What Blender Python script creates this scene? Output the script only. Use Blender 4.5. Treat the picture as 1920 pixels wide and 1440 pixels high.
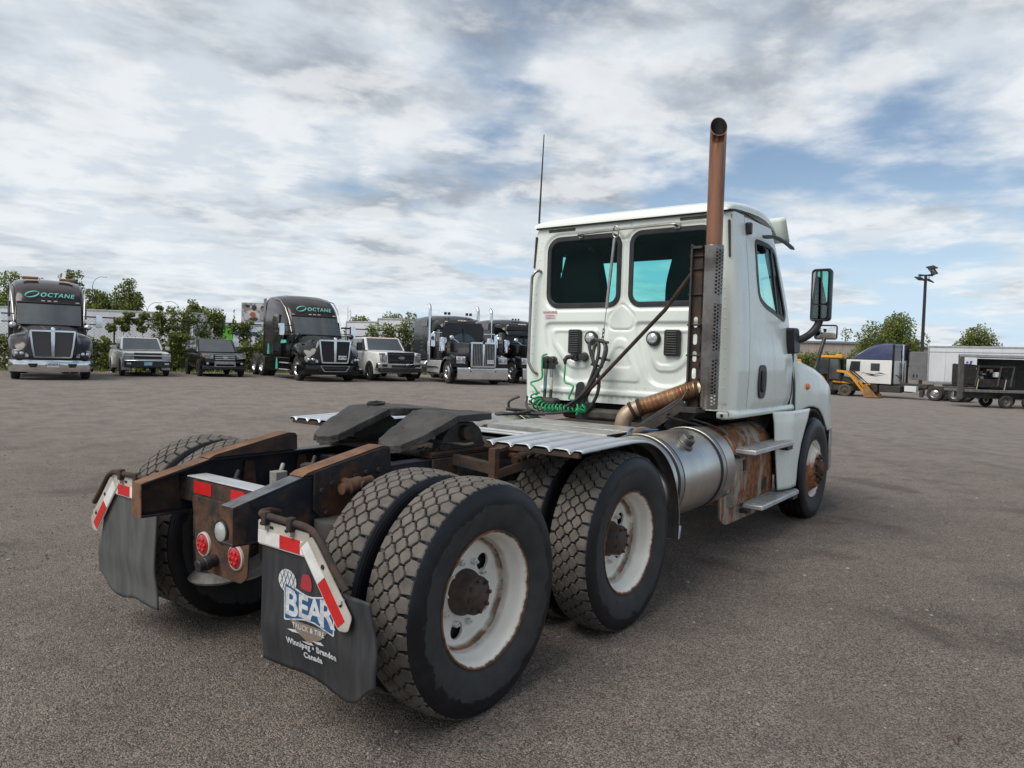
import bpy, bmesh, math, random
from math import sin, cos, pi, radians, sqrt, atan2, tan, hypot
from mathutils import Vector, Matrix, noise as mnoise
from mathutils.geometry import tessellate_polygon
random.seed(7)
scene = bpy.context.scene
for o in list(bpy.data.objects): bpy.data.objects.remove(o)

# ---------------------------------------------------------------- camera
cd = bpy.data.cameras.new('camera'); cam = bpy.data.objects.new('camera', cd)
scene.collection.objects.link(cam); scene.camera = cam
YAW, PITCH, ROLL = 0.647372, -0.0404843, 0.0283141
fw = Vector((cos(PITCH)*cos(YAW), cos(PITCH)*sin(YAW), sin(PITCH)))
rt = Vector((sin(YAW), -cos(YAW), 0)); up = rt.cross(fw)
r2 = rt*cos(ROLL) + up*sin(ROLL); u2 = up*cos(ROLL) - rt*sin(ROLL)
CAM = Vector((-2.4796, -3.1639, 1.5864))
cam.matrix_world = Matrix(((r2.x, u2.x, -fw.x, CAM.x), (r2.y, u2.y, -fw.y, CAM.y), (r2.z, u2.z, -fw.z, CAM.z), (0, 0, 0, 1)))
cd.sensor_width = 36; cd.lens = 36*1361.42/1920; cd.clip_start = .05; cd.clip_end = 3000

# ---------------------------------------------------------------- sky, sun, exposure
SUN_EL, SUN_AZ = radians(50), radians(166)       # azimuth of the sun seen from the lot, counter-clockwise from +X
world = bpy.data.worlds.new('World'); scene.world = world; world.use_nodes = True
wt = world.node_tree; wt.nodes.clear()
def wn(t, **k):
    n = wt.nodes.new(t)
    for a, b in k.items(): setattr(n, a, b)
    return n
def wm(op, a, b=None, c=None, clamp=False):
    n = wn('ShaderNodeMath', operation=op, use_clamp=clamp)
    for i, v in enumerate((a, b, c)):
        if v is None: continue
        if isinstance(v, (int, float)): n.inputs[i].default_value = v
        else: wt.links.new(v, n.inputs[i])
    return n.outputs[0]
def wramp(v, lo, hi, a=0., b=1.):
    n = wn('ShaderNodeMapRange', interpolation_type='SMOOTHSTEP'); wt.links.new(v, n.inputs[0])
    for i, q in enumerate((lo, hi, a, b)): n.inputs[i+1].default_value = q
    return n.outputs[0]
def wmix(f, a, b):
    n = wn('ShaderNodeMix', data_type='RGBA')
    for i, v in ((0, f), (6, a), (7, b)):
        if isinstance(v, (int, float)): n.inputs[i].default_value = v
        elif isinstance(v, tuple): n.inputs[i].default_value = v + (1,)
        else: wt.links.new(v, n.inputs[i])
    return n.outputs[2]
sky = wn('ShaderNodeTexSky', sky_type='NISHITA', sun_disc=False)
sky.sun_elevation = SUN_EL; sky.sun_rotation = pi/2 - SUN_AZ; sky.air_density = 1.0; sky.dust_density = .6; sky.ozone_density = 1.5
tc = wn('ShaderNodeTexCoord'); sep = wn('ShaderNodeSeparateXYZ'); wt.links.new(tc.outputs['Generated'], sep.inputs[0])
dz = wm('ADD', wm('MAXIMUM', sep.outputs[2], 0.), .13)
comb = wn('ShaderNodeCombineXYZ'); wt.links.new(wm('DIVIDE', sep.outputs[0], dz), comb.inputs[0]); wt.links.new(wm('DIVIDE', sep.outputs[1], dz), comb.inputs[1])
def wnoise(scale, det, rough, dist, off, stretch=(1, 1, 1), rot=0):
    m = wn('ShaderNodeMapping'); m.inputs['Location'].default_value = off; m.inputs['Scale'].default_value = stretch; m.inputs['Rotation'].default_value = (0, 0, rot)
    wt.links.new(comb.outputs[0], m.inputs[0])
    n = wn('ShaderNodeTexNoise'); wt.links.new(m.outputs[0], n.inputs['Vector'])
    for a, b in (('Scale', scale), ('Detail', det), ('Roughness', rough), ('Distortion', dist)): n.inputs[a].default_value = b
    return n.outputs['Fac']
#SKYPARAMS
K = 1/.085                                     # colours below are the radiance the sky should show; K undoes the background strength
def C(r, g, b): return (r*K, g*K, b*K)
side = wm('SUBTRACT', wm('MULTIPLY', sep.outputs[0], .603), wm('MULTIPLY', sep.outputs[1], .798))      # -1 north-west ... +1 south-east
big = wnoise(.62, 2, .5, .2, (3.6, 9.1, 0))
med = wnoise(1.2, 7, .53, .2, (12.2, 4.3, 0), (1, 1.05, 1), .5)
fine = wnoise(3.6, 8, .56, .15, (5.5, 1.7, 2.0), (1, 1.05, 1), .5)
sh1 = wnoise(1.75, 7, .55, .2, (31.2, 7.7, 1.0), (1, 1.15, 1), .5)
sh2 = wnoise(.75, 4, .5, .2, (21.0, 2.2, 3.0), (1, 1.15, 1), .5)
cov = wm('ADD', wm('ADD', wm('MULTIPLY', big, .55), wm('MULTIPLY', med, .85)), wm('MULTIPLY', fine, .28))
cov = wm('ADD', cov, wm('MULTIPLY', side, -.21))         # the deck closes to the north-west and breaks up to the south-east
alpha = wramp(cov, .655, .845)
shade = wm('ADD', wm('ADD', wm('MULTIPLY', sh1, .55), wm('MULTIPLY', sh2, .45)), wm('MULTIPLY', fine, .22))
grey = wramp(shade, .555, .715)
cloud = wmix(grey, C(.555, .605, .655), C(.285, .32, .365))
lit = wramp(wm('SUBTRACT', fine, wm('MULTIPLY', sh1, .35)), .24, .44)
cloud = wmix(wm('MULTIPLY', lit, .62), cloud, C(.79, .80, .80))
hz = wramp(sep.outputs[2], .0, .26, 1., 0.)
cloud = wmix(wm('MULTIPLY', hz, .45), cloud, C(.70, .755, .79))
skyc = wmix(wm('ADD', wm('MULTIPLY', hz, .75), .12), sky.outputs[0], C(.50, .645, .80))
final = wmix(wm('MULTIPLY', alpha, .95), skyc, cloud)
bg = wn('ShaderNodeBackground'); wt.links.new(final, bg.inputs[0]); bg.inputs[1].default_value = .085
wo = wn('ShaderNodeOutputWorld'); wt.links.new(bg.outputs[0], wo.inputs[0])

sd = bpy.data.lights.new('sun', 'SUN'); sun = bpy.data.objects.new('sun', sd); scene.collection.objects.link(sun)
sd.energy = 2.0; sd.angle = radians(38); sd.color = (1, .955, .88)
sdir = Vector((cos(SUN_EL)*cos(SUN_AZ), cos(SUN_EL)*sin(SUN_AZ), sin(SUN_EL)))
sun.rotation_euler = sdir.to_track_quat('Z', 'Y').to_euler(); sun.location = sdir*60
scene.cycles.max_bounces = 7; scene.cycles.diffuse_bounces = 3; scene.cycles.glossy_bounces = 4; scene.cycles.transparent_max_bounces = 8; scene.cycles.caustics_reflective = False; scene.cycles.caustics_refractive = False
scene.view_settings.view_transform = 'Standard'; scene.view_settings.look = 'None'
scene.view_settings.exposure = 0.31; scene.view_settings.gamma = 1; scene.view_settings.use_curve_mapping = False

# ---------------------------------------------------------------- mesh helpers
COL = scene.collection
class MB:
    def __init__(s): s.v = []; s.f = []; s.m = []; s.mi = 0
    def add(s, vs, fs):
        o = len(s.v); s.v.extend(tuple(v) for v in vs); s.f.extend(tuple(i+o for i in f) for f in fs); s.m.extend([s.mi]*len(fs)); return s
    def box(s, x0, x1, y0, y1, z0, z1, M=None):
        vs = [Vector((x, y, z)) for x in (x0, x1) for y in (y0, y1) for z in (z0, z1)]
        if M: vs = [M @ v for v in vs]
        return s.add(vs, [(0, 1, 3, 2), (4, 6, 7, 5), (0, 4, 5, 1), (2, 3, 7, 6), (0, 2, 6, 4), (1, 5, 7, 3)])
    def cbox(s, c, d, M=None):
        m = Matrix.Translation(c) @ (M or Matrix())
        return s.box(-d[0]/2, d[0]/2, -d[1]/2, d[1]/2, -d[2]/2, d[2]/2, m)
    def bar(s, a, b, w, h, upv=(0, 0, 1)):
        a = Vector(a); b = Vector(b); x = (b-a).normalized(); y = Vector(upv).cross(x)
        if y.length < 1e-4: y = Vector((0, 1, 0)).cross(x)
        y.normalize(); z = x.cross(y); m = Matrix((x, y, z)).transposed().to_4x4(); m.translation = (a+b)/2
        L = (b-a).length; return s.box(-L/2, L/2, -w/2, w/2, -h/2, h/2, m)
    def prism(s, poly, ax, a, b, holes=()):
        # poly: 2d points in the two other axes (in xyz order), extruded along axis ax from a to b
        def p3(q, t):
            if ax == 0: return (t, q[0], q[1])
            if ax == 1: return (q[0], t, q[1])
            return (q[0], q[1], t)
        if len(holes) == 1 and len(holes[0]) == len(poly):      # plain ring: quads between the two loops
            n = len(poly); vs = [p3(q, t) for t in (a, b) for l in (poly, holes[0]) for q in l]; fs = []
            for i in range(n):
                j = (i+1) % n; fs += [(i, j, n+j, n+i), (2*n+j, 2*n+i, 3*n+i, 3*n+j), (i, 2*n+i, 2*n+j, j), (n+i, n+j, 3*n+j, 3*n+i)]
            return s.add(vs, fs)
        loops = [list(poly)] + [list(h) for h in holes]
        flat = [q for l in loops for q in l]; n = len(flat)
        tri = tessellate_polygon([[Vector((q[0], q[1], 0)) for q in l] for l in loops])
        vs = [p3(q, a) for q in flat] + [p3(q, b) for q in flat]
        fs = [tuple(t) for t in tri] + [tuple(i+n for i in reversed(t)) for t in tri]
        if not holes: fs = [tuple(range(n)), tuple(range(2*n-1, n-1, -1))]
        o = 0
        for l in loops:
            k = len(l)
            fs += [(o+i, o+(i+1) % k, n+o+(i+1) % k, n+o+i) for i in range(k)]; o += k
        return s.add(vs, fs)
    def tube(s, pts, r, n=10, caps=True, closed=False):
        P = [Vector(p) for p in pts]; k = len(P); R = r if isinstance(r, (list, tuple)) else [r]*k
        T = []
        for i in range(k):
            if closed: t = P[(i+1) % k]-P[i-1]
            else: t = P[min(i+1, k-1)]-P[max(i-1, 0)]
            T.append(t.normalized())
        a = Vector((0, 0, 1)) if abs(T[0].z) < .9 else Vector((1, 0, 0))
        N = (a - T[0]*a.dot(T[0])).normalized(); vs = []
        for i in range(k):
            N = (N - T[i]*N.dot(T[i])).normalized(); B = T[i].cross(N)
            vs += [P[i]+(N*cos(2*pi*j/n)+B*sin(2*pi*j/n))*R[i] for j in range(n)]
        fs = [(i*n+j, i*n+(j+1) % n, ((i+1) % k)*n+(j+1) % n, ((i+1) % k)*n+j) for i in range(k if closed else k-1) for j in range(n)]
        if caps and not closed: fs += [tuple(range(n-1, -1, -1)), tuple((k-1)*n+j for j in range(n))]
        return s.add(vs, fs)
    def lathe(s, prof, ax=1, n=32, c=(0, 0, 0), a0=0, a1=2*pi, closed_prof=False):
        full = abs(a1-a0-2*pi) < 1e-6; k = n if full else n+1; m = len(prof); vs = []
        for i in range(k):
            a = a0+(a1-a0)*i/n
            for r, h in prof:
                p = [cos(a)*r, sin(a)*r]; p.insert(ax, h)
                vs.append((p[0]+c[0], p[1]+c[1], p[2]+c[2]))
        fs = []
        for i in range(n):
            i2 = (i+1) % k
            for j in range(m if closed_prof else m-1):
                j2 = (j+1) % m; fs.append((i*m+j, i*m+j2, i2*m+j2, i2*m+j))
        return s.add(vs, fs)
    def grid(s, fn, nu, nv, hole=None):
        vs = [fn(i/nu, j/nv) for i in range(nu+1) for j in range(nv+1)]; w = nv+1
        fs = [(i*w+j, (i+1)*w+j, (i+1)*w+j+1, i*w+j+1) for i in range(nu) for j in range(nv) if not (hole and hole((i+.5)/nu, (j+.5)/nv))]
        return s.add(vs, fs)
    def loft(s, rings, closed=True, caps=True):
        n = len(rings[0]); vs = [p for r in rings for p in r]
        fs = [(i*n+j, i*n+(j+1) % n, (i+1)*n+(j+1) % n, (i+1)*n+j) for i in range(len(rings)-1) for j in range(n if closed else n-1)]
        if caps and closed: fs += [tuple(range(n-1, -1, -1)), tuple((len(rings)-1)*n+j for j in range(n))]
        return s.add(vs, fs)
    def apply(s, fn, start=0):
        for i in range(start, len(s.v)): s.v[i] = tuple(fn(Vector(s.v[i])))
        return s
    def mesh(s, name, smooth=35, fix=True):
        me = bpy.data.meshes.new(name); me.from_pydata(s.v, [], s.f)
        if s.m and max(s.m): me.polygons.foreach_set('material_index', s.m)
        if fix:
            b = bmesh.new(); b.from_mesh(me); bmesh.ops.recalc_face_normals(b, faces=b.faces); b.to_mesh(me); b.free()
        if smooth: me.shade_smooth(); me.set_sharp_from_angle(angle=radians(smooth))
        me.update(); return me
    def build(s, name, mats, parent=None, smooth=35, bevel=0, solid=0, loc=None, seg=2, fix=True, subsurf=0):
        me = s.mesh(name, smooth, fix); return obj(name, me, mats, parent, bevel, solid, loc, seg, subsurf)
def obj(name, me, mats, parent=None, bevel=0, solid=0, loc=None, seg=2, subsurf=0):
    if mats is not None and not me.materials:
        for m in (mats if isinstance(mats, (list, tuple)) else [mats]): me.materials.append(m)
    o = bpy.data.objects.new(name, me); COL.objects.link(o)
    if parent: o.parent = parent
    if loc: o.location = loc
    if solid: md = o.modifiers.new('s', 'SOLIDIFY'); md.thickness = solid; md.offset = 0
    if bevel: md = o.modifiers.new('b', 'BEVEL'); md.width = bevel; md.segments = seg; md.limit_method = 'ANGLE'; md.angle_limit = radians(40)
    if subsurf: md = o.modifiers.new('u', 'SUBSURF'); md.levels = md.render_levels = subsurf
    return o
def empty(name, loc=(0, 0, 0), rz=0, label=None, cat=None, group=None):
    o = bpy.data.objects.new(name, None); COL.objects.link(o); o.location = loc; o.rotation_euler = (0, 0, rz); o.empty_display_size = .2
    tag(o, label, cat, group); return o
def tag(o, label=None, cat=None, group=None, kind=None):
    for k, v in (('label', label), ('category', cat), ('group', group), ('kind', kind)):
        if v: o[k] = v
    return o
def copy_tree(o, parent=None):
    c = o.copy(); COL.objects.link(c); c.parent = parent
    for ch in list(o.children): copy_tree(ch, c)
    return c
def rrect(x0, x1, y0, y1, r, n=6):
    if isinstance(r, (int, float)): r = [r]*4
    out = []
    for (cx, cy, a, q) in ((x1-r[0], y1-r[0], 0, r[0]), (x0+r[1], y1-r[1], 90, r[1]), (x0+r[2], y0+r[2], 180, r[2]), (x1-r[3], y0+r[3], 270, r[3])):
        for i in range(n+1): t = radians(a+90*i/n); out.append((cx+q*cos(t), cy+q*sin(t)))
    return out
def round_poly(pts, r, n=5):
    out = []; k = len(pts); rr = r if isinstance(r, (list, tuple)) else [r]*k
    for i in range(k):
        p = Vector(pts[i]); a = Vector(pts[i-1])-p; b = Vector(pts[(i+1) % k])-p; q = min(rr[i], a.length*.45, b.length*.45)
        A = p+a.normalized()*q; B = p+b.normalized()*q
        for j in range(n+1):
            t = j/n; out.append(tuple(A*(1-t)**2+p*2*t*(1-t)+B*t*t))
    return out
def circle(cx, cy, r, n=24, sx=1, sy=1): return [(cx+r*sx*cos(2*pi*i/n), cy+r*sy*sin(2*pi*i/n)) for i in range(n)]
def inpoly(x, y, P):
    c = False; n = len(P); j = n-1
    for i in range(n):
        if (P[i][1] > y) != (P[j][1] > y) and x < (P[j][0]-P[i][0])*(y-P[i][1])/(P[j][1]-P[i][1])+P[i][0]: c = not c
        j = i
    return c
def offset_poly(P, d):
    # moves each vertex of a convex-ish loop outward by d
    out = []; n = len(P); A = sum(P[i][0]*P[(i+1) % n][1]-P[(i+1) % n][0]*P[i][1] for i in range(n)); sg = 1 if A > 0 else -1
    for i in range(n):
        a = Vector(P[i-1]); b = Vector(P[i]); c = Vector(P[(i+1) % n])
        t = (c-a).normalized(); out.append((b.x+t.y*d*sg, b.y-t.x*d*sg))
    return out
def smooth(a, b, x): t = max(0, min(1, (x-a)/(b-a))); return t*t*(3-2*t)
def lerp(a, b, t): return a+(b-a)*t
def interp(x, tab):
    if x <= tab[0][0]: return tab[0][1]
    for (a, p), (b, q) in zip(tab, tab[1:]):
        if x <= b: return p+(q-p)*(x-a)/(b-a)
    return tab[-1][1]
def bez(pts, n=10):
    # catmull-rom through the points
    P = [Vector(p) for p in pts]; out = []
    for i in range(len(P)-1):
        a = P[max(i-1, 0)]; b = P[i]; c = P[i+1]; d = P[min(i+2, len(P)-1)]
        for j in range(n):
            t = j/n; out.append(.5*((2*b)+(c-a)*t+(2*a-5*b+4*c-d)*t*t+(3*b-a-3*c+d)*t**3))
    out.append(P[-1]); return out
_txt = {}
def text_mb(s, size=1, shear=0, bold=0, spacing=1, mb=None, fn=None, align='CENTER'):
    cu = bpy.data.curves.new('lettering', 'FONT'); cu.body = s; cu.size = size; cu.shear = shear; cu.offset = bold; cu.space_character = spacing
    cu.align_x = align; cu.align_y = 'CENTER'; cu.resolution_u = 3
    o = bpy.data.objects.new('lettering', cu); COL.objects.link(o)
    dg = bpy.context.evaluated_depsgraph_get(); me = bpy.data.meshes.new_from_object(o.evaluated_get(dg))
    mb = mb or MB(); vs = [v.co.copy() for v in me.vertices]
    if fn: vs = [fn(v.x, v.y) for v in vs]
    mb.add(vs, [tuple(p.vertices) for p in me.polygons])
    bpy.data.objects.remove(o); bpy.data.meshes.remove(me); bpy.data.curves.remove(cu); return mb

# ---------------------------------------------------------------- materials
class NT:
    def __init__(s, name):
        s.m = bpy.data.materials.new(name); s.m.use_nodes = True; s.t = s.m.node_tree
        s.b = s.t.nodes['Principled BSDF']; s.out = s.t.nodes['Material Output']; s._tc = None
    def n(s, t, **k):
        q = s.t.nodes.new(t)
        for a, b in k.items(): setattr(q, a, b)
        return q
    def put(s, v, i):
        if isinstance(v, (int, float)):
            i.default_value = v if not hasattr(i.default_value, '__len__') or isinstance(i.default_value, str) else (v,)*len(i.default_value)
        elif isinstance(v, (tuple, list)):
            i.default_value = tuple(v)+(1,) if len(v) == 3 and len(i.default_value) == 4 else tuple(v)
        else: s.t.links.new(v, i)
    @property
    def co(s):
        if not s._tc: s._tc = s.n('ShaderNodeTexCoord')
        return s._tc.outputs['Object']
    def map(s, scale=(1, 1, 1), loc=(0, 0, 0), v=None):
        q = s.n('ShaderNodeMapping'); s.put(v or s.co, q.inputs[0]); q.inputs['Scale'].default_value = scale; q.inputs['Location'].default_value = loc; return q.outputs[0]
    def noise(s, scale, det=4, rough=.55, dist=0, v=None, out='Fac'):
        q = s.n('ShaderNodeTexNoise'); s.put(v or s.co, q.inputs['Vector'])
        for a, b in (('Scale', scale), ('Detail', det), ('Roughness', rough), ('Distortion', dist)): q.inputs[a].default_value = b
        return q.outputs[out]
    def vor(s, scale, v=None, feature='F1', out='Distance', rnd=1):
        q = s.n('ShaderNodeTexVoronoi', feature=feature); s.put(v or s.co, q.inputs['Vector']); q.inputs['Scale'].default_value = scale; q.inputs['Randomness'].default_value = rnd; return q.outputs[out]
    def ramp(s, v, lo, hi, a=0., b=1.):
        q = s.n('ShaderNodeMapRange', interpolation_type='SMOOTHSTEP'); s.put(v, q.inputs[0])
        for i, x in enumerate((lo, hi, a, b)): q.inputs[i+1].default_value = x
        return q.outputs[0]
    def math(s, op, a, b=0., clamp=False):
        q = s.n('ShaderNodeMath', operation=op, use_clamp=clamp); s.put(a, q.inputs[0]); s.put(b, q.inputs[1]); return q.outputs[0]
    def mix(s, f, a, b, mode='MIX'):
        q = s.n('ShaderNodeMix', data_type='RGBA', blend_type=mode); s.put(f, q.inputs[0]); s.put(a, q.inputs[6]); s.put(b, q.inputs[7]); return q.outputs[2]
    def fmix(s, f, a, b):
        q = s.n('ShaderNodeMix', data_type='FLOAT'); s.put(f, q.inputs[0]); s.put(a, q.inputs[2]); s.put(b, q.inputs[3]); return q.outputs[0]
    def sep(s, v=None):
        q = s.n('ShaderNodeSeparateXYZ'); s.put(v or s.co, q.inputs[0]); return q.outputs
    def set(s, **k):
        for a, b in k.items(): s.put(b, s.b.inputs[{'col': 'Base Color', 'rough': 'Roughness', 'metal': 'Metallic', 'coat': 'Coat Weight', 'coatr': 'Coat Roughness', 'spec': 'Specular IOR Level', 'trans': 'Transmission Weight', 'ior': 'IOR', 'alpha': 'Alpha', 'emit': 'Emission Color', 'emits': 'Emission Strength', 'sheen': 'Sheen Weight'}[a]])
        return s
    def bump(s, h, strength=.3, dist=.01):
        q = s.n('ShaderNodeBump'); s.put(h, q.inputs['Height']); q.inputs['Strength'].default_value = strength; q.inputs['Distance'].default_value = dist
        s.t.links.new(q.outputs[0], s.b.inputs['Normal']); return s
def pm(name, col, rough=.5, metal=0, col2=None, vs=6, v=(.4, .62), dirt=None, bump=None, coat=0, spec=None):
    # base colour, a second tone spread by noise, and an optional dirt or rust layer (colour, scale, lo, hi, rough)
    t = NT(name); c = tuple(col); r = rough; mt = metal
    if col2: c = t.mix(t.ramp(t.noise(vs, 6, .6), *v), c, tuple(col2))
    if dirt:
        dc, ds, lo, hi, dr = dirt[:5]; f = t.ramp(t.noise(ds, 8, .65, .3, t.map((1, 1, 1), (3.3, 1.2, 7.1))), lo, hi)
        dc2 = tuple(x*.45 for x in dc); c = t.mix(f, c, t.mix(t.ramp(t.noise(ds*5, 5), .35, .65), tuple(dc), dc2))
        r = t.fmix(f, rough, dr); mt = t.fmix(f, metal, 0.) if metal else 0
    t.set(col=c, rough=r, metal=mt, coat=coat)
    if spec is not None: t.set(spec=spec)
    if coat: t.set(coatr=.06)
    if bump: t.bump(t.noise(bump[0], 6, .6), bump[1], bump[2])
    return t.m
MT = {}
def defmats():
    RUST = (.19, .075, .03)
    t = NT('white_paint'); film = t.ramp(t.noise(2.0, 7, .6, .6, t.map((2.2, 2.2, .6))), .44, .78); spot = t.ramp(t.noise(26, 5, .6), .66, .76); low = t.ramp(t.noise(1.7, 5), .4, .75)
    c = t.mix(t.math('MULTIPLY', film, .20), t.mix(low, (.81, .86, .80), (.765, .815, .755)), (.47, .455, .40)); c = t.mix(t.math('MULTIPLY', spot, .35), c, (.30, .25, .19))
    t.set(col=c, rough=t.fmix(film, .26, .42), coat=.35, coatr=.08); MT['white'] = t.m
    MT['white_hood'] = MT['white']
    MT['seam'] = pm('seam_black', (.015, .015, .016), .6)
    MT['black'] = pm('black_plastic', (.016, .016, .018), .42, 0, (.03, .03, .032), 8)
    MT['blacks'] = pm('black_satin', (.02, .02, .022), .6, 0, (.045, .042, .04), 12, bump=(60, .2, .002))
    MT['rail'] = pm('frame_paint', (.012, .014, .022), .38, 0, (.025, .026, .032), 9, (.4, .7), ((.12, .055, .03), 3.2, .55, .68, .85), (40, .3, .003))
    MT['rust'] = pm('rusty_steel', (.135, .058, .027), .85, 0, (.060, .032, .020), 7, (.34, .60), ((.030, .025, .024), 3.2, .50, .60, .8), (55, .5, .004))
    MT['rust_dark'] = pm('dark_rusty_steel', (.075, .040, .024), .85, 0, (.026, .022, .02), 9, (.36, .62), ((.16, .062, .026), 5.0, .6, .7, .9), (60, .5, .004))
    MT['rust_bright'] = pm('orange_rust_plate', (.21, .105, .052), .82, 0, (.11, .056, .032), 8, (.35, .65), ((.05, .038, .033), 4, .55, .68, .8), (60, .4, .003))
    MT['grease'] = pm('fifth_wheel_grease', (.026, .0235, .0215), .62, 0, (.060, .053, .046), 4, (.35, .65), ((.028, .024, .022), 5, .52, .62, .55), (16, .55, .02))
    MT['spring'] = pm('dusty_air_bag', (.085, .083, .08), .7, 0, (.05, .049, .048), 5); MT['rail_sheen'] = pm('rail_top_sheen', (.16, .165, .175), .4, .5, (.05, .052, .06), 6, (.4, .7))
    MT['shield'] = pm('heat_shield_steel', (.26, .24, .225), .24, 1, (.13, .115, .105), 5, (.4, .68), ((.16, .10, .06), 4, .64, .8, .6))
    MT['gusset'] = pm('scaly_rust_plate', (.105, .043, .020), .88, 0, (.040, .024, .018), 6, (.36, .58), ((.020, .018, .019), 3.6, .47, .56, .7), (45, .7, .005))
    MT['undercoat'] = pm('fender_underside_dirt', (.035, .033, .031), .85, 0, (.06, .055, .05), 6)
    MT['iron'] = pm('dirty_iron', (.035, .032, .03), .7, 0, (.065, .055, .045), 12, bump=(50, .4, .003))
    MT['alu'] = pm('worn_aluminium', (.62, .63, .64), .42, .45, (.50, .50, .50), 7, (.4, .7), ((.25, .22, .19), 4, .62, .82, .7))
    MT['galv'] = pm('galvanised_sheet', (.60, .63, .66), .42, .55, (.50, .53, .56), 5, (.4, .68), ((.36, .33, .29), 6, .63, .85, .75), (9, .08, .01))
    MT['steel'] = pm('bare_steel', (.40, .385, .37), .36, 1, (.28, .26, .24), 8, (.4, .7), ((.20, .10, .05), 5, .66, .82, .8))
    t = NT('tank_aluminium'); co = t.sep(); v = t.noise(3, 6, .6, 0, t.map((3, .8, .8)))
    t.set(col=t.mix(t.ramp(v, .35, .7), (.60, .575, .53), (.52, .50, .465)), metal=.95, rough=t.ramp(v, .3, .75, .30, .36)); MT['tank'] = t.m
    t = NT('stack_pipe')
    t.set(col=t.mix(t.ramp(t.noise(5, 6, .6, .6, t.map((1.6, 1.6, .22))), .36, .66), (.33, .165, .10), (.13, .05, .03)), metal=.8, rough=.3); MT['copper'] = t.m
    t = NT('flex_pipe'); z = t.noise(2.5, 5, .6)
    t.set(col=t.mix(t.ramp(z, .4, .62), (.36, .17, .09), (.50, .36, .24)), metal=.75, rough=.42); MT['flex'] = t.m
    MT['elbow'] = pm('elbow_pipe', (.42, .34, .25), .5, .55, (.34, .21, .13), 6, (.4, .65))
    MT['chrome'] = pm('chrome', (.75, .76, .77), .09, 1, (.62, .63, .64), 3)
    MT['rim'] = pm('white_rim_paint', (.74, .72, .68), .4, 0, (.64, .61, .55), 5, (.4, .7), ((.24, .11, .05), 3.0, .63, .72, .8), None, .15)
    t = NT('rim_paint_rusty'); s = t.sep(); rad = t.math('SQRT', t.math('ADD', t.math('POWER', s[0], 2.), t.math('POWER', s[2], 2.)))
    nz = t.noise(14, 6, .65); nb = t.noise(4.5, 6, .6, .4)
    edge = t.ramp(t.math('ADD', rad, t.math('MULTIPLY', nz, .022)), .298, .306)         # chipped lip rusts
    seam = t.math('MULTIPLY', t.ramp(t.math('ABSOLUTE', t.math('SUBTRACT', t.math('ADD', rad, t.math('MULTIPLY', t.math('SUBTRACT', nb, .5), .03)), .247)), .0, .016, 1., 0.), t.ramp(nb, .36, .52))
    f = t.math('MAXIMUM', edge, t.math('MAXIMUM', seam, t.ramp(nb, .73, .77)), True)
    t.set(col=t.mix(f, t.mix(t.ramp(t.noise(6, 5), .35, .7), (.86, .83, .755), (.76, .725, .65)), t.mix(t.ramp(nz, .4, .6), (.26, .11, .045), (.09, .045, .025))), rough=t.fmix(f, .38, .85)); MT['rim_r'] = t.m
    t = NT('front_disc_rust'); nb = t.noise(5, 7, .65, .5); nz = t.noise(25, 5)
    s = t.sep(); lowf = t.ramp(t.math('ADD', nb, t.math('MULTIPLY', s[2], -.9)), .34, .52)
    t.set(col=t.mix(lowf, (.62, .58, .52), t.mix(t.ramp(nz, .35, .65), (.36, .145, .055), (.15, .06, .028))), rough=.75); MT['front_disc'] = t.m
    MT['hub'] = pm('greasy_hub', (.045, .033, .028), .6, 0, (.085, .05, .034), 10, bump=(45, .6, .004))
    t = NT('tyre_rubber'); s = t.sep(); rad = t.math('SQRT', t.math('ADD', t.math('POWER', s[0], 2.), t.math('POWER', s[2], 2.)))
    drip = t.noise(9, 6, .65, .6); f = t.ramp(t.math('ADD', rad, t.math('MULTIPLY', t.math('SUBTRACT', drip, .5), -.13)), .425, .432)
    f2 = t.ramp(t.math('ADD', rad, t.math('MULTIPLY', t.math('SUBTRACT', t.noise(30, 4), .5), .02)), .508, .516)
    g = t.mix(t.ramp(t.noise(10, 5, .6), .35, .7), (.046, .0455, .045), (.034, .0335, .034))
    c = t.mix(f, g, t.mix(t.ramp(t.noise(7, 5), .45, .75), (.0075, .008, .011), (.016, .016, .019)))
    rib = t.math('MULTIPLY', t.math('SINE', t.math('MULTIPLY', rad, 520.)), t.ramp(rad, .455, .47)); t.set(col=c, rough=t.fmix(f, .72, .42), spec=.35); t.bump(t.math('ADD', t.noise(70, 4), t.math('MULTIPLY', rib, .6)), .18, .003); MT['tyre'] = t.m
    t = NT('tread_blocks'); q = t.noise(13, 5, .6); w = t.n('ShaderNodeNewGeometry')
    t.set(col=t.mix(t.ramp(q, .35, .68), (.145, .128, .110), (.090, .079, .069)), rough=.9); t.bump(t.noise(160, 3), .35, .003); MT['tread'] = t.m
    MT['tyre_far'] = pm('tyre_far', (.022, .022, .023), .75, 0, (.045, .043, .04), 6)
    t = NT('glass_tint'); t.set(col=(.012, .016, .016), rough=.02, ior=1.5, trans=0, alpha=.80); MT['glass'] = t.m
    g = NT('tinted_glazing'); g.t.nodes.remove(g.b)
    gl = g.n('ShaderNodeBsdfGlossy'); gl.inputs['Roughness'].default_value = .01; gl.inputs['Color'].default_value = (.55, .6, .6, 1)
    tr = g.n('ShaderNodeBsdfTransparent'); tr.inputs['Color'].default_value = (.56, .89, .865, 1)
    lw = g.n('ShaderNodeLayerWeight'); lw.inputs['Blend'].default_value = .5; fr = g.math('ADD', g.math('MULTIPLY', g.math('POWER', lw.outputs['Facing'], 4.), .75), .012); mx = g.n('ShaderNodeMixShader')
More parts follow.
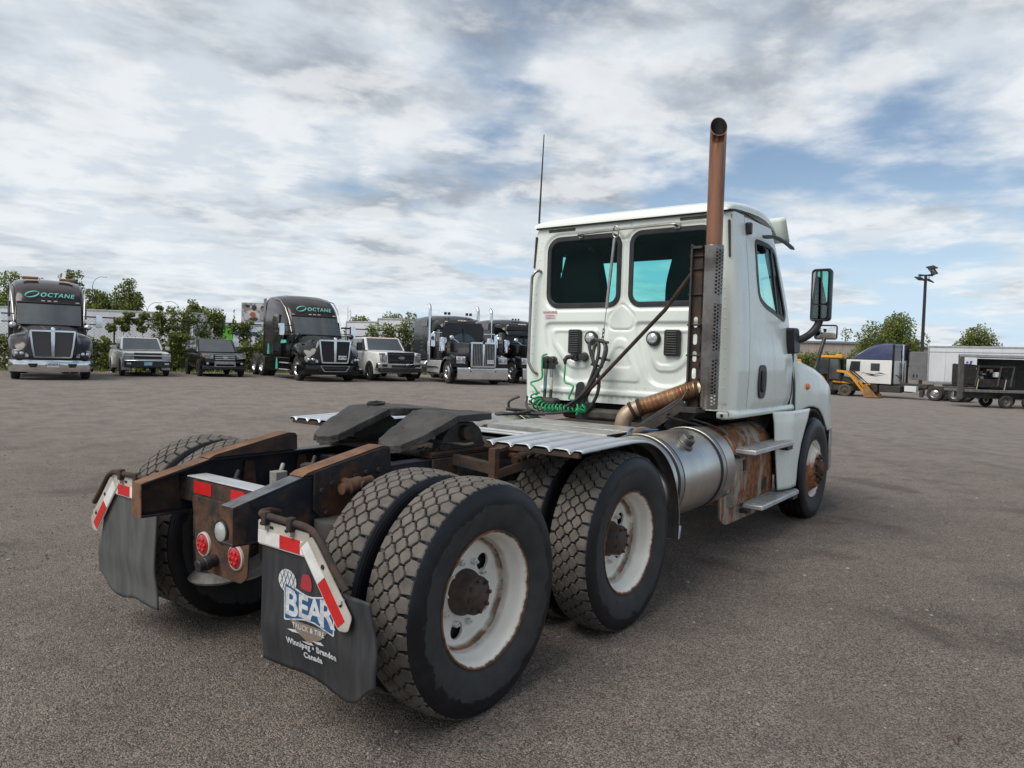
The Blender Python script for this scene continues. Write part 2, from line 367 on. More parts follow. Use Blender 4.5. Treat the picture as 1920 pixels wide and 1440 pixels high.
    g.t.links.new(fr, mx.inputs[0]); g.t.links.new(tr.outputs[0], mx.inputs[1]); g.t.links.new(gl.outputs[0], mx.inputs[2]); g.t.links.new(mx.outputs[0], g.out.inputs[0]); MT['glaze'] = g.m
    g = NT('clear_glazing'); g.t.nodes.remove(g.b)
    gl = g.n('ShaderNodeBsdfGlossy'); gl.inputs['Roughness'].default_value = .01; gl.inputs['Color'].default_value = (.55, .6, .6, 1)
    tr = g.n('ShaderNodeBsdfTransparent'); tr.inputs['Color'].default_value = (.78, .98, .955, 1)
    lw = g.n('ShaderNodeLayerWeight'); lw.inputs['Blend'].default_value = .5; fr = g.math('ADD', g.math('MULTIPLY', g.math('POWER', lw.outputs['Facing'], 4.), .75), .012); mx = g.n('ShaderNodeMixShader')
    g.t.links.new(fr, mx.inputs[0]); g.t.links.new(tr.outputs[0], mx.inputs[1]); g.t.links.new(gl.outputs[0], mx.inputs[2]); g.t.links.new(mx.outputs[0], g.out.inputs[0]); MT['clear'] = g.m
    MT['glass_far'] = pm('dark_window', (.045, .053, .056), .05, .25, (.07, .08, .083), 1.2, (.4, .7), coat=1.)
    MT['glass_far'].node_tree.nodes['Principled BSDF'].inputs['Specular IOR Level'].default_value = .9
    MT['interior'] = pm('cab_interior', (.003, .0032, .0034), .9, spec=.1)
    MT['mirror'] = pm('mirror_glass', (.85, .87, .86), .01, 1)
    t = NT('red_lens'); t.set(col=t.mix(t.vor(90, rnd=.2), (.55, .01, .015), (.25, .004, .006)), rough=.18, coat=.6); MT['red'] = t.m
    MT['tape_red'] = pm('red_reflective_tape', (.62, .018, .02), .35, 0, (.50, .02, .02), 12); MT['tape_white'] = pm('white_reflective_tape', (.78, .79, .78), .35, 0, (.66, .66, .65), 14)
    MT['bracket'] = pm('dirty_bracket_paint', (.50, .47, .42), .6, 0, (.38, .34, .29), 9, (.4, .7), ((.20, .11, .06), 8, .62, .75, .85))
    t = NT('mudflap_rubber'); n = t.noise(3, 6, .6, .3, t.map((1, 6, .9)))
    t.set(col=t.mix(t.ramp(n, .35, .72), (.020, .021, .025), (.044, .045, .047)), rough=.6); t.bump(t.noise(12, 4), .1, .01); MT['flap'] = t.m
    t = NT('dusty_mudflap_rubber'); n = t.noise(3, 6, .6, .3, t.map((1, 4, .9)))
    t.set(col=t.mix(t.ramp(n, .3, .7), (.062, .064, .066), (.11, .11, .108)), rough=.75); t.bump(t.noise(12, 4), .1, .01); MT['flap_l'] = t.m
    MT['blue_print'] = pm('blue_print', (.018, .075, .20), .6, 0, (.03, .10, .24), 30); MT['tan_print'] = pm('tan_print', (.22, .17, .13), .6); MT['white_print'] = pm('white_print', (.62, .64, .66), .6, 0, (.45, .47, .49), 40); MT['red_print'] = pm('red_print', (.36, .03, .04), .6)
    MT['amber'] = pm('amber_lens', (.85, .22, .02), .2, 0, (.7, .16, .01), 20, coat=.5)
    MT['lens'] = pm('clear_lens', (.55, .57, .56), .12, .3, (.42, .44, .43), 30, coat=.6)
    MT['hose_green'] = pm('green_airline', (.018, .30, .11), .38, 0, (.03, .36, .15), 20)
    MT['hose_black'] = pm('black_airline', (.022, .022, .023), .5, 0, (.05, .048, .046), 18)
    MT['blue_tape'] = pm('blue_grip', (.12, .22, .28), .6); MT['cream_tape'] = pm('cream_grip', (.55, .52, .45), .6)
    MT['canister'] = pm('dirty_canister', (.30, .29, .27), .6, 0, (.2, .19, .17), 12)
    t = NT('battery_box_rust'); n1 = t.noise(3.2, 8, .68, .8, t.map((1.4, 1.4, .55))); n2 = t.noise(18, 6, .6)
    a = t.mix(t.ramp(n2, .35, .68), (.33, .30, .26), (.42, .39, .34)); r1 = t.mix(t.ramp(n2, .35, .6), (.40, .16, .045), (.17, .065, .024))
    t.set(col=t.mix(t.ramp(n1, .44, .54), a, r1), rough=.72, metal=.1); t.bump(t.noise(30, 5), .3, .004); MT['battery'] = t.m
defmats()
# ================================================================ ground
def lat(x, y): return (x-CAM.x)*rt.x+(y-CAM.y)*rt.y
def gz(x, y):
    d = hypot(x-1.5, y); far = .30-1.10*smooth(0, 28, lat(x, y)); return far*smooth(5, 22, d)
t = NT('gravel_lot'); co = t.co
n1 = t.noise(.35, 5, .6, .3, co); n2 = t.noise(2.2, 6, .65, 0, co); n3 = t.noise(80, 5, .7, 0, co); v1 = t.vor(150, co, out='Color'); v2 = t.vor(330, co, out='Color'); d1 = t.vor(150, co); n4 = t.noise(9, 5, .65, 0, co)
base = t.mix(t.ramp(n1, .32, .68), (.162, .134, .114), (.206, .170, .146))
base = t.mix(t.math('MULTIPLY', t.ramp(n2, .42, .78), .45), base, (.105, .090, .078))
gs = t.sep(v1); stone = t.ramp(gs[0], .0, 1., .44, 1.62); gs2 = t.sep(v2); fine_ = t.ramp(gs2[1], 0., 1., .6, 1.45)
base = t.mix(1., base, t.n('ShaderNodeCombineColor').outputs[0], 'MIX') if False else base
mul = t.math('MULTIPLY', stone, fine_)
cc = t.n('ShaderNodeCombineColor'); [t.put(mul, cc.inputs[i]) for i in range(3)]
base = t.mix(1., base, cc.outputs[0], 'MULTIPLY')
patch = t.math('MULTIPLY', t.ramp(t.noise(.8, 6, .6, .6, t.map((1, 1, 1), (7.7, 3.1, 0))), .56, .70), .65)
base = t.mix(patch, base, (.070, .058, .050))
rp = t.math('MULTIPLY', t.ramp(t.noise(.5, 4, .5, .5, t.map((1, 1, 1), (1.7, 9.1, 0))), .62, .74), .35)
base = t.mix(rp, base, (.18, .14, .112))
pale = t.ramp(gs[2], .993, .996); base = t.mix(pale, base, (.30, .28, .26))
gp_ = t.n('ShaderNodeVectorMath', operation='LENGTH'); t.put(t.map((1, 1, 0), (-2.5, .5, 0)), gp_.inputs[0])     # grazing brightness put into the colour: dark round the truck, paler with distance
trk = None
for cx_, cy_, R_ in ((26., -30., 33.2), (26., -30., 35.2), (-14., 30., 41.5), (-14., 30., 43.6)):          # faint wheel tracks swung across the lot
    q_ = t.n('ShaderNodeVectorMath', operation='LENGTH'); t.put(t.map((1, 1, 0), (-cx_, -cy_, 0)), q_.inputs[0])
    b_ = t.ramp(t.math('ABSOLUTE', t.math('SUBTRACT', t.math('ADD', q_.outputs['Value'], t.math('MULTIPLY', n1, .5)), R_)), .10, .34, 1., 0.); trk = b_ if trk is None else t.math('MAXIMUM', trk, b_)
base = t.mix(t.math('MULTIPLY', t.math('MULTIPLY', trk, t.ramp(n2, .3, .65)), .38), base, (.085, .074, .066))
graze_lift = t.ramp(t.math('ADD', gp_.outputs['Value'], t.math('MULTIPLY', n1, 5.)), 4.5, 17.); base = t.mix(t.math('MULTIPLY', graze_lift, .70), base, t.mix(t.ramp(n2, .35, .7), (.31, .268, .240), (.215, .185, .165)))
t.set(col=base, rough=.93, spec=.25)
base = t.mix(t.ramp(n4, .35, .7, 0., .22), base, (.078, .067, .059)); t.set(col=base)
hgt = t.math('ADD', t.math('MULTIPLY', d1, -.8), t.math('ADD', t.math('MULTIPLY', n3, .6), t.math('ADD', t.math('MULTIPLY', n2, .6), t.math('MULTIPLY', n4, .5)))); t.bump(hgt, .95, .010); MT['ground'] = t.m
def gcoord(k, n, R): q = 2*k/n-1; return (abs(q)**2.2)*R*(1 if q > 0 else -1)
N = 150; m = MB()
def gfn(u, v):
    x = gcoord(u*N, N, 900)+2; y = gcoord(v*N, N, 900); z = gz(x, y)
    d = hypot(x, y); z += .012*mnoise.noise(Vector((x*.6, y*.6, 0)))*smooth(60, 5, d)*smooth(1.2, 2.5, d) if d < 60 else 0
    return (x, y, z)
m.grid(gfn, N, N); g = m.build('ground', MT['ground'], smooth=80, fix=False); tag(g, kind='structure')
# loose stones near the camera
rnd = random.Random(5); m = MB(); oct_ = [(1, 0, 0), (-1, 0, 0), (0, 1, 0), (0, -1, 0), (0, 0, 1), (0, 0, -.5)]; of = [(0, 2, 4), (2, 1, 4), (1, 3, 4), (3, 0, 4), (2, 0, 5), (1, 2, 5), (3, 1, 5), (0, 3, 5)]
for k in range(26000):
    d = 1.0+12*rnd.random()**1.5; a = YAW+rnd.uniform(-.72, .72); x = CAM.x+d*cos(a); y = CAM.y+d*sin(a)
    s = .0025+.0080*rnd.random()**3*(1+.6*d/8); m.mi = 0 if rnd.random() < .72 else (1 if rnd.random() < .7 else 2)
    ca, sa = cos(rnd.random()*6.3), sin(rnd.random()*6.3); sx, sy_, sz = s*rnd.uniform(.7, 1.5), s*rnd.uniform(.6, 1.2), s*rnd.uniform(.4, .9); z = gz(x, y)+.012*mnoise.noise(Vector((x*.6, y*.6, 0)))*smooth(1.2, 2.5, hypot(x, y))*smooth(60, 5, hypot(x, y))
    m.add([(x+(p[0]*sx*ca-p[1]*sy_*sa), y+(p[0]*sx*sa+p[1]*sy_*ca), z+p[2]*sz+sz*.2) for p in oct_], of)
o = m.build('gravel', [pm('stone_grey', (.16, .148, .136), .9, 0, (.11, .10, .09), 30), pm('stone_brown', (.19, .16, .135), .9), pm('stone_pale', (.27, .25, .23), .9)], smooth=0, fix=False); tag(o, 'loose stone chips scattered over the lot', 'gravel', kind='stuff')
# ================================================================ the white day cab tractor (truck frame = world frame, rear axle over the origin)
import numpy as np
truck = empty('tractor_truck', (0, 0, 0), 0, 'white day cab tractor truck with copper exhaust stack and rusty bare frame, parked in front', 'truck')
# ---- wheels
def tyre_mesh(name, far=False, steer=False):
    mb = MB(); w = .142
    prof = [(.285, -.095), (.30, -.112), (.335, -.128), (.385, -.140), (.43, -.1425), (.465, -.138), (.492, -.127), (.507, -.117), (.5115, -.108)]
    prof += [(.5065, -.10), (.506, 0), (.5065, .10)] + [(r, -h) for r, h in reversed(prof)]
    mb.lathe(prof, 1, 72)
    return mb.mesh(name, 50)
def tread_mesh():
    mb = MB(); N = 44; p = 2*pi/N
    def block(poly, a0, chamf=True):
        n = len(poly); cx = sum(q[0] for q in poly)/n; cy = sum(q[1] for q in poly)/n; vs = []
        for lvl, sc in ((0, 1), (1, 1), (2, .90)):
            for (wv, s) in poly:
                wv2 = cx+(wv-cx)*sc; s2 = cy+(s-cy)*sc
                R = (.500, .521, .5255)[lvl] - .009*(wv2/.11)**2 - (.006 if abs(wv2) > .112 else 0); a = a0+s2/.52
                vs.append((R*cos(a), wv2, R*sin(a)))
        fs = [(l*n+i, l*n+(i+1) % n, (l+1)*n+(i+1) % n, (l+1)*n+i) for l in (0, 1) for i in range(n)] + [tuple(2*n+i for i in range(n))]
        mb.add(vs, fs)
    L = p*.52; g = .0042
    rnd = random.Random(3)
    for k in range(N):
        for c in range(-2, 3):
            a0 = k*p + (p/2 if c % 2 else 0); wc = c*.0445; h = L/2-g
            if abs(c) < 2:
                b = .0272; t = .0100; f = .20
                poly = [(wc-t, -h), (wc+t, -h), (wc+t, -h*(1-f)), (wc+b, -h*f), (wc+b, h*f), (wc+t, h*(1-f)), (wc+t, h), (wc-t, h), (wc-t, h*(1-f)), (wc-b, h*f), (wc-b, -h*f), (wc-t, -h*(1-f))]
            else:
                sg = 1 if c > 0 else -1; inn = .089-.0272; out = .119
                poly = [(sg*(inn+.0172), -h), (sg*out, -h*.90), (sg*out, h*.90), (sg*(inn+.0172), h), (sg*(inn+.0172), h*.8), (sg*inn, h*.20), (sg*inn, -h*.20), (sg*(inn+.0172), -h*.8)]
            j = rnd.uniform(-.0012, .0012); poly = [(x, y+j) for x, y in poly]
            block(poly, a0)
    return mb.mesh('tread', 30)
def disc_with_holes(mb, r0, r1, h, n, hr, hrad, nh, sx=1, th=.012, a0=0):
    # flat ring between r0 and r1 at axial height h with nh hand holes
    outer = circle(0, 0, r1, 60); holes = [circle(0, 0, r0, 30)]
    for i in range(nh):
        a = a0+2*pi*i/nh; holes.append(circle(hr*cos(a), hr*sin(a), hrad, 16))
    mb.prism(outer, 1, h, h+th, holes)
def wheel_mesh(kind):
    # outward is -y
    mb = MB()
    if kind == 'outer':
        mb.lathe([(.279, -.085), (.284, -.100), (.290, -.113), (.300, -.121), (.3045, -.116), (.300, -.106), (.286, -.090)], 1, 64)
        mb.lathe([(.290, -.112), (.281, -.096), (.2745, -.085), (.2725, -.055), (.262, -.040), (.257, -.022), (.256, -.006), (.250, -.004), (.243, .001), (.241, .016), (.234, .026), (.224, .0302)], 1, 72)
        disc_with_holes(mb, .085, .2245, .0302, 60, .172, .041, 5, a0=.35)
    elif kind == 'inner':
        mb.lathe([(.300, -.121), (.288, -.10), (.27, -.08), (.25, .0), (.26, .08), (.285, .10), (.302, .121), (.29, .12), (.24, .03), (.2, -.1)], 1, 48)
    else:
        mb.lathe([(.279, -.085), (.284, -.100), (.290, -.113), (.300, -.121), (.3045, -.116), (.300, -.106), (.286, -.090)], 1, 64)
        mb.lathe([(.290, -.112), (.281, -.096), (.272, -.080), (.262, -.045), (.258, -.01), (.258, .08)], 1, 64)
    return mb.mesh('wheel', 45)
def hub_mesh():
    mb = MB(); mb.lathe([(0, -.070), (.045, -.070), (.055, -.062), (.080, -.060), (.087, -.052), (.089, -.02), (.094, .0), (.104, .012), (.106, .036), (0, .036)], 1, 32)
    for i in range(8):
        a = 2*pi*i/8+.2; c = (.070*cos(a), .070*sin(a)); mb.lathe([(0, -.074), (.009, -.074), (.010, -.055)], 1, 6, (c[0], 0, c[1]))
    return mb.mesh('hub', 40)
def nut_ring(r, h0, h1, n, nr):
    mb = MB()
    for i in range(n):
        a = 2*pi*i/n+.15; mb.lathe([(0, h0-.02), (.006, h0-.02), (.007, h0), (nr, h0), (nr, h1)], 1, 6, (r*cos(a), 0, r*sin(a)))
    return mb
TY = tyre_mesh('tyre'); TR = tread_mesh(); WO = wheel_mesh('outer'); WI = wheel_mesh('inner'); WF = wheel_mesh('front'); HB = hub_mesh()
mb = MB(); mb.lathe([(0, -.006), (.006, -.006), (.007, .006), (.0145, .006), (.0145, .031)], 1, 6); NUT = mb.mesh('lug_nut', 30)
mb = MB(); mb.lathe([(0, .075), (.212, .075), (.215, .09), (.215, .34), (0, .34)], 1, 40); DRUM = mb.mesh('brake_drum', 40)
for me, m in ((TY, 'tyre'), (TR, 'tread'), (WO, 'rim_r'), (WI, 'rim'), (WF, 'rim_r'), (HB, 'hub'), (NUT, 'rim'), (DRUM, 'iron')): me.materials.append(MT[m])
mb = MB(); mb.lathe([(.262, -.06), (.255, -.068), (.235, -.085), (.205, -.128), (.185, -.150), (.176, -.155)], 1, 56)
disc_with_holes(mb, .08, .1765, -.158, 50, .135, .001, 3)
FD = mb.mesh('wheel_disc', 40); FD.materials.append(MT['front_disc'])
mb = MB(); mb.lathe([(0, -.225), (.05, -.225), (.062, -.219), (.066, -.195), (.088, -.19), (.094, -.182), (.096, -.155)], 1, 32)
for i in range(10):
    a = 2*pi*i/10; mb.lathe([(0, -.192), (.010, -.192), (.016, -.188), (.016, -.158)], 1, 6, (.135*cos(a), 0, .135*sin(a)))
FH = mb.mesh('hub', 40); FH.materials.append(MT['rust_dark'])
mb = MB()
for i in range(5):
    a = 2*pi*i/5+.5; mb.lathe([(0, -.1445), (.032, -.1415), (.033, -.128)], 1, 18, (.212*cos(a), 0, .212*sin(a)))
ZC = .505
def wheel(x, y, kind, rot):
    side = 1 if y < 0 else -1
    w = obj('wheel', {'outer': WO, 'inner': WI, 'front': WF}[kind], None, truck, loc=(x, y, ZC)); w.rotation_euler = (0, rot, 0 if side > 0 else pi)
    obj('tyre', TY, None, w)
    if kind == 'front':
        obj('wheel_disc', FD, None, w); obj('hub', FH, None, w)
        gm = MB()
        for k in range(4):
            gy = -.075+.05*k; gm.lathe([(.512, gy-.019), (.5215, gy-.017), (.5215, gy+.017), (.512, gy+.019)], 1, 64)
        gm.build('tread', MT['tyre'], w)
    else: obj('tread', TR, None, w)
    if kind == 'outer':
        obj('hub', HB, None, w)
        for i in range(10): a = 2*pi*i/10+.15; obj('lug_nut', NUT, None, w, loc=(.1425*cos(a), 0, .1425*sin(a)))
        obj('brake_drum', DRUM, None, w)
    return w
for x in (0, 1.32):
    for s in (-1, 1):
        wheel(x, s*1.075, 'outer', .9 if x == 0 else 2.3); wheel(x, s*.745, 'inner', 1.7*x+.4)
for s in (-1, 1): wheel(5.33, s*1.06, 'front', .4)

# ---- frame rails
for s in (-1, 1):
    web = MB(); Y0, Y1 = sorted((s*.43, s*.42))
    web.prism([(-.77, .757), (-.77, .90), (-.42, .988), (6.0, .988), (6.0, .75), (-.52, .75)], 1, Y0, Y1)
    fl = [(-.773, .912), (-.42, 1.0), (6.0, 1.0), (6.0, .988), (-.42, .988), (-.773, .90)]
    a, b = sorted((s*.4325, s*.345)); web.prism(fl, 1, a, b)
    web.prism([(-.52, .75), (6.0, .75), (6.0, .738), (-.52, .738)], 1, a, b); web.prism([(-.773, .757), (-.52, .75), (-.52, .738), (-.773, .745)], 1, a, b)
    rail = web.build('frame_rail', MT['rail'], truck, bevel=.003)
    if s > 0:        # rusted tail of the far rail
        tl = MB(); tl.prism([(-.778, .9135), (-.40, 1.006), (-.40, 1.003), (-.778, .9105)], 1, .344, .4335); tl.prism([(-.779, .745), (-.774, .745), (-.774, .914), (-.779, .914)], 1, .346, .4325); tl.build('rail_tail', MT['rust_bright'], rail); tl = MB(); tl.prism([(-.776, .752), (-.776, .905), (-.56, .958), (-.53, .75)], 1, .4165, .4195); tl.build('rail_tail', MT['rust_dark'], rail)
    else:
        tl = MB(); tl.prism([(-.775, .9135), (-.42, 1.0025), (-.42, 1.0005), (-.775, .9115)], 1, -.4335, -.344); tl.build('rail_tail', MT['rail_sheen'], rail)  # sky sheen on the near rail's top, painted as a pale grey strip
        tl = MB(); tl.prism([(-.775, .752), (-.775, .905), (-.70, .925), (-.715, .752)], 1, -.4335, -.4305); tl.build('rail_tail', MT['rust'], rail)
    # ramp block ahead of the tail
    wedge = MB(); a, b = sorted((s*.437, s*.338))
    wedge.prism([(-.43, 1.003), (-.40, 1.018), (-.02, 1.092), (.05, 1.104), (.095, 1.098), (.112, 1.08), (.115, 1.003)], 1, a, b)
    wd = wedge.build('ramp_block', MT['rust_dark'], truck, bevel=.006); tp = MB(); tp.prism([(-.432, 1.004), (-.40, 1.0205), (-.02, 1.0945), (.05, 1.1065), (.096, 1.1005), (.113, 1.082), (.1115, 1.081), (.095, 1.0985), (.05, 1.1045), (-.02, 1.0925), (-.40, 1.0185), (-.43, 1.003)], 1, a, b); tp.build('ramp_top', MT['rust_bright'], wd)
    pl = MB(); a, b = sorted((s*.4335, s*.445))
    pl.prism([(-.37, 1.02), (-.02, 1.085), (.05, 1.098), (.095, 1.092), (.108, 1.0), (.108, .80), (-.02, .765), (-.30, .765), (-.37, .84)], 1, a, b)
    pl.build('side_gusset', MT['gusset'], truck, bevel=.003)
    for (bx_, bz_) in ((-.33, .93), (-.27, .955), (-.20, .965), (-.13, .975), (-.06, .985), (.02, .99), (.07, .94), (-.30, .82), (-.08, .80), (.06, .82), (-.55, .86), (-.62, .82), (-.50, .80)):
        q = MB(); q.lathe([(0, 0), (.012, 0), (.014, .004), (.014, .012)], 1, 6); q.apply(lambda v: Vector((v.x+bx_, s*(.445 if bx_ > -.4 else .43)+s*(.012-v.y), v.z+bz_))); q.build('bolt', MT['rust_dark'], truck)
# ---- rear cross members, tail light plate
m = MB(); m.box(-.55, -.44, -.418, .418, .80, .925); m.build('cross_member', MT['rust'], truck, bevel=.008)
m = MB(); m.box(-.556, -.45, -.33, .33, .926, .932); m.build('cross_member_cap', MT['alu'], truck, bevel=.002)
plate = MB(); P = round_poly([(.26, .845), (.26, .80), (.235, .72), (.22, .52), (.17, .485), (-.17, .485), (-.22, .52), (-.235, .72), (-.26, .80), (-.26, .845)], .02)
plate.prism(P, 0, -.566, -.558); plate.build('tail_light_plate', MT['rust'], truck, bevel=.002)
def lamp(y, z, r, mat, ring, name):
    q = MB(); q.lathe([(0, -.022), (r*.55, -.020), (r*.92, -.012), (r, -.004), (r, .01)], 0, 28, (-.566, y, z)); o = q.build(name, MT[mat], truck)
    q = MB(); q.lathe([(r, -.006), (r*1.02, -.012), (r*1.13, -.009), (r*1.17, .0), (r*1.13, .004), (r, .004)], 0, 28, (-.566, y, z)); q.build('lamp_ring', MT[ring], o)
    for k in range(7 if mat == 'red' else 0):
        a = k*pi/3; rr = 0 if k == 6 else r*.55; q = MB(); q.lathe([(0, -.006), (r*.14, -.004), (r*.18, 0)], 0, 10, (-.586, y+rr*cos(a), z+rr*sin(a))); q.build('diode', MT['tape_red'], o)
lamp(.142, .617, .052, 'red', 'bracket', 'tail_light'); lamp(-.135, .603, .052, 'red', 'bracket', 'tail_light'); lamp(-.01, .705, .05, 'lens', 'black', 'reversing_light')
m = MB(); m.tube([(-.566, .04, .56), (-.66, .04, .545)], .030, 12); m.tube([(-.60, .04, .555), (-.63, .04, .55)], .036, 12); m.build('trailer_socket', MT['black'], truck, bevel=.004)
for (y0, y1) in ((.11, .265), (-.17, -.06)):
    m = MB(); m.box(-.5535, -.5505, y0, y1, .852, .912); m.build('reflective_tape', MT['tape_red'], truck)
m = MB(); m.box(.28, .40, -.418, .418, .78, .96); m.build('cross_member', MT['rail'], truck, bevel=.01)
m = MB(); m.box(1.55, 1.75, -.418, .418, .77, .97); m.build('cross_member', MT['rail'], truck, bevel=.01)
m = MB(); m.box(3.0, 3.12, -.418, .418, .77, .97); m.build('cross_member', MT['rail'], truck, bevel=.01)
# ---- axles, air springs, shock absorbers
for x in (0, 1.32):
    m = MB(); m.tube([(x, -.98, ZC), (x, -.3, ZC), (x, .3, ZC), (x, .98, ZC)], .075, 14); m.lathe([(0, -.25), (.10, -.24), (.18, -.17), (.215, -.05), (.215, .05), (.17, .17), (.10, .22), (0, .22)], 0, 20, (x, .08, ZC+.02)); m.build('axle_housing', MT['iron'], truck)
    for s in (-1, 1):
        m = MB(); m.bar((x+.55, s*.47, .60), (x-.34, s*.5, .36), .09, .06); m.build('trailing_arm', MT['rust_dark'], truck, bevel=.01)
        m = MB(); m.lathe([(0, .36), (.10, .36), (.115, .40), (.118, .52), (.110, .535), (.118, .55), (.118, .66), (.110, .675), (.118, .69), (.116, .80), (0, .80)], 2, 20, (x-.28, s*.52, 0)); a = m.build('air_spring', MT['spring'], truck)
        m = MB(); m.lathe([(0, .30), (.13, .30), (.145, .315), (.10, .36), (0, .37)], 2, 20, (x-.28, s*.52, 0)); m.build('air_spring_seat', MT['canister'], a)
        m = MB(); m.tube([(x-.30, s*.55, .945), (x-.27, s*.55, .948), (x-.265, s*.55, .949), (x-.19, s*.55, .957), (x-.185, s*.55, .958), (x-.12, s*.55, .965)], [.026, .026, .038, .038, .026, .026], 14); m.tube([(x-.2, s*.43, .956), (x-.2, s*.6, .956)], .02, 10); m.build('shock_mount', MT['rust'], truck)
        m = MB(); m.tube([(x-.2, s*.57, .93), (x-.12, s*.57, .42)], [.032, .04], 12); m.build('shock_absorber', MT['blacks'], truck)
m = MB(); m.tube([(.2, .03, .55), (1.1, .05, .53)], .05, 12); m.tube([(1.55, .05, .55), (3.6, .02, .72)], .055, 12); m.build('drive_shaft', MT['iron'], truck)
for (x, y, z, r) in ((.55, .12, .62, .11), (.72, -.26, .78, .08)):
    m = MB(); m.lathe([(0, -.12), (r*.8, -.12), (r, -.08), (r, .08), (r*.8, .12), (0, .12)], 0, 16, (x, y, z)); m.build('brake_chamber', MT['iron'], truck)
m = MB(); m.tube([(.62, -.36, .90), (1.5, -.36, .88)], .10, 16); m.build('air_tank', MT['blacks'], truck, bevel=.01)
# ---- hoses and wiring between the rails
rnd = random.Random(11)
for k in range(9):
    y = rnd.uniform(-.3, .32); pts = [(-.4+.1*rnd.random(), y, .80+.06*rnd.random())]
    for i in range(5): pts.append((-.2+i*.32+rnd.uniform(-.08, .08), y+rnd.uniform(-.1, .1), .84+rnd.uniform(-.09, .08)))
    m = MB(); m.tube(bez(pts, 5), rnd.choice((.008, .011, .014)), 7); m.build('air_line', MT['hose_black'] if k % 3 else MT['iron'], truck)
for k, (x, y, z, dx, dy_, dz_) in enumerate(((-.18, .10, .90, .07, .06, .08), (-.05, -.16, .88, .12, .05, .05), (.12, .22, .90, .08, .10, .07), (-.30, -.25, .84, .10, .04, .10), (.02, .02, .86, .05, .05, .09), (-.33, .28, .86, .06, .05, .07))):
    m = MB(); m.cbox((x, y, z), (dx, dy_, dz_), Matrix.Rotation(.3*k, 4, 'Z')); m.tube([(x, y, z), (x+.05, y+.03, z+.07)], .012, 8); m.build('valve_block', MT['canister' if k == 0 else 'iron'], truck, bevel=.008)
for s in (-1, 1):
    for x in (-.15, .20): m = MB(); m.prism([(x-.05, .78), (x+.05, .78), (x+.02, .96), (x-.03, .96)], 1, s*.40, s*.414); m.build('rail_bracket', MT['rust'], truck, bevel=.003)
# ---- fifth wheel
fw5 = MB(); top = 1.236
def fz(x): return top - max(0, (.60-x))*.42 - max(0, x-.96)*.2
out = round_poly([(.60, -.465), (.60, .465), (.86, .470), (1.00, .33), (1.03, 0), (1.00, -.33), (.86, -.470)], .03)
body = round_poly([(.60, .465), (.90, .470), (1.0, .35), (1.03, 0), (1.0, -.35), (.90, -.470), (.60, -.465), (.60, -.095), (.70, -.055), (.80, 0.), (.70, .055), (.60, .095)], .025, 3)
def slab(poly, t):
    k = len(fw5.v); fw5.prism(poly, 2, -1, 0); fw5.apply(lambda v: Vector((v.x, v.y, fz(v.x)-(t if v.z < -.5 else 0))), k)
slab(body, .042)
for s in (-1, 1):
    rp = [(.601, s*.464), (.601, s*.096), (.55, s*.105), (.46, s*.125), (.36, s*.145), (.27, s*.17), (.235, s*.22), (.225, s*.30), (.25, s*.37), (.36, s*.425), (.46, s*.445), (.55, s*.458)]
    slab(rp, .045)
f5 = fw5.build('fifth_wheel', MT['grease'], truck, bevel=.018, seg=3); sb = f5.modifiers.new('u', 'SUBSURF'); sb.subdivision_type = 'SIMPLE'; sb.levels = sb.render_levels = 3
tx = bpy.data.textures.new('grease_lumps', 'CLOUDS'); tx.noise_scale = .07; dp = f5.modifiers.new('d', 'DISPLACE'); dp.texture = tx; dp.strength = .016; dp.texture_coords = 'GLOBAL'
for s in (-1, 1):
    m = MB(); m.prism(round_poly([(.52, 1.03), (.92, 1.03), (.88, 1.14), (.80, 1.185), (.64, 1.185), (.56, 1.12)], .03), 1, s*.40, s*.33); m.build('pivot_bracket', MT['iron'], f5, bevel=.006)
    m = MB(); m.tube([(.72, s*.36, 1.125), (.72, s*.445, 1.125)], .045, 16); m.build('pivot_pin', MT['rust_dark'], f5, bevel=.006)
m = MB(); m.tube([(.48, -.30, 1.09), (.62, -.50, 1.07), (.64, -.55, 1.08)], .010, 8); m.build('release_handle', MT['iron'], f5)
m = MB(); m.tube([(.66, .36, 1.246), (.72, .42, 1.248), (.80, .43, 1.250), (.83, .39, 1.246), (.76, .34, 1.244), (.70, .33, 1.244)], .009, 8, closed=True); m.build('pull_ring', MT['iron'], f5)
m = MB(); m.box(.42, 1.42, -.435, .435, 1.003, 1.016); m.box(.42, 1.42, -.44, -.34, 1.016, 1.035); m.box(.42, 1.42, .34, .44, 1.016, 1.035); m.build('slider_base', MT['rust_dark'], truck, bevel=.004)
for s in (-1, 1):
    m = MB()
    for k in range(18): m.box(.50+k*.05, .522+k*.05, s*.375-.015, s*.375+.015, 1.035, 1.048)
    o = m.build('slider_rack', MT['rust'], truck); o['kind'] = 'stuff'
    m = MB(); m.prism([(.42, 1.0), (1.4, 1.0), (1.4, .86), (1.25, .80), (.60, .80), (.42, .92)], 1, s*.4335, s*.446); m.build('mounting_angle', MT['rust_dark'], truck, bevel=.003)
# splinters of dry mud and rust lying on the base
m = MB()
for k in range(70):
    x = rnd.uniform(.40, 1.35); y = rnd.choice((-1, 1))*rnd.uniform(.30, .45); a = rnd.uniform(-.6, .6); L = rnd.uniform(.02, .07)
    m.bar((x, y, 1.04+rnd.random()*.012), (x+L*cos(a), y+L*sin(a), 1.042+rnd.random()*.02), .008, .005)
o = m.build('mud_flakes', MT['rust_dark'], truck); o['kind'] = 'stuff'
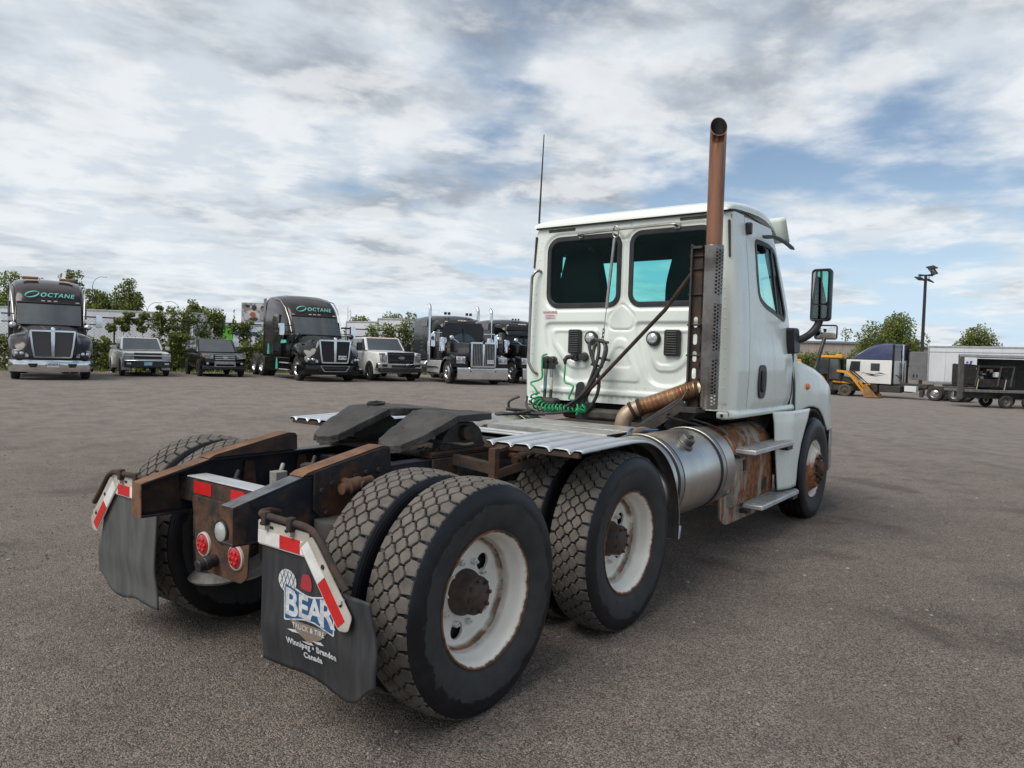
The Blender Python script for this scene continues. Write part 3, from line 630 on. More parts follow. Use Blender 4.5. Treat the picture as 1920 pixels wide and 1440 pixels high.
# ---- quarter fenders: ribbed sheet, flat on top and bent down in front of the second axle
def qf(s):
    prof = [(.70, 1.10), (.80, 1.102), (.95, 1.105), (1.10, 1.108), (1.25, 1.110), (1.36, 1.105)]
    for k in range(1, 13):
        a = radians(88-8.2*k); prof.append((1.345+.60*cos(a), .505+.60*sin(a)))
    prof.append((1.953, .50))
    P = [Vector(p) for p in prof]; acc = [0]
    for a, b in zip(P, P[1:]): acc.append(acc[-1]+(b-a).length)
    def at(u):
        d = u*acc[-1]
        for i in range(len(P)-1):
            if d <= acc[i+1] or i == len(P)-2:
                t = (d-acc[i])/(acc[i+1]-acc[i]); q = P[i].lerp(P[i+1], t); tg = (P[i+1]-P[i]).normalized(); return q, Vector((-tg.y, tg.x))
    def fn(u, v):
        q, n = at(u); y = lerp(.585, 1.225, v); c = (v*5+.08) % 1.0; h = -.022*math.exp(-((c-.5)/.11)**2)*(1 if .04 < v < .96 else 0)
        h -= .012*smooth(.985, 1, v) + .006*smooth(.5, 0, u)*sin(v*9)*.3
        return (q.x+n.x*h, s*y, q.y+n.y*h)
    m = MB(); m.grid(fn, 46, 90); q = m.build('quarter_fender', MT['galv'], truck, solid=.003, fix=False)
    def fl_(u, v): p_ = fn(u, v); _, n_ = at(u); return (p_[0]-n_.x*.005, p_[1]*.999, p_[2]-n_.y*.005)
    m = MB(); m.grid(fl_, 46, 90); m.build('fender_lining', MT['undercoat'], q, fix=False)
    m = MB(); m.box(.705, .735, s*.57, s*1.20, 1.058, 1.086); m.build('fender_bar', MT['rust_dark'], truck, bevel=.003)
    m = MB(); m.box(.585, .625, s*.70, s*.745, .90, 1.075); m.build('fender_post', MT['rust'], truck, bevel=.003)
    m = MB(); m.bar((.60, s*.445, .985), (.61, s*.74, .96), .05, .06); m.bar((.61, s*.735, .93), (.90, s*.80, .985), .02, .05); m.bar((.62, s*.72, 1.06), (.72, s*.72, 1.075), .05, .02); m.build('fender_bracket', MT['rust_dark'], truck, bevel=.003)
qf(-1); qf(1)
# ---- deck plates behind the cab
t = NT('checker_plate'); br = t.n('ShaderNodeTexBrick'); t.put(t.map((1, 1, 1)), br.inputs[0])
vv = t.sep(); ck = t.math('MULTIPLY', t.math('SINE', t.math('MULTIPLY', t.math('ADD', vv[0], vv[1]), 62.)), t.math('SINE', t.math('MULTIPLY', t.math('SUBTRACT', vv[0], vv[1]), 62.)))
t.set(col=t.mix(t.ramp(t.noise(6, 6), .4, .7), (.56, .55, .53), (.38, .36, .33)), metal=.7, rough=.42); t.bump(t.ramp(ck, .25, .7), .9, .006); MT['checker'] = t.m
for (x0, x1, z) in ((1.93, 2.235, 1.048), (2.24, 2.60, 1.050)):
    m = MB(); m.box(x0, x1, -.665, .40, z-.006, z); m.box(x0, x0+.006, -.665, .40, z-.05, z-.006); m.build('deck_plate', MT['checker'], truck, bevel=.002)
m = MB(); m.box(1.46, 1.50, -.5, .56, 1.035, 1.047); m.box(1.70, 1.78, -.5, .5, 1.003, 1.03); m.build('deck_bearer', MT['alu'], truck, bevel=.003)
m = MB(); m.box(1.95, 2.6, -.43, -.36, 1.003, 1.04); m.box(1.95, 2.6, .3, .38, 1.003, 1.04); m.box(2.62, 3.28, -.43, .43, 1.0, 1.02); m.build('deck_bearer', MT['rust_dark'], truck)
# ---- fuel tanks
MT['capmetal'] = pm('dull_cap', (.20, .195, .19), .45, .8, (.12, .115, .11), 12)
def tank(s):
    c = (0, s*.86, .742); R = .312
    m = MB(); m.lathe([(0, 1.715), (.15, 1.718), (.27, 1.730), (.300, 1.745), (R, 1.77), (R, 3.08), (.302, 3.105), (.27, 3.12), (.15, 3.132), (0, 3.135)], 0, 64, c); tk = m.build('fuel_tank', MT['tank'], truck)
    for x in (2.07, 2.84):
        m = MB(); m.lathe([(R+.002, x-.050), (R+.006, x-.050), (R+.006, x+.050), (R+.002, x+.050)], 0, 64, c); m.build('tank_strap', MT['seam'], tk)
        m = MB(); m.lathe([(R+.006, x-.024), (R+.011, x-.022), (R+.011, x+.022), (R+.006, x+.024)], 0, 64, c); m.build('strap_band', MT['steel'], tk)
        m = MB(); m.prism([(.43*1, 1.0), (.52, 1.02), (.60, .98), (.54, .742), (.60, .50), (.52, .46), (.43, .55)], 0, x-.03, x+.03)
        m.apply(lambda v: Vector((v.x, s*v.y, v.z))); m.build('tank_bracket', MT['rail'], tk)
    a = radians(38); d = Vector((0, s*sin(a), cos(a))); p = Vector(c)+Vector((2.36, 0, 0))+d*(R-.01)
    m = MB(); m.tube([p, p+d*.022, p+d*.024, p+d*.075], [.072, .068, .052, .050], 20); m.build('filler_cap', MT['capmetal'], tk, bevel=.006)
    m = MB(); m.bar(p+d*.075, p+d*.083, .022, .09, (1, 0, 0)); m.build('cap_grip', MT['iron'], tk)
    return tk
tank(-1); tank(1)
m = MB(); m.tube(bez([(2.10, -.76, 1.055), (2.25, -.74, 1.065), (2.45, -.70, 1.05), (2.7, -.66, 1.0)], 6), .022, 12); m.build('vent_pipe', MT['elbow'], truck)
m = MB(); m.tube(bez([(1.98, -.80, 1.05), (2.1, -.76, 1.085), (2.3, -.74, 1.06), (2.55, -.75, 1.05)], 6), .008, 8); m.build('fuel_line', pm('blue_line', (.06, .16, .28), .5), truck)
for k, pts in enumerate(([(2.75, -.72, 1.14), (2.9, -.8, 1.10), (3.05, -.86, 1.065), (3.1, -.95, 1.03)], [(2.8, -.70, 1.16), (3.0, -.78, 1.12), (3.25, -.9, 1.05), (3.3, -1.0, .98)])):
    m = MB(); m.tube(bez(pts, 6), .009, 7); m.build('air_line', MT['iron'], truck)
# ---- battery box, steps
prof = [(-.78, 1.03), (-.86, 1.02), (-.93, .985), (-1.0, .90), (-1.035, .82), (-1.045, .70), (-1.045, .40), (-1.03, .375), (-.9, .37)]
m = MB(); m.loft([[(x, y, z) for y, z in prof] for x in np.linspace(3.40, 4.40, 12)], closed=False, caps=False); bb = m.build('battery_box', MT['battery'], truck, solid=.01)
m = MB(); m.prism([(y, z) for y, z in prof] + [(-.55, .37), (-.55, 1.0)], 0, 3.385, 3.395); m.build('box_end', MT['battery'], bb)
m = MB(); m.prism(round_poly([(3.22, .47), (3.46, .47), (3.60, .40), (4.26, .37), (4.20, .24), (4.10, .215), (3.36, .225), (3.24, .28)], .05), 1, -1.0, -.985); m.prism(round_poly([(3.24, .50), (3.42, .50), (3.42, .86), (3.33, .86)], .03), 1, -1.02, -1.005); m.build('box_shield', MT['battery'], bb)
for (x, z) in ((3.62, .70), (4.12, .47), (4.18, .49)):
    m = MB(); m.prism(round_poly([(x-.025, z-.045), (x+.03, z-.045), (x+.03, z+.05), (x-.02, z+.05)], .012), 1, -1.056, -1.046); m.build('rust_hole', MT['seam'], bb)
t = NT('step_grating'); vv = t.sep(); t.set(col=t.mix(t.ramp(t.noise(9, 5), .35, .7), (.54, .54, .53), (.36, .355, .34)), metal=.35, rough=.48)
ck = t.math('MULTIPLY', t.math('SINE', t.math('MULTIPLY', vv[0], 150.)), t.math('SINE', t.math('MULTIPLY', vv[1], 120.))); t.bump(t.ramp(ck, .1, .6), .9, .006); MT['step'] = t.m
def step(x0, x1, z):
    m = MB(); m.box(x0, x1, -1.205, -1.03, z-.045, z-.004); st = m.build('step', MT['alu'], truck, bevel=.008)
    ux = (x1-x0)/22
    for k in range(3):
        g = MB(); y0 = -1.195+k*.055
        holes = [rrect(x0+.03+i*.05, x0+.03+i*.05+.034, y0+.014, y0+.034, .008, 2) for i in range(int((x1-x0-.06)/.05))]
        g.prism(rrect(x0+.01, x1-.01, y0, y0+.048, .004, 2), 2, z-.003, z+.004, holes); g.build('step_tread', MT['step'], st)
    m = MB(); m.box(x0-.06, x0+.02, -1.10, -1.03, z-.075, z-.046); m.box(x1-.14, x1+.02, -1.19, -1.02, z-.085, z-.047); m.build('step_bracket', MT['black'], st)
step(3.44, 4.50, .862); step(3.66, 4.73, .372)
# ---- cab shell
HW = [(1.05, 1.045), (1.25, 1.058), (1.5, 1.068), (1.8, 1.062), (2.1, 1.045), (2.5, 1.008), (2.82, .97)]
def hw(z): return interp(z, HW)
XB, XD = 3.30, 3.60
def sdf(px, pz, poly):
    n = len(poly); d = np.full(px.shape, 1e9); ins = np.zeros(px.shape, bool)
    for i in range(n):
        ax, az = poly[i]; bx_, bz_ = poly[(i+1) % n]; ex, ez = bx_-ax, bz_-az; L2 = ex*ex+ez*ez+1e-12
        t = np.clip(((px-ax)*ex+(pz-az)*ez)/L2, 0, 1); d = np.minimum(d, np.hypot(px-ax-t*ex, pz-az-t*ez))
        c = ((az > pz) != (bz_ > pz)) & (px < ex*(pz-az)/(ez if abs(ez) > 1e-12 else 1e-12)+ax); ins ^= c
    return np.where(ins, -d, d)
def sst(a, b, x): t = np.clip((x-a)/(b-a), 0, 1); return t*t*(3-2*t)
WIN = [rrect(.035, .815, 2.05, 2.70, [.13, .11, .11, .13], 8), rrect(-.845, -.065, 2.05, 2.70, [.11, .13, .13, .11], 8)]
def mir(P): return [(-y, z) for y, z in P]
SH_O = round_poly([(-.125, 1.90), (-.20, 1.62), (-.285, 1.40), (-.37, 1.352), (-.53, 1.352), (-.64, 1.42), (-.80, 1.64), (-.83, 1.90)], .07)
SH_I = round_poly([(-.235, 1.845), (-.31, 1.55), (-.36, 1.475), (-.52, 1.475), (-.60, 1.53), (-.74, 1.70), (-.76, 1.845)], .05)
SH_J = round_poly([(-.27, 1.815), (-.345, 1.565), (-.385, 1.535), (-.50, 1.535), (-.57, 1.58), (-.70, 1.72), (-.72, 1.815)], .04)
HEX = round_poly([(.0, 2.075), (.075, 2.02), (.135, 1.945), (.125, 1.865), (.085, 1.835), (-.085, 1.835), (-.125, 1.865), (-.135, 1.945), (-.075, 2.02)], .04)
TRAP = round_poly([(.05, 1.76), (.20, 1.42), (.19, 1.372), (-.19, 1.372), (-.20, 1.42), (-.05, 1.76)], .07)
TRAI = round_poly([(.04, 1.68), (.12, 1.50), (-.12, 1.50), (-.04, 1.68)], .04)
TOPK = round_poly([(.08, 2.79), (.06, 2.68), (.03, 2.64), (-.03, 2.64), (-.06, 2.68), (-.08, 2.79)], .03)
def back_emboss(Y, Z):
    e = np.zeros_like(Y)
    for W in WIN:
        d = sdf(Y, Z, W); e -= .014*sst(.050, .026, d)
    for P in (SH_O, mir(SH_O)): e -= .022*sst(.014, -.016, sdf(Y, Z, P))
    for P in (SH_I, mir(SH_I)): e += .016*sst(.012, -.012, sdf(Y, Z, P))
    for P in (SH_J, mir(SH_J)): e -= .010*sst(.010, -.012, sdf(Y, Z, P))
    d = sdf(Y, Z, HEX); e -= .010*sst(.016, .0, np.abs(d))
    d = sdf(Y, Z, TRAP); e += .012*sst(.012, -.012, d); e -= .010*sst(.012, -.012, sdf(Y, Z, TRAI))
    d = sdf(Y, Z, TOPK); e -= .008*sst(.014, .0, np.abs(d))
    e += .014*sst(1.292, 1.280, Z)*sst(1.236, 1.248, Z)*sst(.86, .84, np.abs(Y))      # raised band
    e -= .006*sst(.005, .0, np.abs(Z-1.347))                                       # joint line
    e -= .010*sst(1.232, 1.222, Z)*(.6+.4*np.sign(np.sin(Y*95)))                      # scalloped hem
    return e
NU, NV = 232, 170; RC = .075
ZB, ZT = 1.168, 2.812
def cabback():
    zs = np.linspace(ZB, ZT, NV+1); S = np.linspace(-1, 1, NU+1); V = []; arr = []
    for z in zs:
        h = hw(z); straight = h-RC; arc = RC*pi/2; side = XD-.006-XB-RC; tot = straight+arc+side
        s = S*tot; a = np.abs(s); sg = np.sign(s)
        th = np.clip((a-straight)/RC, 0, pi/2)
        y = np.where(a <= straight, a, straight+RC*np.sin(th)); x = np.where(a <= straight, XB, XB+RC*(1-np.cos(th)))+np.clip(a-straight-arc, 0, None)
        nx = -np.cos(th); ny = np.sin(th)
        e = back_emboss(sg*y, np.full_like(y, z))*np.where(a <= straight+.01, 1, 0)
        V.append(np.stack([x+nx*e, sg*(y+ny*0), np.full_like(y, z)], -1)); arr.append((sg*y, x))
    m = MB(); W = NU+1
    m.v = [tuple(p) for row in V for p in row]
    for j in range(NV):
        zc_ = (zs[j]+zs[j+1])/2; yr = arr[j][0]; xr = arr[j][1]
        for i in range(NU):
            yc = (yr[i]+yr[i+1])/2
            if xr[i] < XB+.01 and (inpoly(yc, zc_, WIN[0]) or inpoly(yc, zc_, WIN[1])): continue
            m.f.append((j*W+i, j*W+i+1, (j+1)*W+i+1, (j+1)*W+i)); m.m.append(0)
    return m
cab = cabback().build('cab_back_panel', MT['white'], truck, smooth=60, fix=False)
# rear windows
for W in WIN:
    m = MB(); m.prism(offset_poly(W, .012), 0, XB+.004, XB+.018, [offset_poly(W, -.034)]); g = m.build('rear_window', MT['black'], truck, bevel=.004)
    m = MB(); m.prism(offset_poly(W, -.030), 0, XB+.009, XB+.013); m.build('window_pane', MT['glaze'], g)
# rivets down both flanks and along the hem
rv = MB(); rv.lathe([(0, -.004), (.004, -.0035), (.007, 0)], 0, 8); RV = rv.mesh('rivet'); RV.materials.append(MT['white'])
pts = [(s*.945, z) for s in (-1, 1) for z in np.arange(1.36, 2.68, .082)] + [(y, 1.325) for y in np.arange(-.62, .66, .09)]
for y, z in pts: obj('rivet', RV, None, cab, loc=(XB-.001, y*(hw(z)-.10)/.945 if abs(y) > .9 else y, z))
# door sides
DOOR_WIN = round_poly([(3.80, 2.635), (4.13, 2.635), (4.315, 2.60), (4.56, 2.03), (4.52, 1.975), (3.98, 2.07), (3.83, 2.13), (3.805, 2.3)], [.06, .05, .06, .07, .05, .12, .10, .1])
def xf(z): return interp(z, [(1.12, 4.93), (1.3, 5.0), (1.6, 4.98), (1.9, 4.80), (2.0, 4.74), (2.3, 4.59), (2.6, 4.42), (2.83, 4.28)])
def door(s):
    def fn(u, v):
        z = lerp(1.145, 2.80, v); x = lerp(XD, xf(z), u)
        y = hw(z) + .010*sin(pi*min(1, (x-XD)/1.1)) + .014*smooth(1.78, 1.62, z)*smooth(1.16, 1.24, z)*smooth(XD, XD+.12, x)
        y -= .05*smooth(4.45, 5.05, x)*smooth(2.2, 1.6, z) + .02*smooth(.96, 1, u)
        return (x, s*y, z)
    def hole(u, v):
        z = lerp(1.145, 2.80, v); return inpoly(lerp(XD, xf(z), u), z, DOOR_WIN)
    m = MB(); m.grid(fn, 90, 110, hole); d = m.build('door', MT['white'], truck, smooth=60, fix=False)
    def yw(x, z): return hw(z)+.010*sin(pi*min(1, (x-XD)/1.1))
    def wrap(m, off):
        m.apply(lambda v: Vector((v.x, s*(yw(v.x, v.z)+off+v.y), v.z)))
    m = MB(); m.prism(offset_poly(DOOR_WIN, .014), 1, 0, .012, [offset_poly(DOOR_WIN, -.026)]); wrap(m, -.007); g = m.build('window_frame', MT['black'], d, smooth=0)
    m = MB(); m.prism(offset_poly(DOOR_WIN, -.02), 1, 0, .004); wrap(m, -.008); m.build('window_pane', MT['clear'], d, smooth=0)
    m = MB(); m.bar((4.205, s*(yw(4.2, 2.63)+.003), 2.62), (4.30, s*(yw(4.3, 2.03)+.003), 2.03), .035, .012, (0, 1, 0)); m.build('window_divider', MT['black'], d)
    hp = round_poly([(3.78, 1.558), (3.965, 1.558), (3.985, 1.41), (3.95, 1.265), (3.80, 1.265), (3.765, 1.41)], .06)
    m = MB(); m.prism(hp, 1, s*(hw(1.4)+.018), s*(hw(1.4)+.032)); h = m.build('door_handle', MT['black'], d, bevel=.006)
    m = MB(); m.prism(round_poly([(3.825, 1.51), (3.915, 1.51), (3.925, 1.41), (3.905, 1.32), (3.835, 1.32), (3.82, 1.41)], .03), 1, s*(hw(1.4)+.032), s*(hw(1.4)+.046)); m.build('handle_grip', MT['blacks'], h, bevel=.006)
    # dark inner lining just behind the gaps
    def fi(u, v): p = fn(u, v); return (p[0]-.01, p[1]-s*.045, p[2])
    m = MB(); m.grid(lambda u, v: ((lambda p: (p[0], p[1]-s*.035, p[2]))(fn(u*1.06-.03, v))), 40, 60, lambda u, v: hole(u*1.06-.03, v)); m.build('door_lining', MT['interior'], d, fix=False)
    # black rain visor over the window
    pts = bez([(3.90, s*1.02, 2.672), (4.05, s*1.055, 2.690), (4.25, s*1.085, 2.672), (4.44, s*1.10, 2.640)], 6)
    m = MB(); m.loft([[p+Vector((0, 0, .018)), p+Vector((0, s*.045, .010)), p+Vector((0, s*.055, -.022)), p+Vector((0, s*.01, -.012))] for p in pts]); m.build('rain_visor', MT['black'], d, bevel=.006)
    m = MB(); m.cbox((3.63, s*(hw(2.70)+.02), 2.705), (.055, .05, .10)); m.build('side_marker', MT['black'], d, bevel=.012)
door(-1); door(1)
# cab sill lip under the door and the corner
for s in (-1, 1):
    m = MB()
    def lip(u, v):
        x = lerp(3.29, 4.90, u); z = lerp(1.175, 1.105, v); y = hw(1.15)+.004+.018*sin(pi*v)-.05*smooth(3.36, 3.28, x)-.05*smooth(.75, 1, v)
        return (x, s*y, z)
    m.grid(lip, 30, 8); m.build('cab_sill', MT['white'], truck, solid=.01, fix=False)
    m = MB(); m.cbox((3.30, s*.965, 1.135), (.04, .10, .06)); m.build('corner_foot', MT['white'], truck, bevel=.015)
    m = MB(); m.lathe([(0, -.006), (.012, -.005), (.014, 0)], 0, 10, (3.278, s*.965, 1.135)); m.build('bolt', MT['iron'], truck)
m = MB(); m.box(3.30, 4.9, -1.0, 1.0, 1.10, 1.15); m.build('cab_floor', MT['interior'], truck)
# roof cap
rings = []
RX = [(3.262, 2.806, 2.806, .955), (3.268, 2.812, 2.845, .965), (3.30, 2.818, 2.875, .975), (3.36, 2.826, 2.900, .978), (3.5, 2.838, 2.935, .978), (3.7, 2.852, 2.966, .976), (3.95, 2.862, 2.985, .972), (4.15, 2.858, 2.982, .966), (4.35, 2.84, 2.955, .955), (4.52, 2.81, 2.905, .94), (4.64, 2.775, 2.84, .92), (4.70, 2.755, 2.78, .90)]
for (x, zs_, zc_, w) in RX:
    r = []
    for k in range(33):
        a = pi*k/32; c = cos(a); y = w*(abs(c)**.32)*(1 if c > 0 else -1); z = zs_+(zc_-zs_)*(sin(a)**.55 if sin(a) > 0 else 0)
        r.append((x, y, z))
    rings.append(r)
m = MB(); m.loft(rings, closed=False, caps=False); m.f.append(tuple(range(33))); m.m.append(0); m.build('cab_roof', MT['white'], truck, smooth=50)
m = MB(); m.tube([(4.4, -.95, 2.80), (3.6, -.974, 2.832), (3.31, -.965, 2.806), (3.275, -.93, 2.802), (3.272, .93, 2.802), (3.31, .965, 2.806), (3.6, .974, 2.832), (4.4, .95, 2.80)], .007, 6); m.build('roof_seal', MT['seam'], truck)
# outside sun visor on the forehead
m = MB()
def vis(u, v):
    y = lerp(-1.0, 1.0, u); x = 4.76+.16*v-.16*(y/1.0)**2*.9; z = 2.985-.215*v-.02*abs(y)
    return (x, y, z)
m.grid(vis, 30, 6); m.build('sun_visor', MT['white'], truck, solid=.014, fix=False)
# windscreen, pillars, cowl
def ws(u, v):
    y = lerp(-.93, .93, u)*lerp(1.05, .98, v); z = lerp(1.93, 2.76, v); x = lerp(4.98, 4.52, v)-.24*(y/1.0)**2
    return (x, y, z)
m = MB(); m.grid(ws, 24, 10); m.build('windscreen', MT['clear'], truck, fix=False)
for s in (-1, 1):
    m = MB(); m.loft([[Vector(ws(0 if s < 0 else 1, v))+Vector(d) for d in ((.03, 0, 0), (0, s*.06, 0), (-.09, s*.035, 0), (-.04, -s*.03, 0))] for v in (0, .25, .5, .75, 1)]); m.build('windscreen_pillar', MT['white'], truck, bevel=.008)
m = MB(); m.loft([[Vector(ws(u, 1))+Vector(d) for d in ((.05, 0, .03), (-.02, 0, .09), (-.08, 0, 0), (0, 0, -.05))] for u in (0, .25, .5, .75, 1)]); m.build('windscreen_header', MT['interior'], truck)
m = MB(); m.bar((4.99, 0, 1.93), (4.53, 0, 2.76), .04, .02, (1, 0, 0)); m.build('windscreen_divider', MT['seam'], truck)
m = MB(); m.loft([[(4.75, y, 1.15), (4.75, y, 1.90), (4.98-.24*y*y, y, 1.935), (5.06-.2*y*y, y, 1.86), (5.05, y, 1.15)] for y in np.linspace(-1.0, 1.0, 9)]); m.build('cowl', MT['interior'], truck)
# inside: dash, seats, wheel, dark lining
m = MB(); m.loft([[(4.45, y, 1.2), (4.42, y, 1.92), (4.50, y, 2.06), (4.68, y, 2.04), (4.74, y, 1.2)] for y in (-.95, 0, .95)]); m.build('dashboard', MT['interior'], truck)
for y in (.56, -.57):
    m = MB(); m.loft([[(3.47+.07*k, y+dx, z) for dx, z in round_poly([(-.23, 1.45), (.23, 1.45), (.235, 2.25), (.15, 2.60), (-.15, 2.60), (-.235, 2.25)], .08, 4)] for k in (0, 1, 2)]); st = m.build('seat', MT['interior'], truck)
    m = MB(); m.box(3.66, 4.15, y-.23, y+.23, 1.4, 1.55); m.box(3.75, 4.05, y-.15, y+.15, 1.15, 1.4); m.build('seat_cushion', MT['interior'], st, bevel=.05)
m = MB(); m.box(4.32, 4.44, -.92, .92, 2.60, 2.78); m.build('overhead_console', MT['interior'], truck, bevel=.02)
m = MB(); m.tube([(4.22+.1*cos(a), .47+.22*sin(a), 1.86+.2*cos(a)) for a in np.linspace(0, 2*pi, 25)[:-1]], .015, 8, closed=True); m.tube([(4.22, .47, 1.86), (4.5, .47, 1.7)], .03, 8); m.build('steering_wheel', MT['interior'], truck)
m = MB(); m.box(XB+.03, 4.5, -.93, .93, 2.775, 2.79); m.build('headliner', MT['interior'], truck)
for s in (-1, 1):
    m = MB(); m.box(XB+.03, 3.56, s*.955, s*.965, 1.15, 2.78); m.build('pillar_lining', MT['interior'], truck)
m = MB(); m.box(XB+.03, XB+.045, -.95, .95, 1.15, 2.02); m.box(XB+.03, XB+.04, -.04, .01, 2.02, 2.75); m.build('back_lining', MT['interior'], truck)
# ---- hood and fenders
def hood_ring(x):
    zt = interp(x, [(5.0, 1.93), (5.4, 1.88), (5.8, 1.80), (6.15, 1.68), (6.4, 1.55), (6.58, 1.30), (6.66, 1.05)])
    zf = interp(x, [(5.0, 1.62), (5.3, 1.60), (5.6, 1.55), (5.94, 1.475), (6.2, 1.40), (6.40, 1.31), (6.58, 1.16), (6.66, .98)])
    wf = interp(x, [(5.0, 1.055), (5.2, 1.09), (5.5, 1.14), (5.9, 1.15), (6.15, 1.12), (6.35, 1.05), (6.55, .92), (6.66, .84)])
    dx = x-5.33; arch = ZC+sqrt(max(0, .635**2-dx*dx)) if abs(dx) < .635 else 0
    zb = max(arch if abs(dx) < .6 else (1.10 if x < 5.33 else .86), .86)
    wt_ = interp(x, [(5.0, .80), (5.6, .66), (6.2, .56), (6.66, .50)])
    half = [(0, zt), (wt_*.6, zt-.006), (wt_*.9, zt-.035), (wt_, zt-.10), (wt_+.05, lerp(zf, zt, .35)), (lerp(wt_, wf, .55), zf+.015), (lerp(wt_, wf, .85), zf-.035), (wf-.015, zf-.12), (wf, max(zf-.26, zb+.03)), (wf+.008, zb+.02), (wf+.004, zb)]
    return [(x, y, z) for y, z in reversed(half)] + [(x, -y, z) for y, z in half[1:]]
xs = [5.0, 5.1, 5.2, 5.3, 5.4, 5.5, 5.6, 5.7, 5.8, 5.88, 5.94, 6.0, 6.1, 6.2, 6.3, 6.4, 6.5, 6.58, 6.63, 6.66]
m = MB(); m.loft([hood_ring(x) for x in xs], closed=False, caps=False); n = 21
m.f.append(tuple((len(xs)-1)*n+j for j in range(n))); m.m.append(0); hood = m.build('hood', MT['white'], truck, smooth=60, solid=.012)
m = MB(); m.box(6.60, 6.70, -.42, .42, .80, 1.45); m.build('grille', MT['chrome'], hood, bevel=.02)
m = MB()
rr = hood_ring(5.0); m.loft([[(5.003+d, y*.985, z-.02) for (_, y, z) in rr] for d in (-.03, .0)], closed=False, caps=False); m.build('hood_seal', MT['seam'], hood)
for s in (-1, 1):
    pts = [(5.005, s*1.062, 1.12), (5.01, s*1.064, 1.25)]
    m = MB(); m.loft([[(x, s*y, z) for y, z in ((1.168, .40), (1.168, .42))] for x in (4.3, 4.74)], closed=False, caps=False)
    sk = MB(); P = [(4.24, 1.135), (4.70, 1.13), (5.16, 1.118), (5.02, .97), (4.86, .80), (4.77, .62), (4.735, .40), (4.36, .44), (4.30, .75)]
    def sy(x, z): return 1.165-.075*smooth(4.62, 4.22, x)-.01*smooth(1.0, 1.13, z)
    k = MB()
    def fn(u, v):
        z = lerp(.40, 1.13, v); x0 = interp(z, [(.40, 4.36), (.75, 4.30), (1.13, 4.24)]); x1 = interp(z, [(.40, 4.735), (.62, 4.775), (.80, 4.86), (.97, 5.0), (1.13, 5.17)]); x = lerp(x0, x1, u)
        return (x, s*sy(x, z), z)
    k.grid(fn, 24, 24); k.build('fender_skirt', MT['white'], truck, solid=.012, fix=False)
    # side panel between door and hood with black cowl vent
    k = MB(); k.grid(lambda u, v: (lerp(xf(lerp(1.14, 1.92, v))+.008, 5.10 if v < .5 else lerp(5.10, 4.99, (v-.5)*2), u), s*(hw(lerp(1.14, 1.92, v))-.035+.02*u-.05*v*v), lerp(1.14, 1.92, v)), 8, 24); k.build('cowl_panel', MT['white'], truck, solid=.012, fix=False)
    k = MB(); k.prism(round_poly([(4.90, 1.92), (4.985, 1.92), (5.0, 1.60), (4.95, 1.57)], .02), 1, s*1.012, s*1.03); k.build('cowl_vent', MT['black'], truck)
    q = MB(); q.lathe([(0, -.055), (.02, -.053), (.032, -.04), (.036, 0)], 1, 16); q.apply(lambda v: Vector((v.x+5.235, s*(1.075-v.y), v.z+1.345))); q.build('marker_light', MT['amber'], truck)
    # bumper end
    q = MB(); q.loft([[(x, s*y, z) for x, y, z in ((6.05, 1.15, zz), (6.35, 1.10, zz), (6.70, .85, zz), (6.66, .80, zz), (6.33, 1.05, zz), (6.05, 1.12, zz))] for zz in (.40, .60, .87)]); q.build('bumper_end', MT['steel'], truck, bevel=.01)
    q = MB(); q.lathe([(.60, -.16), (.60, .16)], 1, 24, (5.33, s*.98, ZC), radians(8), radians(172)); q.build('wheel_arch_liner', MT['blacks'], truck, solid=.012)
m = MB(); m.box(6.62, 6.72, -.82, .82, .40, .80); m.build('bumper', MT['steel'], truck, bevel=.02)
m = MB(); m.box(4.4, 6.4, -.42, .42, .7, 1.45); m.box(3.4, 4.6, -.28, .28, .62, 1.08); m.build('engine_block', MT['iron'], truck)
m = MB(); m.tube([(5.33, -.95, .45), (5.33, .95, .45)], .06, 10); m.build('front_axle', MT['iron'], truck)
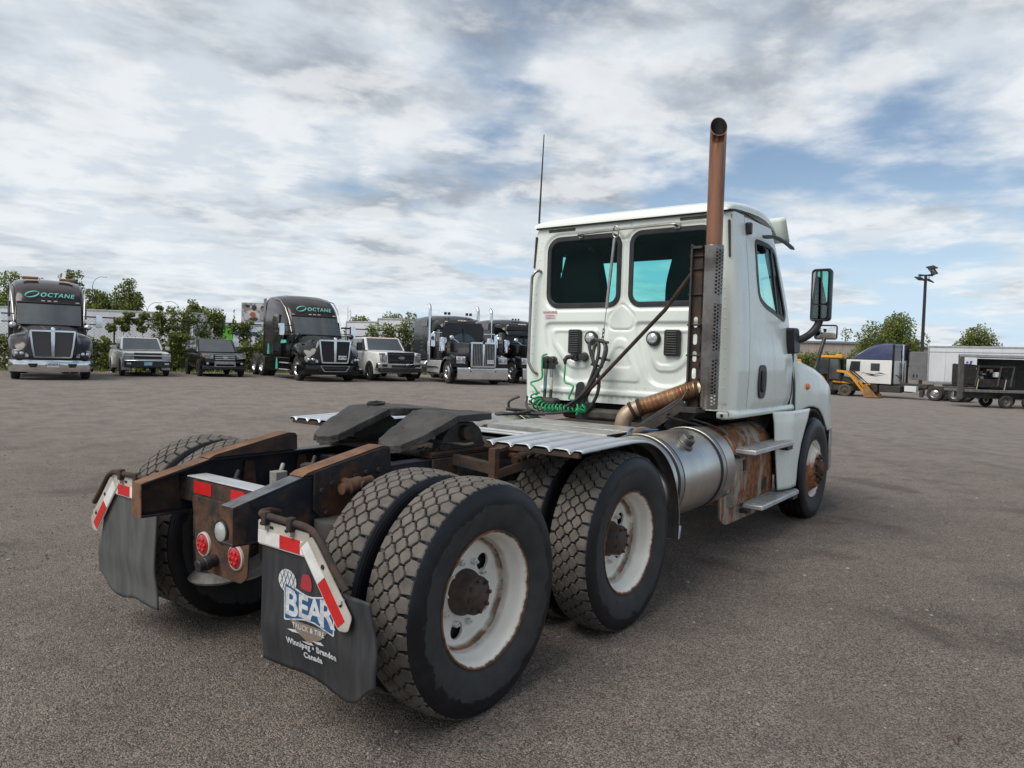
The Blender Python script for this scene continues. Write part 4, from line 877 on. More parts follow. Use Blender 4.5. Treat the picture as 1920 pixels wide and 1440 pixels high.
# ---- door mirrors, hood mirrors
for s in (-1, 1):
    hd = MB()
    def ring(k, sx):
        return [(x, y, z) for x, y, z in sx]
    ang = radians(3.5)*s
    M = Matrix.Translation((4.95, s*1.275, 2.245)) @ Matrix.Rotation(ang, 4, 'Z')
    rings = []
    for (x, gw) in ((-.045, -.004), (-.05, .0), (-.02, .010), (.03, .006), (.065, -.012), (.08, -.04)):
        rings.append([M @ Vector((x, y, z)) for y, z in rrect(-.086-gw, .086+gw, -.245-gw, .245+gw, .035, 4)])
    hd.loft(rings); mm = hd.build('door_mirror', MT['black'], truck, smooth=50)
    for (z0, z1) in ((-.085, .225), (-.225, -.098)):
        q = MB(); q.prism(rrect(-.07, .07, z0, z1, .022, 4), 0, -.054, -.051); q.apply(lambda v: M @ v); q.build('mirror_glass', MT['mirror'], mm)
    q = MB(); q.tube(bez([(4.78, s*1.06, 1.80), (4.84, s*1.13, 1.815), (4.90, s*1.20, 1.87), (4.94, s*1.25, 1.95), (4.95, s*1.27, 2.03)], 6), [.037]*25, 12); q.build('mirror_arm', MT['black'], mm)
    q = MB(); q.prism(round_poly([(4.60, 1.915), (4.80, 1.92), (4.87, 1.68), (4.66, 1.665)], .04), 1, s*1.02, s*1.125); q.build('mirror_base', MT['black'], mm, bevel=.015)
    H = Matrix.Translation((5.98, s*1.075, 1.93)) @ Matrix.Rotation(radians(14)*-s, 4, 'Z')
    q = MB(); q.loft([[H @ Vector((x, y, z)) for y, z in rrect(-.112-g, .112+g, -.075-g, .075+g, .03, 4)] for x, g in ((-.02, -.003), (-.025, .004), (.0, .008), (.03, -.01), (.05, -.045))]); hm = q.build('hood_mirror', MT['black'], truck, smooth=50)
    q = MB(); q.grid(lambda u, v: H @ Vector((-.024-.014*(1-(2*u-1)**2)*(1-(2*v-1)**2), lerp(-.102, .102, u), lerp(-.065, .065, v))), 14, 10); q.build('mirror_glass', MT['mirror'], hm, fix=False)
    q = MB(); q.tube(bez([(5.80, s*1.0, 1.46), (5.86, s*1.02, 1.56), (5.93, s*1.05, 1.76), (5.99, s*1.07, 1.90)], 6), .022, 10); q.lathe([(0, 0), (.05, 0), (.05, .02), (.03, .04)], 2, 12, (5.80, s*.98, 1.50)); q.build('mirror_arm', MT['black'], hm)
# ---- things on the cab back
def slab_x(name, poly, x0, x1, mat, par=truck, bevel=.003): m = MB(); m.prism(poly, 0, x0, x1); return m.build(name, MT[mat], par, bevel=bevel)
for (y0, y1) in ((.414, .545), (-.572, -.429)):
    v = slab_x('cab_vent', rrect(y0, y1, 1.612, 1.838, .02, 4), XB-.022, XB+.03, 'black', bevel=.005)
    for k in range(10):
        z = 1.632+k*.0205; m = MB(); m.bar((XB-.026, (y0+y1)/2-.048, z), (XB-.026, (y0+y1)/2+.048, z), .012, .009, (.5, 0, 1)); m.build('vent_slat', MT['blacks'], v)
for y in (.308, -.320):
    m = MB(); m.lathe([(0, -.034), (.03, -.030), (.046, -.018), (.050, .0)], 0, 28, (XB-.008, y, 1.76)); w = m.build('work_light', MT['lens'], truck)
    m = MB(); m.lathe([(.048, -.004), (.050, -.014), (.060, -.012), (.066, .0), (.066, .03)], 0, 28, (XB-.008, y, 1.76)); m.build('lamp_ring', MT['black'], w)
for (y0, y1, z) in ((.515, .81, 2.772), (-.82, -.53, 2.772)): slab_x('reflector_strip', [(y0, z-.012), (y1, z-.012), (y1, z+.012), (y0, z+.012)], XB-.008, XB-.001, 'iron')
for s in (-1, 1): m = MB(); m.bar((3.305, s*.955, 2.73), (3.307, s*.972, 2.43), .03, .012, (0, 1, 0)); m.build('reflector_strip', MT['iron'], truck)
wl = slab_x('warning_sticker', rrect(.70, .84, 1.93, 2.02, .004, 2), XB-.002, XB-.0005, 'tape_white', bevel=0)
m = text_mb('WARNING', .034, bold=.0006, fn=lambda u, v: Vector((XB-.003, .77-u, 1.998+v))); m.build('lettering', MT['red_print'], wl, smooth=0)
for k, w_ in enumerate((.10, .11, .095)): m = MB(); m.box(XB-.003, XB-.0022, .77-w_/2, .77+w_/2, 1.968-k*.014, 1.973-k*.014); m.build('print_line', MT['red_print'] if k else MT['red_print'], wl)
m = MB(); m.tube(bez([(XB, .44, 2.70), (XB-.05, .44, 2.708), (XB-.058, .41, 2.712), (XB-.06, 0, 2.722), (XB-.058, -.46, 2.728), (XB-.05, -.50, 2.722), (XB, -.51, 2.715)], 4), .011, 8); hb = m.build('hose_hanger_bar', MT['steel'], truck)
m = MB(); m.cbox((XB-.006, -.51, 2.715), (.012, .05, .04)); m.cbox((XB-.006, .445, 2.70), (.012, .04, .035)); m.build('bar_foot', MT['steel'], hb)
m = MB(); m.tube(bez([(3.29, .885, 2.395), (3.255, .91, 2.395), (3.235, .940, 2.35), (3.233, .952, 2.25), (3.233, .962, 1.6), (3.238, .952, 1.50), (3.26, .92, 1.43), (3.29, .90, 1.41)], 5), .014, 10); m.build('grab_handle', MT['steel'], truck)
m = MB(); m.tube([(3.42, .965, 2.80), (3.42, 1.0, 2.84), (3.41, 1.01, 2.90), (3.40, .975, 3.74)], [.010, .012, .010, .005], 8); m.build('antenna', MT['seam'], truck)
# spring strap that carries the hoses
m = MB()
sp = [Vector((XB-.075, .045, 2.735)).lerp(Vector((XB-.12, .105, 1.83)), t) for t in np.linspace(0, 1, 30)]
m.tube(sp[3:-6], [.013+.002*(k % 2) for k in range(21)], 8); m.tube(sp[-7:], .004, 6); m.tube([(XB-.075, .045+.03*cos(a), 2.70+.05*sin(a)) for a in np.linspace(0, 2*pi, 15)[:-1]], .006, 6, closed=True); m.build('hose_spring', MT['steel'], truck)
for k in range(3): m = MB(); c = Vector((XB-.12, .107+.004*k, 1.82-.035*k)); m.tube([c+Vector((.004*cos(a), .011*cos(a), .024*sin(a))) for a in np.linspace(0, 2*pi, 11)[:-1]], .004, 6, closed=True); m.build('chain_link', MT['iron'], truck)
XH = XB-.16
for k, pts in enumerate((
    [(XH, .34, 1.06), (XH-.02, .20, 1.28), (XH-.03, .13, 1.46), (XH-.02, .19, 1.60), (XH, .225, 1.70), (XH+.02, .18, 1.745), (XH, .13, 1.70), (XH-.02, .12, 1.60), (XH-.04, .15, 1.46), (XH-.03, .24, 1.25), (XH, .30, 1.08)],
    [(XH-.03, .40, 1.08), (XH-.04, .22, 1.30), (XH-.02, .08, 1.52), (XH, .05, 1.66), (XH+.01, .10, 1.73), (XH, .17, 1.68), (XH-.02, .17, 1.55), (XH-.03, .10, 1.40), (XH-.02, .12, 1.25), (XH, .22, 1.10), (XH+.02, .30, 1.06)],
    [(XH-.05, .46, 1.10), (XH-.05, .25, 1.25), (XH-.05, .10, 1.45), (XH-.03, .055, 1.60), (XH, .07, 1.70), (XH, .13, 1.74)])):
    m = MB(); m.tube(bez(pts, 8), .0155, 9); m.build('air_hose', MT['hose_black'], truck)
for z, y in ((1.715, .10), (1.56, .08), (1.50, .15)): m = MB(); m.tube([(XH, y-.07, z), (XH-.01, y, z+.012), (XH, y+.05, z+.02)], .012, 7); m.build('hose_clip', MT['black'], truck)
# gladhands with coloured grips, sockets
for k, y in enumerate((.745, .675)):
    x = XB-.07; m = MB(); m.lathe([(0, -.04), (.03, -.038), (.038, -.02), (.038, .02), (.03, .035), (0, .036)], 0, 14, (x, y, 1.545)); m.cbox((x-.01, y, 1.49), (.05, .055, .06)); m.tube([(x, y, 1.52), (x+.07, y, 1.52)], .02, 8); gh = m.build('gladhand', MT['black'], truck, bevel=.005)
    m = MB(); m.tube([(x-.01, y, 1.47), (x-.015, y, 1.385)], [.022, .018], 10); m.build('hose_fitting', MT['steel'], gh)
    m = MB(); m.tube([(x-.015, y, 1.385), (x-.02, y-.002, 1.27)], .017, 10); m.build('hose_grip', MT['blue_tape' if k == 0 else 'cream_tape'], gh)
    m = MB(); m.tube(bez([(x-.02, y-.002, 1.27), (x-.03, y-.01, 1.17), (x-.06, y-.08, 1.08), (x-.10, y-.25, 1.075), (x-.1, y-.38, 1.09)], 6), .015, 8); m.build('air_hose', MT['iron'] if k else MT['hose_black'], gh)
for y, r in ((.455, .038), (.365, .036)):
    m = MB(); m.lathe([(0, -.05), (r*.9, -.048), (r, -.03), (r, .0), (r*1.2, .002), (r*1.2, .012)], 0, 14, (XB-.02, y, 1.585)); m.build('electric_socket', MT['black'], truck)
m = MB(); m.tube([(XB-.06, .46, 1.585), (XB-.10, .50, 1.575), (XB-.11, .515, 1.55), (XB-.11, .51, 1.51)], [.02, .022, .02, .013], 9); m.build('electric_plug', MT['blacks'], truck)
def coil(path, turns, R, r, name, mat):
    P = bez(path, 12); n = int(turns*14); pts = []
    L = [0]
    for a, b in zip(P, P[1:]): L.append(L[-1]+(b-a).length)
    for i in range(n+1):
        d = L[-1]*i/n; j = max(k for k in range(len(L)) if L[k] <= d+1e-9); j = min(j, len(P)-2); t = (d-L[j])/(L[j+1]-L[j]+1e-9); q = P[j].lerp(P[j+1], t); tg = (P[j+1]-P[j]).normalized()
        nrm = tg.cross(Vector((1, 0, 0))).normalized(); bn = tg.cross(nrm); a = 2*pi*turns*i/n; rr_ = R*(.86+.30*sin(i*.023+1)+.22*sin(i*.061)); pts.append(q+(nrm*cos(a)+bn*sin(a))*rr_)
    m = MB(); m.tube(pts, r, 6); return m.build(name, MT[mat], truck)
coil([(XH, .80, 1.215), (XH-.02, .76, 1.135), (XH-.03, .66, 1.10), (XH-.04, .50, 1.105), (XH-.04, .36, 1.10), (XH-.03, .27, 1.105), (XH-.05, .235, 1.12), (XH-.08, .30, 1.11)], 17, .040, .0085, 'coiled_cable', 'hose_green')
m = MB(); m.tube(bez([(XB-.08, .735, 1.60), (XB-.10, .775, 1.58), (XB-.12, .765, 1.48), (XB-.13, .76, 1.37), (XB-.16, .86, 1.325), (XB-.18, .80, 1.28), (XB-.17, .775, 1.23), (XH, .80, 1.215)], 6), .0095, 8); m.build('green_cable', MT['hose_green'], truck)
m = MB(); m.tube(bez([(XB-.11, .51, 1.51), (XB-.13, .50, 1.45), (XB-.14, .49, 1.35), (XB-.15, .42, 1.33), (XB-.16, .385, 1.30), (XB-.17, .42, 1.20), (XB-.17, .33, 1.19), (XB-.16, .26, 1.20), (XB-.16, .24, 1.14)], 6), .0095, 8); m.build('green_cable', MT['hose_green'], truck)
m = MB(); m.tube(bez([(2.95, .85, 1.20), (2.9, .93, 1.15), (2.9, .92, 1.08), (2.9, .84, 1.07)], 6), .012, 8); m.build('air_hose', MT['hose_black'], truck)
m = MB(); m.tube(bez([(2.75, .42, 1.075), (2.6, .62, 1.072), (2.45, .70, 1.075), (2.35, .62, 1.08), (2.5, .5, 1.09), (2.7, .55, 1.10), (2.9, .70, 1.08), (2.75, .85, 1.09)], 8), .014, 8); m.build('air_hose', MT['hose_black'], truck)
m = MB(); m.tube(bez([(3.0, .80, 1.20), (2.9, .72, 1.11), (2.85, .55, 1.075), (2.85, .40, 1.078), (2.9, .28, 1.10)], 8), .012, 8); m.build('air_hose', MT['hose_black'], truck)
m = MB(); m.prism(round_poly([(.30, 1.15), (.45, 1.15), (.43, 1.34), (.36, 1.36)], .03), 0, XB-.035, XB-.02); m.prism(round_poly([(-.50, 1.20), (-.43, 1.20), (-.445, 1.31), (-.485, 1.31)], .02), 0, XB-.03, XB-.018); m.build('hose_slot', MT['blacks'], truck)
m = MB(); m.box(3.16, 3.28, .60, .84, 1.10, 1.19); m.box(3.14, 3.29, -.1, .5, 1.02, 1.12); m.build('cab_mount', MT['iron'], truck, bevel=.03)
for y in (.28, -.38): m = MB(); m.tube([(3.2, y, 1.02), (3.2, y, 1.17)], .09, 14); m.build('cab_air_spring', MT['black'], truck)
# ---- exhaust stack
SX, SY = 2.985, -.962
def pipe(path, r, wall, name, mat, n=24, par=truck):
    m = MB(); m.tube(path, r, n, caps=False); k = len(m.v); m.mi = 1; m.tube(path, r-wall, n, caps=False); m.mi = 0
    a = len(path)-1
    for j in range(n): m.f.append((a*n+j, a*n+(j+1) % n, k+a*n+(j+1) % n, k+a*n+j)); m.m.append(0)
    return m.build(name, [MT[mat], MT['seam']], par, fix=False, smooth=50)
path = [(SX, SY, z) for z in np.linspace(1.32, 3.335, 22)]
c0 = Vector((SX, SY, 3.14))
path += [(SX-.006, SY-.003, 3.36), (SX-.020, SY-.010, 3.385)]
stack = pipe(path, .0635, .004, 'exhaust_stack', 'copper', 28)
dc = Vector((-.87, -.49, 0)); me = stack.data; nn = len(path)
for i, v in enumerate(me.vertices):       # slash cut facing backwards
    j = (i % (nn*28))//28
    if j >= nn-4: k_ = (j-(nn-4))/3; v.co.z -= 1.0*k_*(Vector((v.co.x-path[j][0], v.co.y-path[j][1], 0)).dot(dc))-.0*k_
m = MB(); m.tube(path[:-5], .0585, 16); m.build('pipe_bore', MT['seam'], stack)
def shield(u, v):
    a = radians(lerp(95, 330, u)); z = lerp(1.205, 2.475, v); r = .076; return (SX+r*cos(a), SY+r*sin(a), z)
def slots(u, v):
    if not .50 < u < .92: return False
    c = (u-.50)/.42*5; ci = int(c); fr = c-ci
    z = v*1.27; 
    if any(abs(z-q) < .035 for q in (.0, .42, .85, 1.27)): return False
    k = z/.028+(.5 if ci % 2 else 0); f = k-int(k); return .10 < fr < .90 and f < .48
m = MB(); m.grid(shield, 72, 360, slots); m.build('heat_shield', MT['shield'], stack, solid=.002, fix=False)
hs = [rrect(-.862, -.826, z, z+.085, .016, 3) for z in np.arange(1.30, 1.86, .135)]
m = MB(); m.prism([(-.885, 1.20), (-.800, 1.20), (-.800, 2.47), (-.885, 2.47)], 0, 2.965, 2.973, hs); m.build('stack_bracket', MT['rust_dark'], stack)
m = MB(); m.box(2.93, 2.975, -.812, -.797, 1.18, 2.49); m.box(2.93, 2.98, -.888, -.80, 2.455, 2.475); m.build('stack_bracket', MT['iron'], stack, bevel=.002)
for z in (1.40, 1.62, 1.86, 2.10, 2.30, 2.40): m = MB(); m.tube([(2.955, -.78, z), (2.955, -.90, z)], .007, 8); m.build('bracket_bolt', MT['rust_dark'], stack)
m = MB(); m.tube([(2.97, -.83, 2.31), (3.03, -.55, 1.99), (3.12, .40, 1.09)], .0165, 10); m.build('stay_rod', MT['rust_dark'], truck)
m = MB(); m.bar((2.90, -.80, 1.25), (2.75, -.52, 1.02), .05, .10); m.bar((3.0, -.84, 1.22), (3.05, -.62, 1.0), .06, .12); m.box(2.86, 3.05, -.92, -.78, 1.17, 1.215); m.build('stack_base', MT['iron'], truck, bevel=.005)
fp = bez([(2.98, -.93, 1.365), (2.965, -.86, 1.355), (2.93, -.76, 1.315), (2.86, -.60, 1.245), (2.80, -.47, 1.19)], 10)
n = len(fp); m = MB(); m.tube(fp, [.066 if i < n*.22 else .069+.0035*sin(i*2.9) for i in range(n)], 22); fx = m.build('flex_pipe', MT['flex'], truck)
fq = []
for a, b in zip(fp, fp[1:]): fq += [a.lerp(b, t/6) for t in range(6)]
m.__init__(); m.tube(fq, [.064 if i < len(fq)*.26 else .067+.0035*sin(i*1.7) for i in range(len(fq))], 22)
me = m.mesh('flex_pipe', 60); me.materials.append(MT['flex']); fx.data = me
el = bez([(2.80, -.47, 1.19), (2.775, -.41, 1.16), (2.75, -.365, 1.11), (2.745, -.345, 1.02), (2.745, -.34, .9)], 8)
m = MB(); m.tube(el, .066, 22); m.build('exhaust_elbow', MT['elbow'], truck)
for i, (mb_p, r) in enumerate(((el[0], .073), (el[7], .072), (fp[8], .073))):
    d = (el[1]-el[0]).normalized() if i == 0 else ((el[8]-el[7]).normalized() if i == 1 else (fp[9]-fp[8]).normalized()); m = MB(); m.tube([mb_p-d*.014, mb_p+d*.014], r, 20); m.build('pipe_clamp', MT['rust_dark'], truck)
m = MB(); m.tube(bez([(2.45, -.62, 1.06), (2.62, -.70, 1.14), (2.80, -.80, 1.25), (2.88, -.84, 1.36)], 8), .006, 7); m.build('cable', MT['hose_black'], truck)
# ---- mud flaps
def flap(s):
    X0 = -.685 if s < 0 else -.62; dy = 0 if s < 0 else .10
    def fx_(y, z): return X0+.012*sin(y*7+1)*smooth(.8, .3, z)-.03*smooth(.55, .28, z)*smooth(.9, 1.2, y)+.02*smooth(.45, .28, z)
    yR = 1.235 if s < 0 else 1.135; y0 = .525 if s < 0 else .50
    def fn(u, v):
        y = lerp(y0+.005*sin(v*5), yR-.05*smooth(.3, 1, v)*(1 if v > .3 else 0), u); zb = .275+.035*sin(u*6.5+.5)*smooth(.2, .8, u)+.06*smooth(.8, 1, u)
        zt = .80 if y < .86+dy else max(.66, .80-(y-.86-dy)*1.0); zb -= 0 if s < 0 else .06; 
        z = lerp(zb, zt, v); return (fx_(y, z), s*y, z)
    m = MB(); m.grid(fn, 44, 30); fl = m.build('mudflap', MT['flap' if s < 0 else 'flap_l'], truck, solid=.010, fix=False)
    m = MB(); m.tube(bez([(-.56, s*.44, .865), (-.63, s*.47, .885), (X0-.015, s*(.53+dy), .892), (X0-.018, s*(.68+dy), .889), (X0-.018, s*(.83+dy), .885), (X0-.018, s*(.90+dy), .855), (X0-.018, s*(.98+dy), .775), (X0-.018, s*(1.07+dy), .685)], 6), .0145, 12); m.build('hanger_rod', MT['rust_dark'], fl)
    def pl(pts, x, th, mat, nm): q = MB(); q.prism([(s*(a+dy), b) for a, b in pts], 0, x-th, x); q.build(nm, MT[mat], fl)
    pl(round_poly([(.505, .868), (.845, .862), (.84, .765), (.505, .765)], .012, 3), X0-.012, .004, 'bracket', 'flap_plate')
    d = Vector((1.085-.86, .57-.83)).normalized(); nrm = Vector((-d.y, d.x)); A = Vector((.855, .845)); B = Vector((1.09, .575))
    q4 = [A+nrm*.015, B+nrm*.0, B-nrm*.085, A-nrm*.075]
    pl(round_poly([tuple(A+nrm*.02), tuple(B+nrm*.025), tuple(B+d*.03-nrm*.03), tuple(B-nrm*.075), tuple(A-nrm*.075-d*.02)], .015, 3), X0-.017, .004, 'bracket', 'flap_plate')
    for (a, b, mt_) in ((.508, .655, 'tape_white'), (.656, .79, 'tape_red'), (.791, .838, 'tape_white')): pl([(a, .825), (b, .825), (b, .771), (a, .771)], X0-.0165, .002, mt_, 'reflective_tape')
    L = (B-A).length
    for (a, b, mt_) in ((.0, .45, 'tape_white'), (.453, .97, 'tape_red')):
        p0 = A+d*L*a-nrm*.068; p1 = A+d*L*b-nrm*.068; pl([tuple(p0), tuple(p1), tuple(p1+nrm*.052), tuple(p0+nrm*.052)], X0-.0215, .002, mt_, 'reflective_tape')
    for (a, b) in ((.53, .852), (.70, .848), (.60, .846)): pl(rrect(a-.012, a+.012, b-.006, b+.006, .005, 3), X0-.0165, .002, 'seam', 'slot_hole')
    for f in (.35, .8): c = A+d*L*f-nrm*.0; pl(circle(c.x, c.y, .010, 10), X0-.0215, .002, 'seam', 'slot_hole')
    for y in (.57+dy, .74+dy): m = MB(); m.box(X0-.04, X0-.008, s*(y-.016), s*(y+.016), .855, .912); m.build('rod_clamp', MT['rust_dark'], fl, bevel=.006); m = MB(); m.tube([(X0-.015, s*y, .845), (X0-.035, s*y, .845)], .011, 6); m.build('clamp_bolt', MT['bracket'], fl)
    m = MB(); m.tube([(X0-.03, s*(1.045+dy), .64), (X0-.01, s*(1.045+dy), .64)], .012, 6); m.build('clamp_bolt', MT['bracket'], fl)
    if s < 0:
        # printed crest and lettering
        def on(yc, zc_, off, tilt=0, arch=0):
            def f(u, v):
                vv_ = v+tilt*u+arch*u*u; y = yc+u; z = zc_+vv_; return Vector((fx_(y, z)-.0075-off, -y, z))
            return f
        def poly(P, off, mat, nm, yc, zc_, tilt=0, arch=0):
            q = MB(); f = on(yc, zc_, off, tilt, arch); q.add([f(a, b) for a, b in P], [tuple(range(len(P)))]); q.build(nm, MT[mat], fl, smooth=0)
        cy, cz = .835, .556
        poly([(x, z) for x, z in round_poly([(-.155, .085), (-.02, .055), (.02, .055), (.155, .085), (.15, -.075), (.03, -.05), (-.03, -.05), (-.15, -.075)], .012)], .000, 'white_print', 'crest_edge', cy, cz, 0)
        poly([(x, z) for x, z in round_poly([(-.148, .077), (-.02, .048), (.02, .048), (.148, .077), (.143, -.067), (.03, -.043), (-.03, -.043), (-.143, -.067)], .01)], .0012, 'blue_print', 'crest', cy, cz, 0)
        q = None
        for ch, ux, sz, tl in (('B', -.105, .150, -.1), ('E', -.032, .125, -.05), ('A', .038, .125, .05), ('R', .108, .150, .1)):
            q = text_mb(ch, sz, bold=.004, mb=q, fn=lambda u, v, ux=ux, tl=tl: on(cy+ux, cz, .0024, tl)(u, v))
        q.build('lettering', MT['white_print'], fl, smooth=0)
        poly(round_poly([(-.115, .0), (.115, .0), (.075, -.042), (.0, -.075), (-.075, -.042)], .006), .0006, 'tan_print', 'banner', cy, cz-.062)
        q = text_mb('TRUCK & TIRE', .030, bold=.0006, spacing=1.1, fn=lambda u, v: on(cy, cz-.082, .0032)(u*.9, v)); q.build('lettering', MT['white_print'], fl, smooth=0)
        poly(circle(0, 0, .05, 20, 1.15, .95), .0004, 'white_print', 'crest_oval', cy-.135, cz+.088)
        for k in range(4):
            a = -.035+.024*k; q = MB(); f = on(cy-.135, cz+.088, .0010)
            q.add([f(a-.02, .042), f(a-.017, .042), f(a+.023, -.042), f(a+.02, -.042)], [(0, 1, 2, 3)]); q.add([f(-a-.02, -.042), f(-a-.017, -.042), f(-a+.023, .042), f(-a+.02, .042)], [(0, 1, 2, 3)]); q.build('crest_line', MT['flap'], fl, smooth=0)
        poly(round_poly([(-.035, -.03), (-.02, .03), (.025, .035), (.04, .0), (.035, -.035)], .015), .0004, 'red_print', 'crest_patch', cy-.02, cz+.105)
        for k, (a, b) in enumerate(((-.085, -.118), (.06, -.135), (.0, -.150))): poly(round_poly([(-.045, 0), (.01, .008), (.03, -.003), (-.01, -.006)], .003), .0004, 'white_print', 'crest_stroke', cy+a, cz+b+.012)
        q = text_mb('Winnipeg \u2022 Brandon', .0335, bold=.0016, spacing=1.08, fn=lambda u, v: on(.850, .402, .0022)(u, v)); q.build('lettering', MT['white_print'], fl, smooth=0)
        q = text_mb('Canada', .0335, bold=.0016, spacing=1.08, fn=lambda u, v: on(.850, .362, .0022)(u, v)); q.build('lettering', MT['white_print'], fl, smooth=0)
    return fl
flap(-1); flap(1)
# ================================================================ parked vehicles
MT['kw_plum'] = pm('plum_metallic', (.024, .0175, .020), .22, .05, (.032, .024, .027), 2, coat=.2, spec=.3)
MT['kw_black'] = pm('black_gloss', (.004, .004, .005), .16, 0, (.007, .007, .008), 2, coat=.2, spec=.35)
MT['ws_grey'] = pm('dark_grey_gloss', (.010, .0105, .0115), .22, .05, (.016, .0165, .018), 2, coat=.2, spec=.35)
MT['silver'] = pm('silver_paint', (.68, .68, .66), .3, .15, (.60, .60, .58), 2, coat=.5)
MT['suv_black'] = pm('black_car_paint', (.005, .0055, .006), .18, 0, (.008, .0085, .009), 2, coat=.2, spec=.35)
MT['pick_white'] = pm('white_car_paint', (.80, .80, .79), .3, 0, (.74, .74, .725), 3, (.4, .7), None, None, .4)
MT['mesh_grey'] = pm('grille_mesh', (.075, .07, .072), .5, .5, (.10, .095, .095), 40); MT['mesh_black'] = pm('grille_black', (.008, .008, .009), .5)
MT['headlamp'] = pm('headlamp', (.45, .46, .47), .10, .2, (.16, .165, .17), 9, (.42, .6), coat=.8)
MT['teal'] = pm('teal_print', (.05, .42, .32), .45, 0, (.12, .55, .45), 2); MT['pale'] = pm('pale_print', (.66, .72, .72), .5)
MT['marker'] = pm('marker_lamp', (.80, .74, .62), .2, 0, (.8, .6, .4), 9, coat=.5); MT['plate'] = pm('number_plate', (.66, .68, .70), .5); MT['plate_blue'] = pm('blue_plate', (.25, .50, .62), .5, 0, (.16, .38, .52), 12)
MT['alloy'] = pm('polished_wheel', (.66, .66, .67), .22, .95, (.48, .48, .49), 8); MT['plate_txt'] = pm('plate_ink', (.05, .07, .10), .6); MT['plate_txt2'] = pm('plate_ink_light', (.70, .78, .82), .6)
def flat(P, off=0): return P
def quad(mb, a, b, c, d, off=.006, ins=(0, 0)):
    # a rectangle on the face a b c d, inset in both directions and lifted off it
    A, B, C, D = map(Vector, (a, b, c, d)); n = (B-A).cross(D-A).normalized()
    f = lambda u, v: (A.lerp(B, u)).lerp(D.lerp(C, u), v)+n*off
    u0, v0 = ins; mb.add([f(u0, v0), f(1-u0, v0), f(1-u0, 1-v0), f(u0, 1-v0)], [(0, 1, 2, 3)]); return mb
def panel(name, mat, par, a, b, c, d, off=.006, ins=(0, 0), th=.01, bevel=0):
    A, B, C, D = map(Vector, (a, b, c, d)); n = (B-A).cross(D-A).normalized(); m = MB()
    f = lambda u, v: (A.lerp(B, u)).lerp(D.lerp(C, u), v)
    u0, v0 = ins; q = [f(u0, v0), f(1-u0, v0), f(1-u0, 1-v0), f(u0, 1-v0)]
    m.add([p-n*.01 for p in q]+[p+n*off for p in q], [(3, 2, 1, 0), (4, 5, 6, 7), (0, 1, 5, 4), (1, 2, 6, 5), (2, 3, 7, 6), (3, 0, 4, 7)])
    return m.build(name, MT[mat] if isinstance(mat, str) else mat, par, bevel=bevel)
def bxp(name, mat, par, x0, x1, y0, y1, z0, z1, bevel=.01): m = MB(); m.box(x0, x1, y0, y1, z0, z1); return m.build(name, MT[mat], par, bevel=bevel)
def tube(name, mat, par, pts, r, n=8): m = MB(); m.tube(pts, r, n); return m.build(name, MT[mat], par)
# shared wheels
mb = MB(); mb.lathe([(.29, -.10), (.33, -.125), (.42, -.14), (.48, -.13), (.512, -.11), (.52, -.06), (.522, 0), (.52, .06), (.512, .11), (.48, .13), (.42, .14), (.33, .125), (.29, .10)], 1, 40); TYF = mb.mesh('tyre', 50); TYF.materials.append(MT['tyre_far'])
mb = MB(); mb.lathe([(.30, -.12), (.29, -.10), (.26, -.05), (.255, .02), (.24, .05)], 1, 32); disc_with_holes(mb, .06, .242, .05, 40, .185, .034, 8); mb.lathe([(0, -.06), (.06, -.06), (.08, -.03), (.085, .05)], 1, 16); WRD = mb.mesh('wheel', 40); WRD.materials.append(MT['alloy'])
mb = MB(); mb.lathe([(.30, -.12), (.29, -.10), (.265, -.07), (.25, -.075), (.20, -.12), (.17, -.14)], 1, 32); disc_with_holes(mb, .02, .172, -.145, 40, .13, .012, 8); mb.lathe([(0, -.21), (.05, -.21), (.075, -.19), (.085, -.14)], 1, 16); mb.lathe([(.15, -.16), (.12, -.165), (.12, -.14)], 1, 10); WRF = mb.mesh('wheel', 40); WRF.materials.append(MT['alloy'])
mb = MB(); mb.lathe([(.31, -.11), (.30, -.10), (.28, -.05), (.26, .02)], 1, 32)
for i in range(6):
    a = 2*pi*i/6; mb.bar((.04*cos(a), -.085, .04*sin(a)), (.285*cos(a), -.075, .285*sin(a)), .085, .03, (0, 1, 0))
mb.lathe([(0, -.10), (.06, -.10), (.07, -.05)], 1, 14); WCR = mb.mesh('wheel', 40); WCR.materials.append(MT['alloy'])
ZS = 1.0
def fwheel(par, x, y, R, mesh, wscale=1.):
    w = obj('wheel', mesh, None, par, loc=(x, y, (R-.01)/ZS)); k = R/.522; w.scale = (k, wscale*k, k/ZS)
    w.rotation_euler = (0, 0, 0 if y < 0 else pi); obj('tyre', TYF, None, w); return w
def ring_logo(par, pos, ex, ey, nrm, size, mat):
    # a swooping ring made of two crescents; ex, ey span the surface it sits on
    for k, (a0, a1, tilt) in enumerate(((20, 215, 0), (200, 395, 0))):
        P = []; n = 18
        for i in range(n+1): a = radians(lerp(a0, a1, i/n)); P.append((cos(a)*1.05+.10*sin(a), sin(a)*.80+.22*cos(a)))
        for i in range(n, -1, -1): a = radians(lerp(a0, a1, i/n)); s_ = 1-.30*sin(pi*i/n); P.append((cos(a)*1.05*s_+.10*sin(a), sin(a)*.80*s_+.22*cos(a)))
        m = MB(); vs = [pos+ex*p[0]*size+ey*p[1]*size+nrm*.004 for p in P]; K = len(vs)
        m.add(vs, [(i, i+1, K-2-i, K-1-i) for i in range(K//2-1)]); m.build('logo_ring', MT[mat], par, smooth=0, fix=False)
def on_plane(pos, ex, ey, nrm, off=.004): return lambda u, v: pos+ex*u+ey*v+nrm*off
